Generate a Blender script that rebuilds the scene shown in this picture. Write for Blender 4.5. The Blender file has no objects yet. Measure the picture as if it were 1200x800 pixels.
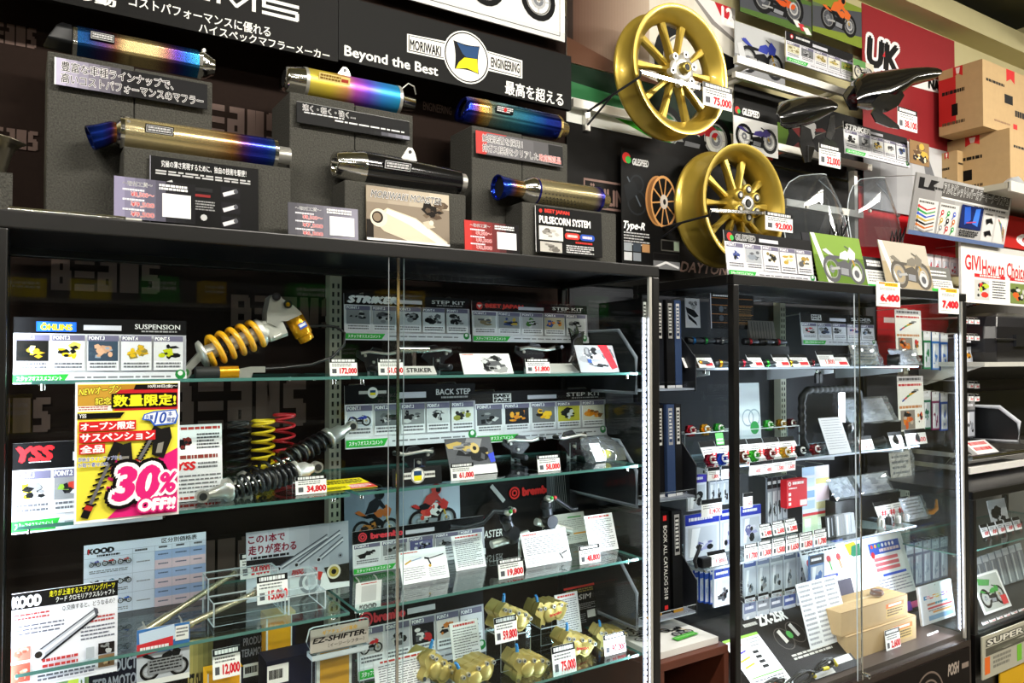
import bpy, math, random
from mathutils import Vector, Matrix, Euler
S = bpy.context.scene
COL = S.collection
random.seed(7)
PI = math.pi
# ---------------------------------------------------------------- camera, exposure, world, lights
H = 1.5; FOC = 900.0; YAW = math.radians(32.68); PITCH = math.atan(19/FOC)
cam = bpy.data.cameras.new('camera'); cam.sensor_width = 36; cam.lens = 36*FOC/1200
cam.clip_start = .02
cam_o = bpy.data.objects.new('camera', cam); COL.objects.link(cam_o)
cam_o.location = (0, 0, H); cam_o.rotation_euler = (PI/2+PITCH, 0, -YAW)
S.camera = cam_o
S.view_settings.view_transform = 'Standard'; S.view_settings.look = 'None'
S.view_settings.exposure = 0.0; S.view_settings.gamma = 1; S.view_settings.use_curve_mapping = False
try:
    S.cycles.transparent_max_bounces = 24; S.cycles.max_bounces = 8; S.cycles.glossy_bounces = 4
    S.cycles.sample_clamp_indirect = 6
except Exception: pass
W = bpy.data.worlds.new('store_air'); S.world = W; W.use_nodes = True
W.node_tree.nodes['Background'].inputs[0].default_value = (.8, .9, 1, 1)
W.node_tree.nodes['Background'].inputs[1].default_value = .05
TUBES = [(-1.2, .35, 78), (1.3, .35, 78), (3.8, .35, 74), (6.1, .35, 62), (-.2, -2.2, 50), (2.6, -2.2, 50), (5.4, -2.2, 50)]   # x, y, watts of each ceiling tube
def area(name, loc, rot, sx, sy, watt, col, parent=None, spread=PI):
    l = bpy.data.lights.new(name, 'AREA'); l.shape = 'RECTANGLE'; l.size = sx; l.size_y = sy; l.energy = watt; l.color = col; l.spread = spread
    o = bpy.data.objects.new(name, l); COL.objects.link(o); o.location = loc; o.rotation_euler = rot
    if parent: o.parent = parent
    return o
# ---------------------------------------------------------------- pixel to world (a point on a real plane)
F_ = Vector((math.sin(YAW)*math.cos(PITCH), math.cos(YAW)*math.cos(PITCH), math.sin(PITCH)))
R_ = Vector((math.cos(YAW), -math.sin(YAW), 0)); U_ = R_.cross(F_)
def ray(x, y): return F_+R_*((x-600)/FOC)+U_*((400-y)/FOC)
def at(x, y, Y): d = ray(x, y); return Vector((0, 0, H))+d*(Y/d.y)
def at_z(x, y, Z): d = ray(x, y); return Vector((0, 0, H))+d*((Z-H)/d.z)
def at_x(x, y, X): d = ray(x, y); return Vector((0, 0, H))+d*(X/d.x)
def ppm(x, Y): return (Y/ray(x, 400).y)/FOC          # metres per pixel there
# ---------------------------------------------------------------- materials
def lin(c):
    if isinstance(c, str):
        c = c.lstrip('#'); c = [int(c[i:i+2], 16)/255 for i in (0, 2, 4)]
    return tuple(x/12.92 if x <= .04045 else ((x+.055)/1.055)**2.4 for x in c[:3])+(1,)
_M = {}
def mat(c, rough=.5, metal=0.0, var=.04, scale=40, emit=0, coat=0, spec=.5, bump=0, alpha=1):
    k = (c, rough, metal, var, scale, emit, coat, spec, bump, alpha)
    if k in _M: return _M[k]
    m = bpy.data.materials.new('paint_'+c.lstrip('#')); m.use_nodes = True
    n = m.node_tree.nodes; l = m.node_tree.links; b = n['Principled BSDF']
    tx = n.new('ShaderNodeTexNoise'); tx.inputs['Scale'].default_value = scale
    tc = n.new('ShaderNodeTexCoord'); l.new(tc.outputs['Object'], tx.inputs['Vector'])
    mx = n.new('ShaderNodeMix'); mx.data_type = 'RGBA'; a = lin(c)
    mx.inputs[6].default_value = tuple(x*(1-var) for x in a[:3])+(1,); mx.inputs[7].default_value = tuple(min(1, x*(1+var)) for x in a[:3])+(1,)
    l.new(tx.outputs[0], mx.inputs[0]); l.new(mx.outputs[2], b.inputs['Base Color'])
    b.inputs['Roughness'].default_value = rough; b.inputs['Metallic'].default_value = metal
    b.inputs['Specular IOR Level'].default_value = spec; b.inputs['Coat Weight'].default_value = coat
    if alpha < 1: b.inputs['Alpha'].default_value = alpha
    if emit: b.inputs['Emission Color'].default_value = a; b.inputs['Emission Strength'].default_value = emit
    if bump:
        bp = n.new('ShaderNodeBump'); bp.inputs['Strength'].default_value = bump; bp.inputs['Distance'].default_value = .004
        l.new(tx.outputs[0], bp.inputs['Height']); l.new(bp.outputs[0], b.inputs['Normal'])
    _M[k] = m
    return m
def ink(c):
    v = [int(c[i:i+2], 16) for i in (1, 3, 5)]
    if max(v) < 0x50: c = '#%02x%02x%02x' % tuple(int(x*.5) for x in v)      # deep printing black
    return mat(c, .55, var=.02, spec=.12)
def burn(stops, rough=.22, metal=.9):                 # heat-tinted metal, coloured along the can's own length
    m = bpy.data.materials.new('heat_tinted_metal'); m.use_nodes = True
    n = m.node_tree.nodes; l = m.node_tree.links; b = n['Principled BSDF']
    tc = n.new('ShaderNodeTexCoord'); sp = n.new('ShaderNodeSeparateXYZ'); r = n.new('ShaderNodeValToRGB')
    nz = n.new('ShaderNodeTexNoise'); nz.inputs['Scale'].default_value = 6; ad = n.new('ShaderNodeMath'); ad.operation = 'MULTIPLY_ADD'
    ad.inputs[1].default_value = .05
    l.new(tc.outputs['Generated'], sp.inputs[0]); l.new(tc.outputs['Generated'], nz.inputs[0])
    l.new(nz.outputs[0], ad.inputs[0]); l.new(sp.outputs[0], ad.inputs[2]); l.new(ad.outputs[0], r.inputs[0])
    e = r.color_ramp.elements
    while len(e) < len(stops): e.new(.5)
    for i, (p, c) in enumerate(stops): e[i].position = p; e[i].color = lin(c)
    l.new(r.outputs[0], b.inputs['Base Color']); b.inputs['Metallic'].default_value = metal; b.inputs['Roughness'].default_value = rough
    return m
def glass_mat(name, tint, refl=.05, haze=0, graze=.9):          # clear sheet: see-through, mirror more at a graze
    m = bpy.data.materials.new(name); m.use_nodes = True
    n = m.node_tree.nodes; l = m.node_tree.links; n.clear()
    out = n.new('ShaderNodeOutputMaterial'); mx = n.new('ShaderNodeMixShader'); t = n.new('ShaderNodeBsdfTransparent'); g = n.new('ShaderNodeBsdfGlossy')
    lw = n.new('ShaderNodeLayerWeight'); lw.inputs[0].default_value = .5
    p = n.new('ShaderNodeMath'); p.operation = 'POWER'; p.inputs[1].default_value = 4
    q = n.new('ShaderNodeMath'); q.operation = 'MULTIPLY_ADD'; q.inputs[1].default_value = graze; q.inputs[2].default_value = refl
    t.inputs[0].default_value = tint+(1,); g.inputs['Roughness'].default_value = .01; g.inputs[0].default_value = (1, 1, 1, 1)
    l.new(lw.outputs['Facing'], p.inputs[0]); l.new(p.outputs[0], q.inputs[0]); l.new(q.outputs[0], mx.inputs[0])
    l.new(t.outputs[0], mx.inputs[1]); l.new(g.outputs[0], mx.inputs[2])
    if haze:
        d = n.new('ShaderNodeBsdfDiffuse'); d.inputs[0].default_value = (.8, .85, .9, 1); m2 = n.new('ShaderNodeMixShader'); m2.inputs[0].default_value = haze
        l.new(mx.outputs[0], m2.inputs[1]); l.new(d.outputs[0], m2.inputs[2]); l.new(m2.outputs[0], out.inputs[0])
    else: l.new(mx.outputs[0], out.inputs[0])
    return m
GLASS = glass_mat('clear_glass', (.97, .99, .985), .012, 0, .7)
SHELFG = glass_mat('shelf_glass', (.84, .93, .92), .03, 0, .6)
ACRYL = glass_mat('clear_acrylic', (.96, .975, .98), .02, 0, .25)
SMOKE = glass_mat('tinted_acrylic', (.84, .86, .88), .03, .025, .6)
POLYB = glass_mat('plastic_bag', (.93, .94, .96), .1, .08)
GEDGE = mat('#4f7f78', .15, spec=.8)
AEDGE = mat('#c9d3d8', .15, spec=.8)
BLACK = mat('#0e0d0c', .35, scale=90); SATIN = mat('#17161a', .3); CHROME = mat('#e2e0da', .12, 1.0); STEEL = mat('#cbc9c2', .3, .75)
ALU = mat('#d2d0c8', .38, .6); GUN = mat('#4a4b50', .35, .9); WHITE = mat('#eceae4', .5); RUBBER = mat('#151515', .6)
GOLD = mat('#b59b3e', .33, .55, coat=.3); GOLDB = mat('#c79a18', .25, .7); CALI = mat('#c6b268', .38, .55)
FOAM = mat('#464540', .95, var=.75, scale=260, bump=.6, spec=.2)
BROWN = mat('#2b2019', .8, var=.1, scale=60)
# ---------------------------------------------------------------- mesh building
def V(*a): return Vector(a)
def frame(d):
    d = Vector(d).normalized(); a = Vector((0, 0, 1)) if abs(d.z) < .95 else Vector((0, 1, 0))
    u = d.cross(a).normalized(); return d, u, d.cross(u)
class MB:
    def __init__(s): s.v = []; s.f = []; s.m = []; s.sm = []; s.mats = []
    def mi(s, m):
        if m not in s.mats: s.mats.append(m)
        return s.mats.index(m)
    def add(s, vs, fs, m, smooth=False):
        o = len(s.v); k = s.mi(m); s.v += [tuple(x) for x in vs]
        for f in fs: s.f.append([i+o for i in f]); s.m.append(k); s.sm.append(smooth)
        return s
    def box(s, a, b, m, R=None, edge=None):            # corners a, b; R turns it about its centre
        a, b = Vector(a), Vector(b); c = (a+b)/2; h = (b-a)/2
        vs = [Vector((x*h.x, y*h.y, z*h.z)) for x in (-1, 1) for y in (-1, 1) for z in (-1, 1)]
        if R: vs = [R @ v for v in vs]
        s.add([v+c for v in vs], [(0, 1, 3, 2), (4, 6, 7, 5), (0, 4, 5, 1), (2, 3, 7, 6), (0, 2, 6, 4), (1, 5, 7, 3)], m)
        if edge:
            k = s.mi(edge)
            for i in edge_faces(h): s.m[-6+i] = k
        return s
    def loft(s, rings, m, caps=True, smooth=True):
        n = len(rings[0]); vs = [p for r in rings for p in r]; fs = []
        for i in range(len(rings)-1):
            for j in range(n): fs.append((i*n+j, i*n+(j+1) % n, (i+1)*n+(j+1) % n, (i+1)*n+j))
        s.add(vs, fs, m, smooth)
        if caps: s.add(rings[0], [tuple(range(n))[::-1]], m); s.add(rings[-1], [tuple(range(n))], m)
        return s
    def cyl(s, p, q, r, m, r2=None, n=20, caps=True):
        p, q = Vector(p), Vector(q); d, u, w = frame(q-p); r2 = r if r2 is None else r2
        ring = lambda c, r: [c+(u*math.cos(t)+w*math.sin(t))*r for t in (2*PI*i/n for i in range(n))]
        return s.loft([ring(p, r), ring(q, r2)], m, caps)
    def lathe(s, p, d, prof, m, n=32, caps=False, smooth=True):   # prof: (along d, radius)
        p = Vector(p); d, u, w = frame(d)
        return s.loft([[p+d*a+(u*math.cos(2*PI*i/n)+w*math.sin(2*PI*i/n))*max(r, 1e-5) for i in range(n)] for a, r in prof], m, caps, smooth)
    def tube(s, pts, r, m, n=8, closed=False, caps=True):
        pts = [Vector(p) for p in pts]; rings = []; w = None
        for i, p in enumerate(pts):
            a = pts[i-1] if i or closed else p; b = pts[(i+1) % len(pts)] if i < len(pts)-1 or closed else p
            d = (b-a).normalized()
            if w is None: d, u, w = frame(d)
            else:
                u = d.cross(w).normalized() if False else (w.cross(d)).normalized(); w = d.cross(u).normalized()
            rr = r[i] if isinstance(r, (list, tuple)) else r
            rings.append([p+(u*math.cos(2*PI*k/n)+w*math.sin(2*PI*k/n))*rr for k in range(n)])
        if closed: rings.append(rings[0])
        return s.loft(rings, m, caps and not closed)
    def coil(s, p, q, R, r, turns, m, n=7, seg=18):
        p, q = Vector(p), Vector(q); d, u, w = frame(q-p); N = int(turns*seg)
        return s.tube([p+(q-p)*(i/N)+(u*math.cos(2*PI*i/seg)+w*math.sin(2*PI*i/seg))*R for i in range(N+1)], r, m, n)
    def prism(s, poly, o, ux, uy, depth, m, me=None):   # a flat outline pushed to a thickness
        o, ux, uy = Vector(o), Vector(ux), Vector(uy); nz = ux.cross(uy).normalized()*depth; n = len(poly)
        a = [o+ux*x+uy*y for x, y in poly]; b = [p+nz for p in a]
        s.add(a+b, [tuple(range(n))[::-1], tuple(range(n, 2*n))], m)
        s.add(a+b, [(i, (i+1) % n, n+(i+1) % n, n+i) for i in range(n)], me or m)
        return s
    def ball(s, c, r, m, n=12, sx=1, sy=1, sz=1):
        c = Vector(c); rings = []
        for i in range(n//2+1):
            t = PI*i/(n//2); rings.append([c+Vector((math.sin(t)*math.cos(2*PI*k/n)*r*sx, math.sin(t)*math.sin(2*PI*k/n)*r*sy, -math.cos(t)*r*sz)) for k in range(n)])
        return s.loft(rings, m, False)
    def build(s, name, parent=None, off=None, bevel=0):
        me = bpy.data.meshes.new(name)
        o3 = Vector(off) if off is not None else (wloc(parent) if parent else None)
        vs = [tuple(Vector(v)-o3) for v in s.v] if o3 is not None else s.v
        me.from_pydata(vs, [], s.f)
        for m in s.mats: me.materials.append(m)
        me.polygons.foreach_set('material_index', s.m); me.polygons.foreach_set('use_smooth', s.sm); me.update()
        o = bpy.data.objects.new(name, me); COL.objects.link(o)
        if parent: o.parent = parent
        elif off is not None: o.location = off
        if bevel:
            b = o.modifiers.new('soft_edges', 'BEVEL'); b.width = bevel; b.segments = 2; b.limit_method = 'ANGLE'
        return o
def clear_stand(a, b, n=2):                              # bridge of three clear plates: front, top, back
    a, b = Vector(a), Vector(b); m = MB(); t_ = .003
    m.box((a.x, a.y, a.z), (b.x, a.y+t_, b.z-t_), ACRYL, edge=AEDGE).box((a.x, a.y, b.z-t_), (b.x, b.y, b.z), ACRYL, edge=AEDGE).box((a.x, b.y-t_, a.z), (b.x, b.y, b.z-t_), ACRYL, edge=AEDGE)
    return m
def edge_faces(h):                                      # faces of a slab that are its thin edges
    k = min(range(3), key=lambda i: h[i]); return [[2, 3, 4, 5], [0, 1, 4, 5], [0, 1, 2, 3]][k]
def wloc(o):
    v = Vector((0, 0, 0))
    while o: v += o.location; o = o.parent
    return v
def tag(o, label, cat, group=None, kind=None):
    o['label'] = label; o['category'] = cat
    if group: o['group'] = group
    if kind: o['kind'] = kind
    return o
def thing(name, label, cat, loc, group=None):
    o = bpy.data.objects.new(name, None); COL.objects.link(o); o.location = loc; o.empty_display_size = .05
    return tag(o, label, cat, group)
def solo(name, label, cat, mb, loc, group=None, bevel=0): return tag(mb.build(name, None, loc, bevel), label, cat, group)
def struct(name, mb, **k): o = mb.build(name, **k); o['kind'] = 'structure'; return o
def dup(root, loc, label=None, group=None, rz=None):
    r = root.copy(); COL.objects.link(r); r.location = loc
    if rz is not None: r.rotation_euler.z = rz
    if label: r['label'] = label
    if group: r['group'] = group
    for ch in list(root.children):
        c = ch.copy(); COL.objects.link(c); c.parent = r
        for g in ch.children: d = g.copy(); COL.objects.link(d); d.parent = c
    return r
# ---------------------------------------------------------------- printed panels
_T = {}
def glyphs(s, bold=0.0, shear=0.0):
    k = (s, bold, shear)
    if k in _T: return _T[k]
    c = bpy.data.curves.new('lettering', 'FONT'); c.body = s; c.resolution_u = 2 if len(s) > 6 else 3; c.offset = bold; c.shear = shear; c.align_x = 'LEFT'
    o = bpy.data.objects.new('lettering', c); COL.objects.link(o)
    dg = bpy.context.evaluated_depsgraph_get(); me = bpy.data.meshes.new_from_object(o.evaluated_get(dg))
    vs = [v.co[:2] for v in me.vertices]; fs = [tuple(p.vertices) for p in me.polygons]
    bpy.data.objects.remove(o); bpy.data.curves.remove(c); bpy.data.meshes.remove(me)
    if not vs: vs = [(0, 0), (1, 0), (0, 1)]
    bb = (min(v[0] for v in vs), min(v[1] for v in vs), max(v[0] for v in vs), max(v[1] for v in vs))
    _T[k] = (vs, fs, bb); return _T[k]
class Panel:
    """A board of real size w x h whose front carries flat print; coordinates in percent, x to the right and y down."""
    def __init__(p, w, h, bg='#ffffff', th=.003, m=None, edge=None):
        p.w, p.h, p.mb, p.k = w, h, MB(), 0; p.rnd = random.Random(int(w*1e5+h*1e4))
        p.mb.box((0, 0, 0), (w, th, h), m or ink(bg), edge=edge)
    def xy(p, x, y): return (x/100*p.w, -p.k, p.h-y/100*p.h)
    def poly(p, pts, m):
        p.k += .00006; p.mb.add([p.xy(*q) for q in pts], [tuple(range(len(pts)))], ink(m) if isinstance(m, str) else m); return p
    P = poly
    def R(p, x0, y0, x1, y1, m): return p.poly([(x0, y1), (x1, y1), (x1, y0), (x0, y0)], m)
    def G(p, x0, y0, x1, y1, a, b, n=8):
        a = [int(a[i:i+2], 16) for i in (1, 3, 5)]; b = [int(b[i:i+2], 16) for i in (1, 3, 5)]
        for i in range(n):
            t = i/(n-1); c = '#%02x%02x%02x' % tuple(int(u+(v-u)*t) for u, v in zip(a, b))
            p.R(x0+(x1-x0)*i/n, y0, x0+(x1-x0)*(i+1)/n, y1, c); p.k -= .00006
        p.k += .00006; return p
    def C(p, cx, cy, r, m, n=20, a0=0, a1=360):          # radius in percent of height
        ax = p.h/p.w
        pts = [(cx+r*ax*math.cos(math.radians(a0+(a1-a0)*i/n)), cy-r*math.sin(math.radians(a0+(a1-a0)*i/n))) for i in range(n+(a1-a0 < 360))]
        return p.poly(pts[::1], m)
    def O(p, cx, cy, r, r0, m, n=20):
        ax = p.h/p.w; p.k += .00006
        pts = [p.xy(cx+q*ax*math.cos(2*PI*i/n), cy-q*math.sin(2*PI*i/n)) for q in (r0, r) for i in range(n)]
        p.mb.add(pts, [(i, (i+1) % n, n+(i+1) % n, n+i) for i in range(n)], ink(m)); return p
    def L(p, x0, y0, x1, y1, w, m):                       # stroke, width in percent of height
        dx, dy = (x1-x0)*p.w, (y1-y0)*p.h; l = math.hypot(dx, dy) or 1; nx, ny = -dy/l*w/2*p.h/p.w, dx/l*w/2
        return p.poly([(x0+nx, y0+ny), (x1+nx, y1+ny), (x1-nx, y1-ny), (x0-nx, y0-ny)][::-1], m)
    def T(p, s, x0, y0, x1, y1, m, b=0, oc=None, ow=.05, sh=0, dy=0):   # lettering fitted to a box; dy raises the right end
        vs, fs, bb = glyphs(s, 0, sh); w, h = bb[2]-bb[0], bb[3]-bb[1]; sx = (x1-x0)/w; sy = (y1-y0)/h
        def put(c, offs):
            p.k += .00006; c = ink(c)
            for ox, oy in offs: p.k += .00002; p.mb.add([p.xy(x0+(x+ox-bb[0])*sx, y1-(y+oy-bb[1])*sy-dy*(x-bb[0])/w) for x, y in vs], fs, c)
        if oc:
            r = b*1.4+ow*1.3; nn = 8 if r < .08 else 16; put(oc, [(r*math.cos(2*PI*q/nn), r*math.sin(2*PI*q/nn)) for q in range(nn)])
        r = b*1.3; put(m, [(0, 0)] if b < .004 else [(r, 0), (-r, 0), (0, r*.8), (0, -r*.8)])
        return p
    def F(p, x0, y0, x1, y1, n, m, fill=.5):              # lines of print too small to read
        st = (y1-y0)/n; h = st*fill; p.k += .00006; q = []
        for i in range(n):
            x = x0; e = x1-(p.rnd.random()*.3*(x1-x0) if i % 3 == 2 else 0)
            while x < e:
                x2 = min(e, x+(x1-x0)*(.04+.12*p.rnd.random())); q += [p.xy(x, y0+i*st+h), p.xy(x2, y0+i*st+h), p.xy(x2, y0+i*st), p.xy(x, y0+i*st)]; x = x2+(x1-x0)*.02
        p.mb.add(q, [(i, i+1, i+2, i+3) for i in range(0, len(q), 4)], ink(m)); return p
    def blob(p, x0, y0, x1, y1, cols, n=7):
        n = int(n*1.7)               # a small product picture: facets of the product's colours
        for i in range(n):
            cx = x0+(x1-x0)*(.2+.6*p.rnd.random()); cy = y0+(y1-y0)*(.2+.6*p.rnd.random()); k = p.rnd.choice((4, 5, 7)); a0 = p.rnd.random()*6
            q = .62 if i > n*.45 else 1.1; rx = (x1-x0)*(.08+.17*p.rnd.random())*q; ry = (y1-y0)*(.08+.17*p.rnd.random())*q
            p.poly([(min(x1, max(x0, cx+rx*math.cos(a0-2*PI*j/k))), min(y1, max(y0, cy+ry*math.sin(a0-2*PI*j/k)))) for j in range(k)], cols[i % len(cols)])
        return p
    def bike(p, x0, y0, x1, y1, c='#2a3a9a', c2='#1a1a1c', rider=None, flip=False):   # printed side view of a motorcycle
        X = lambda a: x0+(x1-x0)*(1-a if flip else a); Y = lambda b: y1-(y1-y0)*b
        rr = .21*min((x1-x0)*p.w/1.55, (y1-y0)*p.h)/p.h*100 if False else .205*(x1-x0)*p.w/p.h
        q = lambda pts, m: p.poly([(X(a), Y(b)) for a, b in (pts[::-1] if flip else pts)], m)
        wy = y1-rr
        for a in (.2, .8): p.O(X(a), wy, rr, rr*.72, c2); p.O(X(a), wy, rr*.7, rr*.62, '#8a8a88'); p.O(X(a), wy, rr*.3, rr*.12, '#777a80', 10); p.L(X(a), wy-rr*.7, X(a), wy+rr*.7, .5, '#999'+'999'); p.L(X(a)-rr*.6*p.h/p.w, wy, X(a)+rr*.6*p.h/p.w, wy, .5, '#999999')
        q([(.34, .2), (.64, .16), (.68, .45), (.56, .58), (.36, .5)], c2); q([(.4, .22), (.58, .2), (.6, .36), (.42, .38)], '#8b8d92')
        q([(.18, .3), (.4, .34), (.38, .4), (.18, .36)], '#a7a8a8')
        q([(.06, .74), (.3, .58), (.46, .6), (.44, .66), (.28, .67), (.1, .82)], c2); q([(.42, .6), (.62, .58), (.7, .74), (.6, .82), (.46, .74)], c)
        q([(.04, .78), (.16, .68), (.3, .66), (.14, .82)], c); p.L(X(.8), wy, X(.68), Y(.84), 3.2*rr/20, '#b8922c'); q([(.66, .6), (.8, .6), (.84, .78), (.72, .92), (.66, .8)], c)
        p.L(X(.7), Y(.86), X(.6), Y(.93), 2*rr/20, c2); p.O(X(.8), wy, rr*.42, rr*.3, '#b9b9b9', 12)
        if rider:
            q([(.26, .7), (.5, .74), (.62, .98), (.5, 1.12), (.36, 1.02)], rider); q([(.5, 1.02), (.6, 1.06), (.72, .84), (.66, .8), (.56, .92)], rider); q([(.3, .7), (.46, .7), (.6, .5), (.54, .36), (.46, .4), (.5, .5)], c2)
            p.C(X(.58), Y(1.2), 18*rr/34, rider); p.C(X(.62), Y(1.18), 9*rr/34, '#1b1b22')
        return p
    def u(p, x, y):                                       # percent coordinates of a photo pixel on this board
        q = at(x, y, p.org[1]); return ((q.x-p.org[0])/p.w*100, (p.org[2]+p.h-q.z)/p.h*100)
    def TT(p, s, x0, y0, x1, y1, m, **k): return p.T(s, *p.u(x0, y0), *p.u(x1, y1), m, **k)
    def TL(p, s, x0, yt, yb, x1, m, **k):                  # lettering from its left end's top and bottom to its right end
        (a, b), (_, c), (e, _) = p.u(x0, yt), p.u(x0, yb), p.u(x1, yb); return p.T(s, a, b, e, c, m, **k)
    def RR(p, x0, y0, x1, y1, m): return p.R(*p.u(x0, y0), *p.u(x1, y1), m)
    def PP(p, pts, m): return p.poly([p.u(*q) for q in pts], m)
    def LL(p, x0, y0, x1, y1, w, m): return p.L(*p.u(x0, y0), *p.u(x1, y1), w, m)
    def FF(p, x0, y0, x1, y1, n, m, fill=.5): return p.F(*p.u(x0, y0), *p.u(x1, y1), n, m, fill)
    def wide(p, s, x0, y0, x1, y1, m):                     # broad squarish capitals drawn as bars
        w = (x1-x0)/len(s); t = (y1-y0)*.2; k = p.h/p.w
        tx = t*k*1.1; yc = (y0+y1)/2
        for i, ch in enumerate(s):
            a = x0+i*w; b = a+w*.86; r = []
            if ch == 'B': r = [(a, y0, b-tx*.4, y0+t), (a, yc-t/2, b, yc+t/2), (a, y1-t, b, y1), (a, y0, a+tx, y1), (b-tx, y0+t*.4, b-tx*.2, yc), (b-tx, yc, b, y1-t*.4)]
            if ch == 'E': r = [(a, y0, b, y0+t), (a, yc-t/2, b, yc+t/2), (a, y1-t, b, y1)]
            if ch == 'A': r = [(a+tx*.3, y0, b, y0+t), (a, yc-t/2, b-tx, yc+t/2), (a, y1-t, b, y1), (b-tx, y0, b, y1), (a, yc, a+tx, y1)]
            if ch == 'S': r = [(a+tx*.3, y0, b, y0+t), (a, yc-t/2, b-tx*.3, yc+t/2), (a, y1-t, b-tx*.3, y1), (a, y0+t*.3, a+tx, yc), (b-tx, yc, b, y1-t*.3)]
            if ch == 'M':
                r = [(a, y0, a+tx, y1), (b-tx, y0, b, y1)]; c = (a+b)/2
                p.poly([(a+tx*.2, y0), (a+tx*1.2, y0), (c, y1-t), (b-tx*1.2, y0), (b-tx*.2, y0), (c+tx*.3, y1), (c-tx*.3, y1)], m)
            for q in r: p.R(*q, m)
        return p
    def place(p, name, loc, tilt=0, yaw=0, roll=0, parent=None, label=None, cat=None, group=None):
        o = p.mb.build(name); o.rotation_euler = Euler((-tilt, roll, yaw), 'XYZ')
        o.location = loc
        if parent: o.parent = parent; o.location = Vector(loc)-wloc(parent)
        if label: tag(o, label, cat, group)
        return o
def card(name, label, cat, x0, y0, x1, y1, Y, draw=None, bg='#ffffff', tilt=0, th=.003, group=None, on=None, parent=None, m=None, yaw=0, roll=0, hang=0):
    """A flat board parallel to the wall at distance Y, seen from pixel (x0,y0) top left to (x1,y1) bottom right."""
    a, b = at(x0, y0, Y), at(x1, y1, Y); z = on+.001 if on is not None else b.z
    p = Panel(b.x-a.x, (a.z-z)/math.cos(tilt), bg, th, m); p.org = (a.x, Y, z)
    if draw: draw(p)
    if parent: return p.place(name, (a.x, Y, z), tilt, yaw, roll, parent)
    o = p.place(name, (a.x, Y, z), tilt, yaw, roll, None, label, cat, group)
    if hang:                                             # wire hooks that carry the board from the wall or the back of the case
        yb = hang if hang > 1 else WY; dt = p.h*math.sin(tilt); zz = p.h*math.cos(tilt)-.004
        for k in (.15, .85): MB().tube([(p.w*k, th, p.h-.004), (p.w*k, th+.01, p.h+.004), (p.w*k, max(th+.02, yb-Y-dt), p.h+.004)], .0018, STEEL, 6).build('hanger', o, off=(0, 0, 0))
    return o
def price(num, label, x0, y0, x1, y1, Y, on=None, tilt=.15, hd='#1a1a1a', yaw=0, name='price_tag', group='shelf price tags'):
    def d(p):
        p.R(0, 0, 100, 24, hd); p.F(8, 5, 92, 22, 1, '#e8e8e8', .8); p.F(8, 30, 80, 52, 2, '#777777'); p.R(8, 60, 24, 86, '#55555a')
        p.T(num, 36, 56, 97, 92, '#d8202c', .045)
    return card(name, label, 'price tag', x0, y0, x1, y1, Y, d, '#f6f5f1', tilt, .002, group, on, yaw=yaw)
GREEN = '#2fae3c'
def points(logo, tiles, right=None, pill=True, head=.24, dark='#141214', tab=True):
    """The shop's display board: dark header with the maker's mark, a row of captioned pictures, a comment strip with a green tab."""
    def d(p):
        h = head*100; n = len(tiles); p.R(0, 0, 100, h, dark); p.G(0, h, 100, 84, '#f0f0f4', '#aaaab2', 6)
        logo(p)
        if pill: p.R(38, h*.42, 60, h*.75, '#c9c9d2')
        if right: p.T(right, 68, h*.3, 96, h*.62, '#d8d8d8', .01); p.F(72, h*.72, 94, h*.92, 1, '#9a9a9a')
        w = 98/n
        for i, (bg, cols) in enumerate(tiles):
            a = 1+i*w; b = a+w*.93; p.R(a, h+2, b, 81, '#e6e6ea'); p.R(a, h+2, b, h+11, '#6c6880'); p.T('POINT.%d' % (i+1), a+.8, h+3.5, a+w*.5, h+9, '#ffffff', .02)
            p.R(a+.5, h+11, b-.5, 66, bg)
            if cols == 'bike': p.bike(a+1, h+16, b-1, 65, '#26358f')
            elif cols == 'redbike': p.bike(a+1, h+16, b-1, 65, '#c22a30')
            else: p.blob(a+1, h+12, b-1, 65, cols)
            p.F(a+1.5, 68.5, b-1.5, 79, 2, '#6a6a70')
        p.R(0, 84, 100, 100, '#d9d9df')
        if tab: p.P([(0, 98), (27, 98), (30, 86), (0, 86)], GREEN); p.T('スタッフオススメコメント', 2, 88.5, 26, 95.5, '#ffffff', .02)
        p.F(33, 90, 90, 95, 1, '#77777c'); p.C(96, 88, 8, '#23803a', 12); p.C(96, 86, 4, '#dfe9df', 8)
    return d
# ================================================================ the setting
WY = 2.26                                              # the shop wall
WALL = mat('#bdb488', .8, var=.08, scale=5); CEIL = mat('#6f6b4c', .8, var=.08, scale=8)
def slab(name, a, b, m): return struct(name, MB().box(a, b, m))
slab('floor', (-5, -7, -.1), (10, 3, 0), mat('#8d8a80', .35, var=.1, scale=3))
slab('wall_back', (-5, WY, 0), (10, WY+.12, 3.5), WALL)
slab('wall_left', (-5.1, -7, 0), (-5, 3, 3.6), mat('#57544a', .8)); slab('wall_right', (10, -7, 0), (10.1, 3, 3.6), mat('#8a865f', .8))
slab('wall_front', (-5, -7.1, 0), (10, -7, 3.6), mat('#3a3a3a', .8))
slab('ceiling', (-5, -7, 3.62), (10, 3, 3.72), CEIL)
t = MB()
for i in range(24): t.box((-5, -6.6+i*.37, 3.56), (10, -6.42+i*.37, 3.63), CEIL)
struct('trim_1', t)                                   # ribs of the metal deck
t = MB()
for x in (3.2, 5.1, 7.0, 9.0): t.box((x, -6.9, 3.36), (x+.06, WY, 3.5), WALL); t.box((x-.05, -6.9, 3.34), (x+.11, WY, 3.36), WALL)
struct('trim_2', t)                                   # joists under the deck
struct('trim_3', MB().box((-5, WY-.1, 3.3), (10, WY, 3.42), WALL).box((-5, WY-.13, 3.28), (10, WY, 3.31), WALL))
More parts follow.
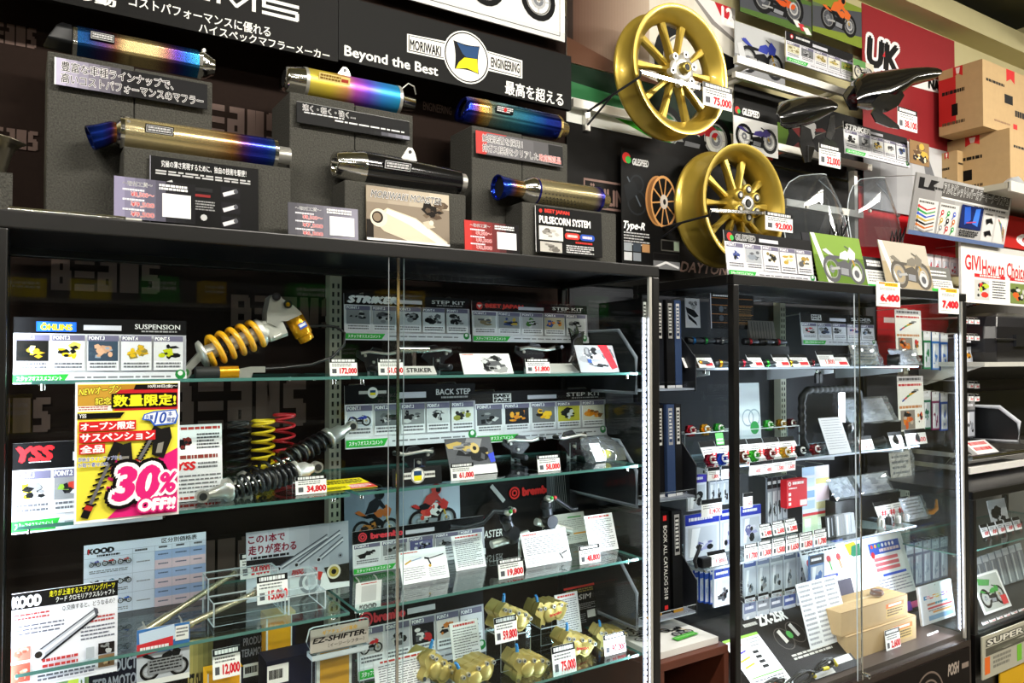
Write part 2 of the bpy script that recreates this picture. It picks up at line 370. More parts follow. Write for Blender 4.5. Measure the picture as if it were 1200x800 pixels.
# brown hanging backcloth behind the silencers, its maker's word repeated faintly
a, b = at(-60, 300, 2.24), at(666, 300, 2.24)
p = Panel(b.x-a.x, 2.7, '#1b1412', .004, mat('#231a16', .9, var=.12, scale=80, spec=.08)); zt = 2.75
def on_cloth(s, x0, y0, x1, y1, c='#4b3b34', b=.02, oc=None):
    q0, q1 = at(x0, y0, 2.24), at(x1, y1, 2.24); f = lambda q: ((q.x-a.x)/p.w*100, (zt-q.z)/p.h*100)
    (u0, v0), (u1, v1) = f(q0), f(q1); p.wide(s, u0, v0, u1, v1, c) if s == 'BEAMS' else p.T(s, u0, v0, u1, v1, c, .01, oc)
for s, x0, y0, x1, y1 in (('BEAMS', -20, 22, 44, 58), ('BEAMS', 218, 116, 334, 170), ('BEAMS', -22, 146, 46, 178), ('BEAMS', 196, 448, 362, 498), ('BEAMS', -60, 468, 62, 505), ('BEAMS', 60, 300, 190, 345),
                          ('BEAMS', 270, 345, 400, 385), ('BEAMS', 70, 560, 200, 605), ('BEAMS', 180, 640, 300, 690)): on_cloth(s, x0, y0, x1, y1, '#604e47', .03)
on_cloth('ENGINEERING', 494, 120, 527, 136, '#5a483f')
on_cloth('MORIWAKI', 330, 90, 400, 112, '#5a483f')
p.place('backcloth', (a.x, 2.24, zt-2.7), label='dark brown backcloth with faint repeated lettering behind the silencer stands', cat='banner')
mx = at(666, 300, 2.24).x+.002
struct('trim_4', MB().box((mx, 2.235, 0), (4.4, WY, 1.86), mat('#26252c', .75, var=.12, scale=20)))      # dark board behind the right showcase
def upright(label, px, Y, z0, z1):
    x = at(px, 450, Y).x; t = thing('slotted_upright', label, 'upright', (x, Y, z0), 'slotted wall uprights'); MB().box((x-.018, Y, z0), (x+.018, 2.238, z1), mat('#b9b6a2', .4)).build('channel', t)
    m = MB()
    for i in range(int((z1-z0)/.025)):
        for k in (-.008, .008): m.box((x+k-.003, Y-.0008, z0+.006+i*.025), (x+k+.003, Y+.001, z0+.02+i*.025), RUBBER)
    o = m.build('slots', t); o['kind'] = 'stuff'
upright('pale slotted upright behind the shelf joint of the left case', 393, 2.2, .3, 1.75)
upright('pale slotted upright behind the black looped frame in the right case', 918, 2.2, .35, 1.75); upright('pale slotted upright at the far right of the right case', 1062, 2.2, .35, 1.75)
# ================================================================ glass showcases
def cabinet(name, label, X0, X1, Y0, Y1, zb, zt, shelves, split, leds, rail=.034, plinth=None, ge=GEDGE):
    t = thing(name, label, 'display cabinet', ((X0+X1)/2, (Y0+Y1)/2, 0), 'glass showcases'); w = .026
    if plinth is None: plinth = BLACK
    MB().box((X0, Y0, 0), (X1, Y1, zb), plinth).build('base', t)
    for x in (X0, X1-w):
        for y in (Y0, Y1-w): MB().box((x, y, zb), (x+w, y+w, zt-rail), BLACK).build('frame_post', t, bevel=.003)
    m = MB().box((X0, Y0, zt-rail), (X1, Y0+w, zt), BLACK).box((X0, Y1-w, zt-rail), (X1, Y1, zt), BLACK).box((X0, Y0+w, zt-rail), (X0+w, Y1-w, zt), BLACK).box((X1-w, Y0+w, zt-rail), (X1, Y1-w, zt), BLACK)
    m.build('top_rail', t, bevel=.003)
    MB().box((X0+w, Y0+w, zt-.014), (X1-w, Y1-w, zt-.001), SATIN).build('top_board', t)
    for x0, x1, y in ((X0+w, split+.022, Y0+.014), (split-.022, X1-w, Y0+.004)):
        d = MB().box((x0, y, zb), (x1, y+.005, zt-rail), GLASS, edge=AEDGE).build('glass_door', t)
    MB().box((split-.003, Y0+.001, zb), (split+.004, Y0+.004, zt-rail), CHROME).build('door_edge_strip', t)
    MB().cyl((split+.016, Y0-.016, zb+.016), (split+.016, Y0+.004, zb+.016), .009, CHROME, n=16).cyl((split+.016, Y0-.018, zb+.016), (split+.016, Y0-.016, zb+.016), .004, SATIN, n=10).build('door_lock', t)
    m = MB().box((X1-w-.012, Y0+.003, zb+.01), (X1-w-.002, Y0+.012, zt-rail), ALU); m.build('door_stile', t)
    for x in (X0+.004, X1-.009): MB().box((x, Y0+w, zb), (x+.005, Y1-w, zt-rail), GLASS, edge=GEDGE).build('side_glass', t)
    for x0, x1, y0, y1, z in shelves:
        s = MB().box((x0, y0, z-.007), (x1, y1, z), SHELFG, edge=ge).build('shelf', t)
        for x in (x0+.02, x1-.03):
            for y in (y0+.03, y1-.03): MB().cyl((x, y, z-.02), (x, y, z-.007), .005, CHROME, n=10).build('shelf_clip', s)
    for x, y, z0, z1, watt, face in leds:
        s = MB().box((x-.004, y-.003, z0), (x+.004, y+.003, z1), mat('#cfd3e6', .4)).build('led_strip', t)
        d = MB(); n = int((z1-z0)/.017)
        for i in range(n): z = z0+(z1-z0)*(i+.5)/n; d.box((x-.0036, y-.0062, z-.0055), (x+.0036, y-.003, z+.0055), mat('#dfe5ff', .4, emit=6))
        d.build('led', s)
        area('led_strip_light', (x+face*.012-(X0+X1)/2, y-(Y0+Y1)/2, (z0+z1)/2), (0, -face*PI/2, 0), z1-z0, .03, watt, (.8, .88, 1), t)
    return t
C1X0, C1X1, C2X0, C2X1, FY = -.046, 1.617, 1.942, 3.385, 1.7
S1, S2, S3, S4 = 1.456, 1.18, .903, .62
gap = .80
sh = []
for z, x0 in ((S1, .02), (S2, 0), (S3, .0), (S4, .0)):
    sh += [(x0, .66, 1.735, 2.15, z), (.68, 1.575, 1.735, 2.15, z)]
at466 = at(466.5, 450, FY).x
cabinet('glass_showcase', 'tall black framed glass showcase holding suspension units and gold brake calipers', C1X0, C1X1, FY, 2.185, .2, 1.775, sh, at466,
        [(C1X1-.045, FY+.022, .25, 1.62, 8, -1), (C1X0+.02, FY+.04, .25, 1.62, 4.5, 1)])
A1, A2, A3 = 1.465, 1.122, .782
sh2 = [(1.975, 3.28, 1.85, 2.15, A1), (1.975, 3.28, 1.85, 2.15, A2), (1.975, 3.25, 1.85, 2.15, A3)]
cab2 = cabinet('glass_showcase', 'glass showcase with bright light strip at its right edge, holding packets and coloured caps', C2X0, C2X1, FY, 2.185, .315, 1.772, sh2, at(1009, 560, FY).x,
        [(C2X1-.05, FY+.022, .36, 1.60, 16, -1), (C2X0+.05, FY+.04, .36, 1.60, 6, 1)], plinth=mat('#2a1c16', .35), ge=mat('#b9c4d6', .2))
# ================================================================ header boards over the silencers
def d(p):
    p.wide('BEAMS', *p.u(72, -62), *p.u(357, 28), '#ecebe6')
    p.TT('の動', 86, -12, 135, 9, '#ecebe6', b=.03)
    p.TL('コストパフォーマンスに優れる', 151, -6, 7, 317, '#ecebe6', b=.012); p.TL('ハイスペックマフラーメーカー', 233, 27, 38, 386, '#ecebe6', b=.012)
card('header_board', 'black header board with white japanese slogan, left of the header with round emblem', 'sign', -90, -150, 396, 72.5, 2.1, d, '#161513', th=.02)
def d(p):
    p.TL('Beyond the Best', 404, 53, 68.5, 513, '#efeee8', b=.02)
    p.TL('最高を超える', 592, 94, 110, 660, '#efeee8', b=.015)
    for o, c in ((0, '#efeee8'), (1.6, '#161513'), (2.6, '#efeee8')):
        p.PP([(477+o, 39.5+o), (530-o, 50+o), (530-o, 72-o), (477+o, 61-o)], c); p.PP([(565+o, 58+o), (612-o, 71+o), (612-o, 92-o), (565+o, 81-o)], c)
    p.TL('MORIWAKI', 480.5, 46, 57.5, 516.5, '#1c1c1c', b=.03); p.TL('ENGINEERING', 575.5, 67, 78, 608.5, '#1c1c1c', b=.03)
    cx, cy = p.u(546.8, 67.4); r = p.u(546.8, 98)[1]-cy
    p.C(cx, cy, r, '#efeee8', 32); p.O(cx, cy, r*.95, r*.9, '#161513', 32); p.C(cx, cy, r*.86, '#efeee8', 32)
    def arc(*q):                                         # four-cornered star with hollow sides
        out = []
        for i in range(4):
            (x0, y0), (x1, y1) = q[i], q[(i+1) % 4]
            for j in range(6):
                t = j/6; k = .28*t*(1-t); mx, my = 546.8, 67.2; x = x0+(x1-x0)*t; y = y0+(y1-y0)*t; out.append((x+(mx-x)*k*1.6, y+(my-y)*k*1.6))
        return out
    p.PP(arc((531, 47), (562, 54.5), (561, 87.4), (532.5, 80.6)), '#1b1b1e')
    p.PP([(535, 49.5), (546, 54), (561, 55.5), (559, 69), (546, 67), (542, 63)], '#23446e'); p.PP([(544, 67.5), (559, 69.5), (560, 86), (547, 80), (534, 80), (537.5, 73)], '#e8d81c')
card('header_board', 'black header board with white slogan and round yellow and blue emblem', 'sign', 397, -6, 669.5, 129, 2.1, d, '#191816', th=.02)
def d(p):
    p.poly([(0, 100), (100, 100), (100, 93.5), (0, 93.5)], '#d9dad8'); p.L(2, 96.5, 97, 96.5, .5, '#303030'); p.L(97, 96.5, 97, 0, .5, '#303030')
    p.G(0, 0, 95, 93, '#c5c8cb', '#f3f3f1', 6); p.bike(5, 20, 50, 91, '#2c2c2e', '#151515'); p.bike(47, 12, 94, 90, '#8c2d22', '#151515')
card('motorcycle_poster', 'white bordered poster of two motorcycles above the black header boards', 'poster', 430, -200, 662, 49.5, 2.19, d, '#f1f0ec', th=.006)
# ================================================================ foam display blocks
def block(label, x0, y0, x1, y1, Y, depth, seam=None, zb=1.776):
    a, b = at(x0, y0, Y), at(x1, y1, Y); m = MB(); zt = (a.z+b.z)/2
    if seam: xs = at(seam, 150, Y).x; m.box((a.x, Y, zb), (xs-.0008, Y+depth, zt), FOAM).box((xs+.0008, Y+depth*0, zb), (b.x, Y+depth, zt-.004), FOAM)
    else: m.box((a.x, Y, zb), (b.x, Y+depth, zt), FOAM)
    return solo('foam_display_block', label, 'display block', m, (a.x, Y, zb), 'charcoal foam display blocks', .003)
block('tall charcoal foam block under the blue and gold silencer with black cone tip', 55.7, 61, 249, 93, 2.0, .17, 157)
block('low charcoal foam block under the straw coloured silencer with blue angled tail pipe', 145, 171, 341, 197, 1.9, .095)
block('tall charcoal foam block under the yellow purple silencer', 339.5, 108, 484, 133, 2.0, .17, 416)
block('low charcoal foam block under the black silencer', 404, 211, 546, 228, 1.9, .095)
block('tall charcoal foam block under the blue silencer with slash cut mouth', 553, 149, 665, 165, 2.0, .14, 612)
block('low charcoal foam block under the perforated silencer', 612, 238, 722, 249, 1.9, .095)
# ================================================================ silencers
def ngon(n):
    return lambda t: math.cos(PI/n)/math.cos((t+PI/n) % (2*PI/n)-PI/n)
ROUND = lambda t: 1.0
def ring(x, y, z, ry, rz, sh=ROUND, n=36, tilt=0, rot=0):
    out = []
    for i in range(n):
        t = 2*PI*i/n; k = sh(t+rot); cy, cz = ry*k*math.cos(t), rz*k*math.sin(t); out.append(V(x-tilt*cz, y+cy, z+cz))
    return out
def silencer(label, xl, xr, yl, yr, Y, hl, hr, skin, cat='silencer'):
    """Empty at the can's left end; returns root, world z of the axis, x0, x1, radii."""
    a, b = at(xl, yl, Y), at(xr, yr, Y); z = (a.z+b.z)/2; r0, r1 = hl*ppm(xl, Y)/2, hr*ppm(xr, Y)/2
    return thing('exhaust_silencer', label, cat, (a.x, Y, z-max(r0, r1)), 'motorcycle silencers on the showcase top'), z, a.x, b.x, r0, r1
def can(t, z, x0, x1, r0, r1, Y, skin, sh=ROUND, sy=1, inset=0, bands=True, bm=CHROME):
    L = x1-x0; MB().loft([ring(x0+L*k, Y, z, (r0+(r1-r0)*k)*sy, r0+(r1-r0)*k, sh) for k in [i/10 for i in range(11)]], skin).build('sleeve', t)
    if bands:
        for k in (0, 1):
            x = x0+L*k; r = (r1 if k else r0)*1.025; MB().loft([ring(x-.004, Y, z, r*sy, r, sh), ring(x+.005, Y, z, r*sy, r, sh)], bm).build('band', t)
def pipe(t, name, pts, r, m, wall=.0025, mouth=True):    # open ended pipe with a dark inside
    mb = MB(); mb.tube(pts, r, m, 24, caps=False)
    if mouth:
        p, q = Vector(pts[0]), Vector(pts[1]); d = (p-q).normalized(); r0 = r[0] if isinstance(r, list) else r
        mb.lathe(p, d, [(0, r0), (.0015, r0*.96), (.0005, r0*.88), (-.02, r0*.84)], m, 24); mb.cyl(p-d*.012, p-d*.011, r0*.85, RUBBER)
    return mb.build(name, t)
def badge(t, x, y, z, w, h, tx='#d8d8d8', bg='#17171a', yaw=0):
    p = Panel(w, h, bg, .0012); p.R(4, 10, 96, 90, tx); p.R(6, 16, 94, 84, bg); p.F(10, 25, 90, 80, 2, tx, .7)
    o = p.place('badge', (x, y, z), -.35, 0, 0, t); return o
def bolts(t, x, Y, z, r, n=3):
    for i in range(n): a = -PI*.75+PI*.5*i/(n-1)*1.0; MB().cyl((x, Y+r*math.cos(a-.2), z-r*math.sin(a-.2)*1), (x, Y+r*1.03*math.cos(a-.2), z-r*1.03*math.sin(a-.2)), .004, STEEL, n=8).build('rivet', t)
TI = '#a08a5c'
# first: hexagonal can with a black cone tip
Y = 2.075
sk = burn([(0, '#1c5f9a'), (.13, '#234a86'), (.24, '#5a3d78'), (.33, '#8a5b46'), (.42, '#d6c088'), (.62, '#cdb680'), (.74, '#8a5a55'), (.82, '#4a2f86'), (.9, '#1f4d9e'), (1, '#2b7fb4')], .25)
t, z, x0, x1, r0, r1 = silencer('blue and gold hexagonal silencer with black slash cut cone tip, highest at the left', 87, 233, 49, 74, Y, 36, 34, sk)
can(t, z, x0, x1, r0, r1, Y, sk, ngon(6)); xa = at(44, 40, Y).x
MB().loft([ring(xa+.028, Y, z+.004, r0*.78, r0*.86, ngon(6), tilt=-.55), ring(xa+.032, Y, z+.003, r0*.86, r0*.95, ngon(6), tilt=-.5), ring(x0-.006, Y, z, r0*.99, r0*.99, ngon(6))], caps=False, m=mat('#0c0d0f', .4, spec=.3)).build('cone_tip', t)
MB().loft([ring(x1+.002, Y, z, r1, r1, ngon(6)), ring(x1+.014, Y, z, r1*.92, r1*.92), ring(x1+.03, Y, z, r1*.66, r1*.66), ring(x1+.036, Y, z, r1*.6, r1*.6)], CHROME).build('inlet_cap', t)
MB().cyl((x1+.012, Y, z+r1*.8), (x1+.012, Y, z+r1*1.12), .006, STEEL).build('spring_hook', t)
badge(t, x0+.03, Y-r0*1.02, z-.002, .052, .019)
# second: long round can, blue tail pipe turned down
Y = 1.95
sk = burn([(0, '#d2c49c'), (.3, '#d8c690'), (.6, '#cdb07a'), (.72, '#a8743e'), (.79, '#5a2f5e'), (.85, '#2b2a9a'), (.95, '#18309c'), (1, '#2a4a8c')], .2, .8)
t, z, x0, x1, r0, r1 = silencer('long straw coloured silencer with blue right end and blue angled tail pipe', 142, 320, 156, 180, Y, 37, 35, sk)
can(t, z, x0, x1, r0, r1, Y, sk); e = at(116, 163, Y)
MB().loft([ring(x0, Y, z, r0, r0), ring(x0-.012, Y, z, r0*.62, r0*.62)], CHROME).build('end_cap', t)
bl = burn([(0, '#13205c'), (.45, '#1e3fae'), (.68, '#3b2a7a'), (.8, '#a8642e'), (1, '#cbb27a')], .15)
pipe(t, 'tail_pipe', [(x0-.062, Y, z-.022), (x0-.04, Y, z-.013), (x0-.018, Y, z-.001), (x0+.004, Y, z)], [r0*.78, r0*.72, r0*.66, r0*.64], bl)
MB().loft([ring(x1, Y, z, r1, r1), ring(x1+.008, Y, z, r1*.6, r1*.6), ring(x1+.04, Y, z, r1*.58, r1*.58), ring(x1+.042, Y, z, r1*.52, r1*.52)], STEEL).build('inlet_pipe', t)
badge(t, x0+.045, Y-r0*1.01, z-.001, .06, .02); bolts(t, x0+.012, Y, z, r0)
# third: yellow to purple to blue can, bright cone at the left
Y = 2.075
sk = burn([(0, '#c9b84a'), (.25, '#d2b93a'), (.42, '#c98a5a'), (.52, '#b04ab0'), (.66, '#6a4ad0'), (.82, '#2f86d6'), (1, '#1f8fc0')], .4, .55)
t, z, x0, x1, r0, r1 = silencer('yellow to purple to blue anodised silencer with bright cone and bracket', 356, 464, 99, 116, Y, 35, 34, sk)
can(t, z, x0, x1, r0, r1, Y, sk, bm=STEEL); xa = at(331, 95, Y).x
MB().loft([ring(xa+.004, Y, z, r0*.6, r0*.6), ring(xa, Y, z, r0*.78, r0*.78, tilt=-.1), ring(xa+.014, Y, z, r0*.86, r0*.86), ring(x0-.004, Y, z, r0, r0)], CHROME, False).build('cone_tip', t)
MB().cyl((xa+.005, Y, z), (xa+.007, Y, z), r0*.62, RUBBER).build('mouth', t)
MB().loft([ring(x1+.004, Y, z, r1, r1), ring(x1+.018, Y, z, r1*.55, r1*.55), ring(x1+.055, Y, z, r1*.5, r1*.5), ring(x1+.057, Y, z, r1*.4, r1*.4)], CHROME).build('inlet_pipe', t)
MB().tube([(x1+.003, Y-r1*.9, z+r1*.6), (x1+.02, Y-r1*1.0, z+r1*1.0), (x1+.04, Y-r1*.9, z+r1*.9), (x1+.052, Y-r1*.6, z+r1*.5)], .002, STEEL).build('spring', t)
def bracket(t, x, Y, z, w, h):
    MB().prism([(0, 0), (w, 0), (w*.86, h*.7), (w*.7, h), (w*.45, h), (w*.3, h*.7)], (x, Y-.001, z), (1, 0, 0), (0, 0, 1), .004, STEEL).cyl((x+w*.56, Y-.007, z+h*.66), (x+w*.56, Y-.004, z+h*.66), .005, SATIN, n=12).build('bracket', t)
bracket(t, at(394, 85, Y).x, Y, z+r0*.96, .042, .026)
p = Panel(.088, .022, '#d8c27a', .001); p.F(4, 15, 70, 85, 2, '#7a5a20', .7); p.R(72, 30, 95, 70, '#a03a2a'); p.place('sticker', (x0+.028, Y-r0*1.0, z+.0), -.3, 0, 0, t)
# fourth: black tapering can with polished cone
Y = 1.95
t, z, x0, x1, r0, r1 = silencer('glossy black tapering silencer with polished cone mouth', 423, 536, 194, 215, Y, 40, 29, None)
MB().loft([ring(x0+(x1-x0)*k, Y, z-(r0-r1)*k*.35, r0+(r1-r0)*max(0, k-.25)/.75, r0+(r1-r0)*max(0, k-.25)/.75) for k in [i/10 for i in range(11)]], mat('#0d0d0f', .16, coat=1)).build('sleeve', t)
xa = at(392, 196, Y).x
MB().lathe((x0+.003, Y, z), (-1, 0, 0), [(0, r0*1.02), (.006, r0*1.02), (.03, r0*.93), (x0-xa, r0*.72), (x0-xa+.006, r0*.68), (x0-xa+.002, r0*.54), (x0-xa-.03, r0*.5)], CHROME).build('cone_tip', t)
MB().cyl((xa+.016, Y, z), (xa+.018, Y, z), r0*.52, mat('#5a5650', .4)).build('mouth', t)
MB().cyl((x1-.003, Y, z-(r0-r1)*.35), (x1+.02, Y, z-(r0-r1)*.35), r1*.78, STEEL).build('inlet_pipe', t)
bracket(t, at(468, 190, Y).x, Y-.004, z+r0*.82, .05, .036); badge(t, x0+.045, Y-r0*1.0, z-.006, .082, .026)
# fifth: blue heptagon can with slash cut mouth
Y = 2.06
sk = burn([(0, '#b08a3a'), (.06, '#8a9a8c'), (.25, '#5fa0a8'), (.48, '#3f93b8'), (.66, '#2464a8'), (.82, '#17308c'), (1, '#141d6a')], .2)
t, z, x0, x1, r0, r1 = silencer('blue tinted faceted silencer with slash cut mouth, above the red and white notice', 567, 651, 133, 150, Y, 33, 30, sk)
can(t, z, x0, x1, r0, r1, Y, sk, ngon(8), bm=burn([(0, '#c9b070'), (1, '#c9b070')]))
xa = at(538, 132, Y).x
nz = burn([(0, '#141d7a'), (.35, '#1c2f98'), (.6, '#6a3a4a'), (.75, '#c08a3a'), (1, '#c9b070')], .2)
MB().loft([ring(xa+.01, Y, z, r0*.62, r0*.68, ngon(8), tilt=-.25), ring(xa+.004, Y, z, r0*.8, r0*.88, ngon(8), tilt=-.28), ring(xa+.02, Y, z, r0*.92, r0*.96, ngon(8), tilt=-.15), ring(x0-.003, Y, z, r0, r0, ngon(8))], nz, False).build('nozzle', t)
MB().loft([ring(xa+.022, Y, z, r0*.6, r0*.68, tilt=-.25), ring(xa+.024, Y, z, r0*.6, r0*.68, tilt=-.25)], RUBBER).build('mouth', t)
MB().loft([ring(x1+.004, Y, z, r1, r1, ngon(8)), ring(x1+.016, Y, z, r1*.6, r1*.6), ring(x1+.042, Y, z, r1*.52, r1*.52), ring(x1+.044, Y, z, r1*.42, r1*.42)], burn([(0, '#b9a470'), (1, '#c9b98a')])).build('inlet_pipe', t)
p = Panel(.062, .022, '#1a1a1c', .001); p.F(4, 12, 96, 88, 3, '#dedede', .6); p.C(52, 45, 30, '#c02a2a', 12); p.place('badge', (x0+.018, Y-r0*1.0, z-.004), -.3, 0, 0, t)
# sixth: perforated straw can with blue rimmed mouth
Y = 1.945
sk = burn([(0, '#b5aa84'), (.5, '#a89c74'), (.9, '#9a8f6a'), (1, '#4a3a7a')], .24, .8)
t, z, x0, x1, r0, r1 = silencer('perforated straw coloured silencer with blue rimmed open mouth', 625, 698, 224, 234, Y, 31, 30, sk)
can(t, z, x0, x1, r0, r1, Y, sk, bm=burn([(0, '#3a3a9a'), (1, '#3a3a9a')]))
m = MB()
for i in range(17):
    for j in range(4):
        x = x0+(x1-x0)*(.08+.055*i+.027*(j % 2)); a = -.3-.27*j; m.cyl((x, Y-r0*math.cos(a)*.995, z+r0*math.sin(a)*.995), (x, Y-r0*math.cos(a)*1.012, z+r0*math.sin(a)*1.012), .0022, RUBBER, n=6)
o = m.build('perforation', t); o['kind'] = 'stuff'
xa = at(583, 222, Y).x
MB().loft([ring(x0, Y, z, r0, r0), ring(x0-.006, Y, z, r0*1.08, r0*1.08), ring(x0-.02, Y, z, r0*1.0, r0*1.0), ring(x0-.045, Y, z, r0*.66, r0*.66)], CHROME).build('end_cap', t)
pipe(t, 'tail_pipe', [(xa, Y, z-.004), (xa+.014, Y, z-.003), (xa+.03, Y, z), (x0-.03, Y, z)], [r0*.95, r0*.86, r0*.72, r0*.64], burn([(0, '#1c2fae'), (.35, '#1f49b8'), (.6, '#a0642e'), (1, '#c0b48a')], .18))
MB().loft([ring(x1, Y, z, r1, r1), ring(x1+.014, Y, z, r1*.6, r1*.6), ring(x1+.045, Y, z, r1*.55, r1*.55), ring(x1+.046, Y, z, r1*.46, r1*.46)], burn([(0, '#b9a470'), (1, '#c9b98a')])).build('inlet_pipe', t)
# far left: a flared pipe on a stand, cut by the frame
t = thing('exhaust_silencer', 'dark pipe with flared silver mouth standing at the far left edge', 'silencer', (at(4, 190, 2.0).x, 2.0, 1.776))
e = at(9, 166, 2.0); MB().lathe(e, (.25, -.1, 1), [(-.075, .014), (-.03, .015), (-.008, .02), (.004, .034), (.007, .035), (.004, .031), (-.02, .014)], mat('#6f6a5c', .3, .9)).build('flared_pipe', t)
MB().box((e.x-.03, 1.99, 1.776), (e.x+.01, 2.03, e.z-.07), FOAM).build('foot', t)
for i, (x, y, c, w) in enumerate(((40, 244, CHROME, 'thin chrome rod lying along the showcase edge at the left'), (62, 243, mat('#4a3a5a', .3, .8), 'thin dark violet rod lying behind the chrome rod at the left'))):
    a = at(x-30, y, 1.78+.06*i); z = 1.782; solo('trim_rod', w, 'rod', MB().cyl((a.x, 1.74+.05*i, z), (a.x+.2, 1.74+.05*i, z), .006, c).cyl((a.x+.2, 1.74+.05*i, z), (a.x+.23, 1.74+.05*i, z), .0045, STEEL), (a.x, 1.74+.05*i, z-.006))
# ================================================================ notices among the silencers
OUT = dict(b=.008, oc='#f4f2f2', ow=.03)
def d(p):
    p.G(0, 0, 55, 100, '#b9b4cc', '#262528', 8); p.R(0, 0, 1, 100, '#f2f2f2')
    p.T('豊富な車種ラインナップで、', 4, 10, 76, 46, '#1c1b20', **OUT); p.T('高いコストパフォーマンスのマフラー', 4, 54, 97, 90, '#1c1b20', **OUT)
card('notice_sign', 'wide dark notice with white rimmed japanese slogan on the leftmost foam block', 'sign', 64, 66, 243, 128, 1.985, d, '#232226', .05, .004)
def d(p):
    p.T('速く・軽く・強く…', 5, 8, 50, 38, '#222222', **OUT); p.F(6, 44, 40, 50, 1, '#dedede', .9); p.F(32, 58, 96, 66, 1, '#dedede', .9); p.R(0, 0, 100, 1.5, '#aaaaaa'); p.G(60, 78, 100, 96, '#2a2a2c', '#8a8a98', 6)
card('notice_sign', 'dark notice with short white slogan and small print below the yellow purple silencer', 'sign', 348, 118, 480, 165, 1.985, d, '#29292b', .05, .004)
def d(p):
    p.P([(0, 100), (0, 0), (34, 0), (10, 100)], '#b8403c'); p.G(12, 4, 100, 96, '#77757a', '#4a4a4a', 5); p.T('触媒装置を採用！', 7, 12, 52, 44, '#2a2020', **OUT); p.T('排ガス規制をクリアした', 7, 54, 70, 88, '#2a2020', **OUT); p.T('政府認証品', 71, 56, 97, 88, '#c83a34', b=.008, oc='#f6e8e6', ow=.03)
card('notice_sign', 'grey notice with red left edge below the blue slash cut silencer', 'sign', 558, 152, 660, 196, 1.985, d, '#5a585a', .05, .004)
def d(p):
    p.R(0, 0, 100, 100, '#1f1e1f'); p.R(0, 0, .8, 100, '#8a8a94'); p.T('究極の薄さ実現するために、独自の技術を駆使！', 10, 5, 88, 15, '#e8e8e8', b=.01); p.F(5, 20, 92, 28, 2, '#bdbdbd', .6)
    for x, y, c in ((64, 34, '#8a8790'), (64, 58, '#77757f'), (64, 80, '#8a8790')): p.R(x, y, x+18, y+17, '#34323a'); p.L(x+2, y+13, x+15, y+5, 6, '#d9d7da'); p.C(x+14, y+6, 3.4, '#55565c', 10)
    p.L(8, 44, 20, 36, 6, '#cfcfcf'); p.R(36, 40, 56, 46, '#4a4a4c'); p.R(36, 50, 54, 54, '#8a2c2c'); p.F(38, 60, 58, 76, 4, '#999999', .5); p.C(48, 85, 5, '#dddddd', 8)
card('info_board', 'black product board with small silencer pictures below the straw coloured silencer', 'sign', 176, 181, 303, 272, 1.885, d, '#1f1e1f', .04, .003)
def pc(c0, c1, pr):
    def d(p):
        p.G(0, 0, 100, 100, c0, c1, 8); p.T('～取付工賃～', 10, 9, 46, 20, '#26242c', b=0, oc='#f2f2f2', ow=.03)
        for i, s in enumerate(pr): p.F(10, 27+i*24, 36, 32+i*24, 1, '#e8e8ee', .9); p.T(s, 20, 34+i*24, 48, 47+i*24, '#c22f35', b=.01, oc='#fbeeee', ow=.03)
        p.F(54, 8, 90, 24, 2, '#f2f2f2', .7); p.R(58, 30, 94, 88, '#efeef2')
    return d
card('fitting_price_card', 'violet grey price card leaning against the low block at the left', 'sign', 134, 205, 229, 263, 1.83, pc('#8f8aa6', '#29282c', ['¥8,500～', '¥9,500', '¥9,500']), '#333138', .06, .003)
card('fitting_price_card', 'dark grey price card between the left and middle silencer stands', 'sign', 338, 236, 420, 283, 1.83, pc('#54535a', '#8f8d9c', ['¥8,500～', '¥7,500', '¥6,500']), '#4a494f', .06, .003)
card('fitting_price_card', 'red to black price card beside the perforated silencer board', 'sign', 545, 257, 609, 298, 1.83, pc('#c23a36', '#2a2628', ['¥9,500～', '¥9,500', '¥8,500']), '#7a2c2c', .06, .003)
def d(p):
    p.R(0, 0, 100, 100, '#8c7f6f'); p.G(0, 0, 100, 30, '#a39684', '#c2b6a2', 4); p.R(0, 62, 8, 96, '#4a4038'); p.blob(60, 10, 100, 60, ['#5a4a3c', '#6f5f4e', '#3c322a'], 8);
    p.poly([(16, 48), (24, 38), (58, 52), (97, 92), (97, 100), (56, 100), (20, 82), (12, 70)], '#dccdb4'); p.poly([(24, 40), (58, 54), (97, 95), (97, 100), (88, 100), (50, 66), (22, 48)], '#f5ecdb'); p.C(14, 58, 17, '#e9dcc6'); p.C(12.5, 57, 11, '#4e4238'); p.C(12, 57, 8, '#8a7a66'); p.P([(66, 58), (74, 54), (82, 66), (72, 70)], '#cbbfa8'); p.C(77, 58, 5, '#e8dcc8', 10)
    p.R(0, 96, 100, 100, '#f4f4f4'); p.T('MORIWAKI MONSTER', 5, 8, 90, 21, '#2a2624', b=.0, oc='#ffffff', ow=.025, sh=.25)
card('silencer_photo_card', 'sepia photo card of a silencer below the black silencer', 'picture', 430, 216, 527, 289, 1.885, d, '#a09078', .04, .004)
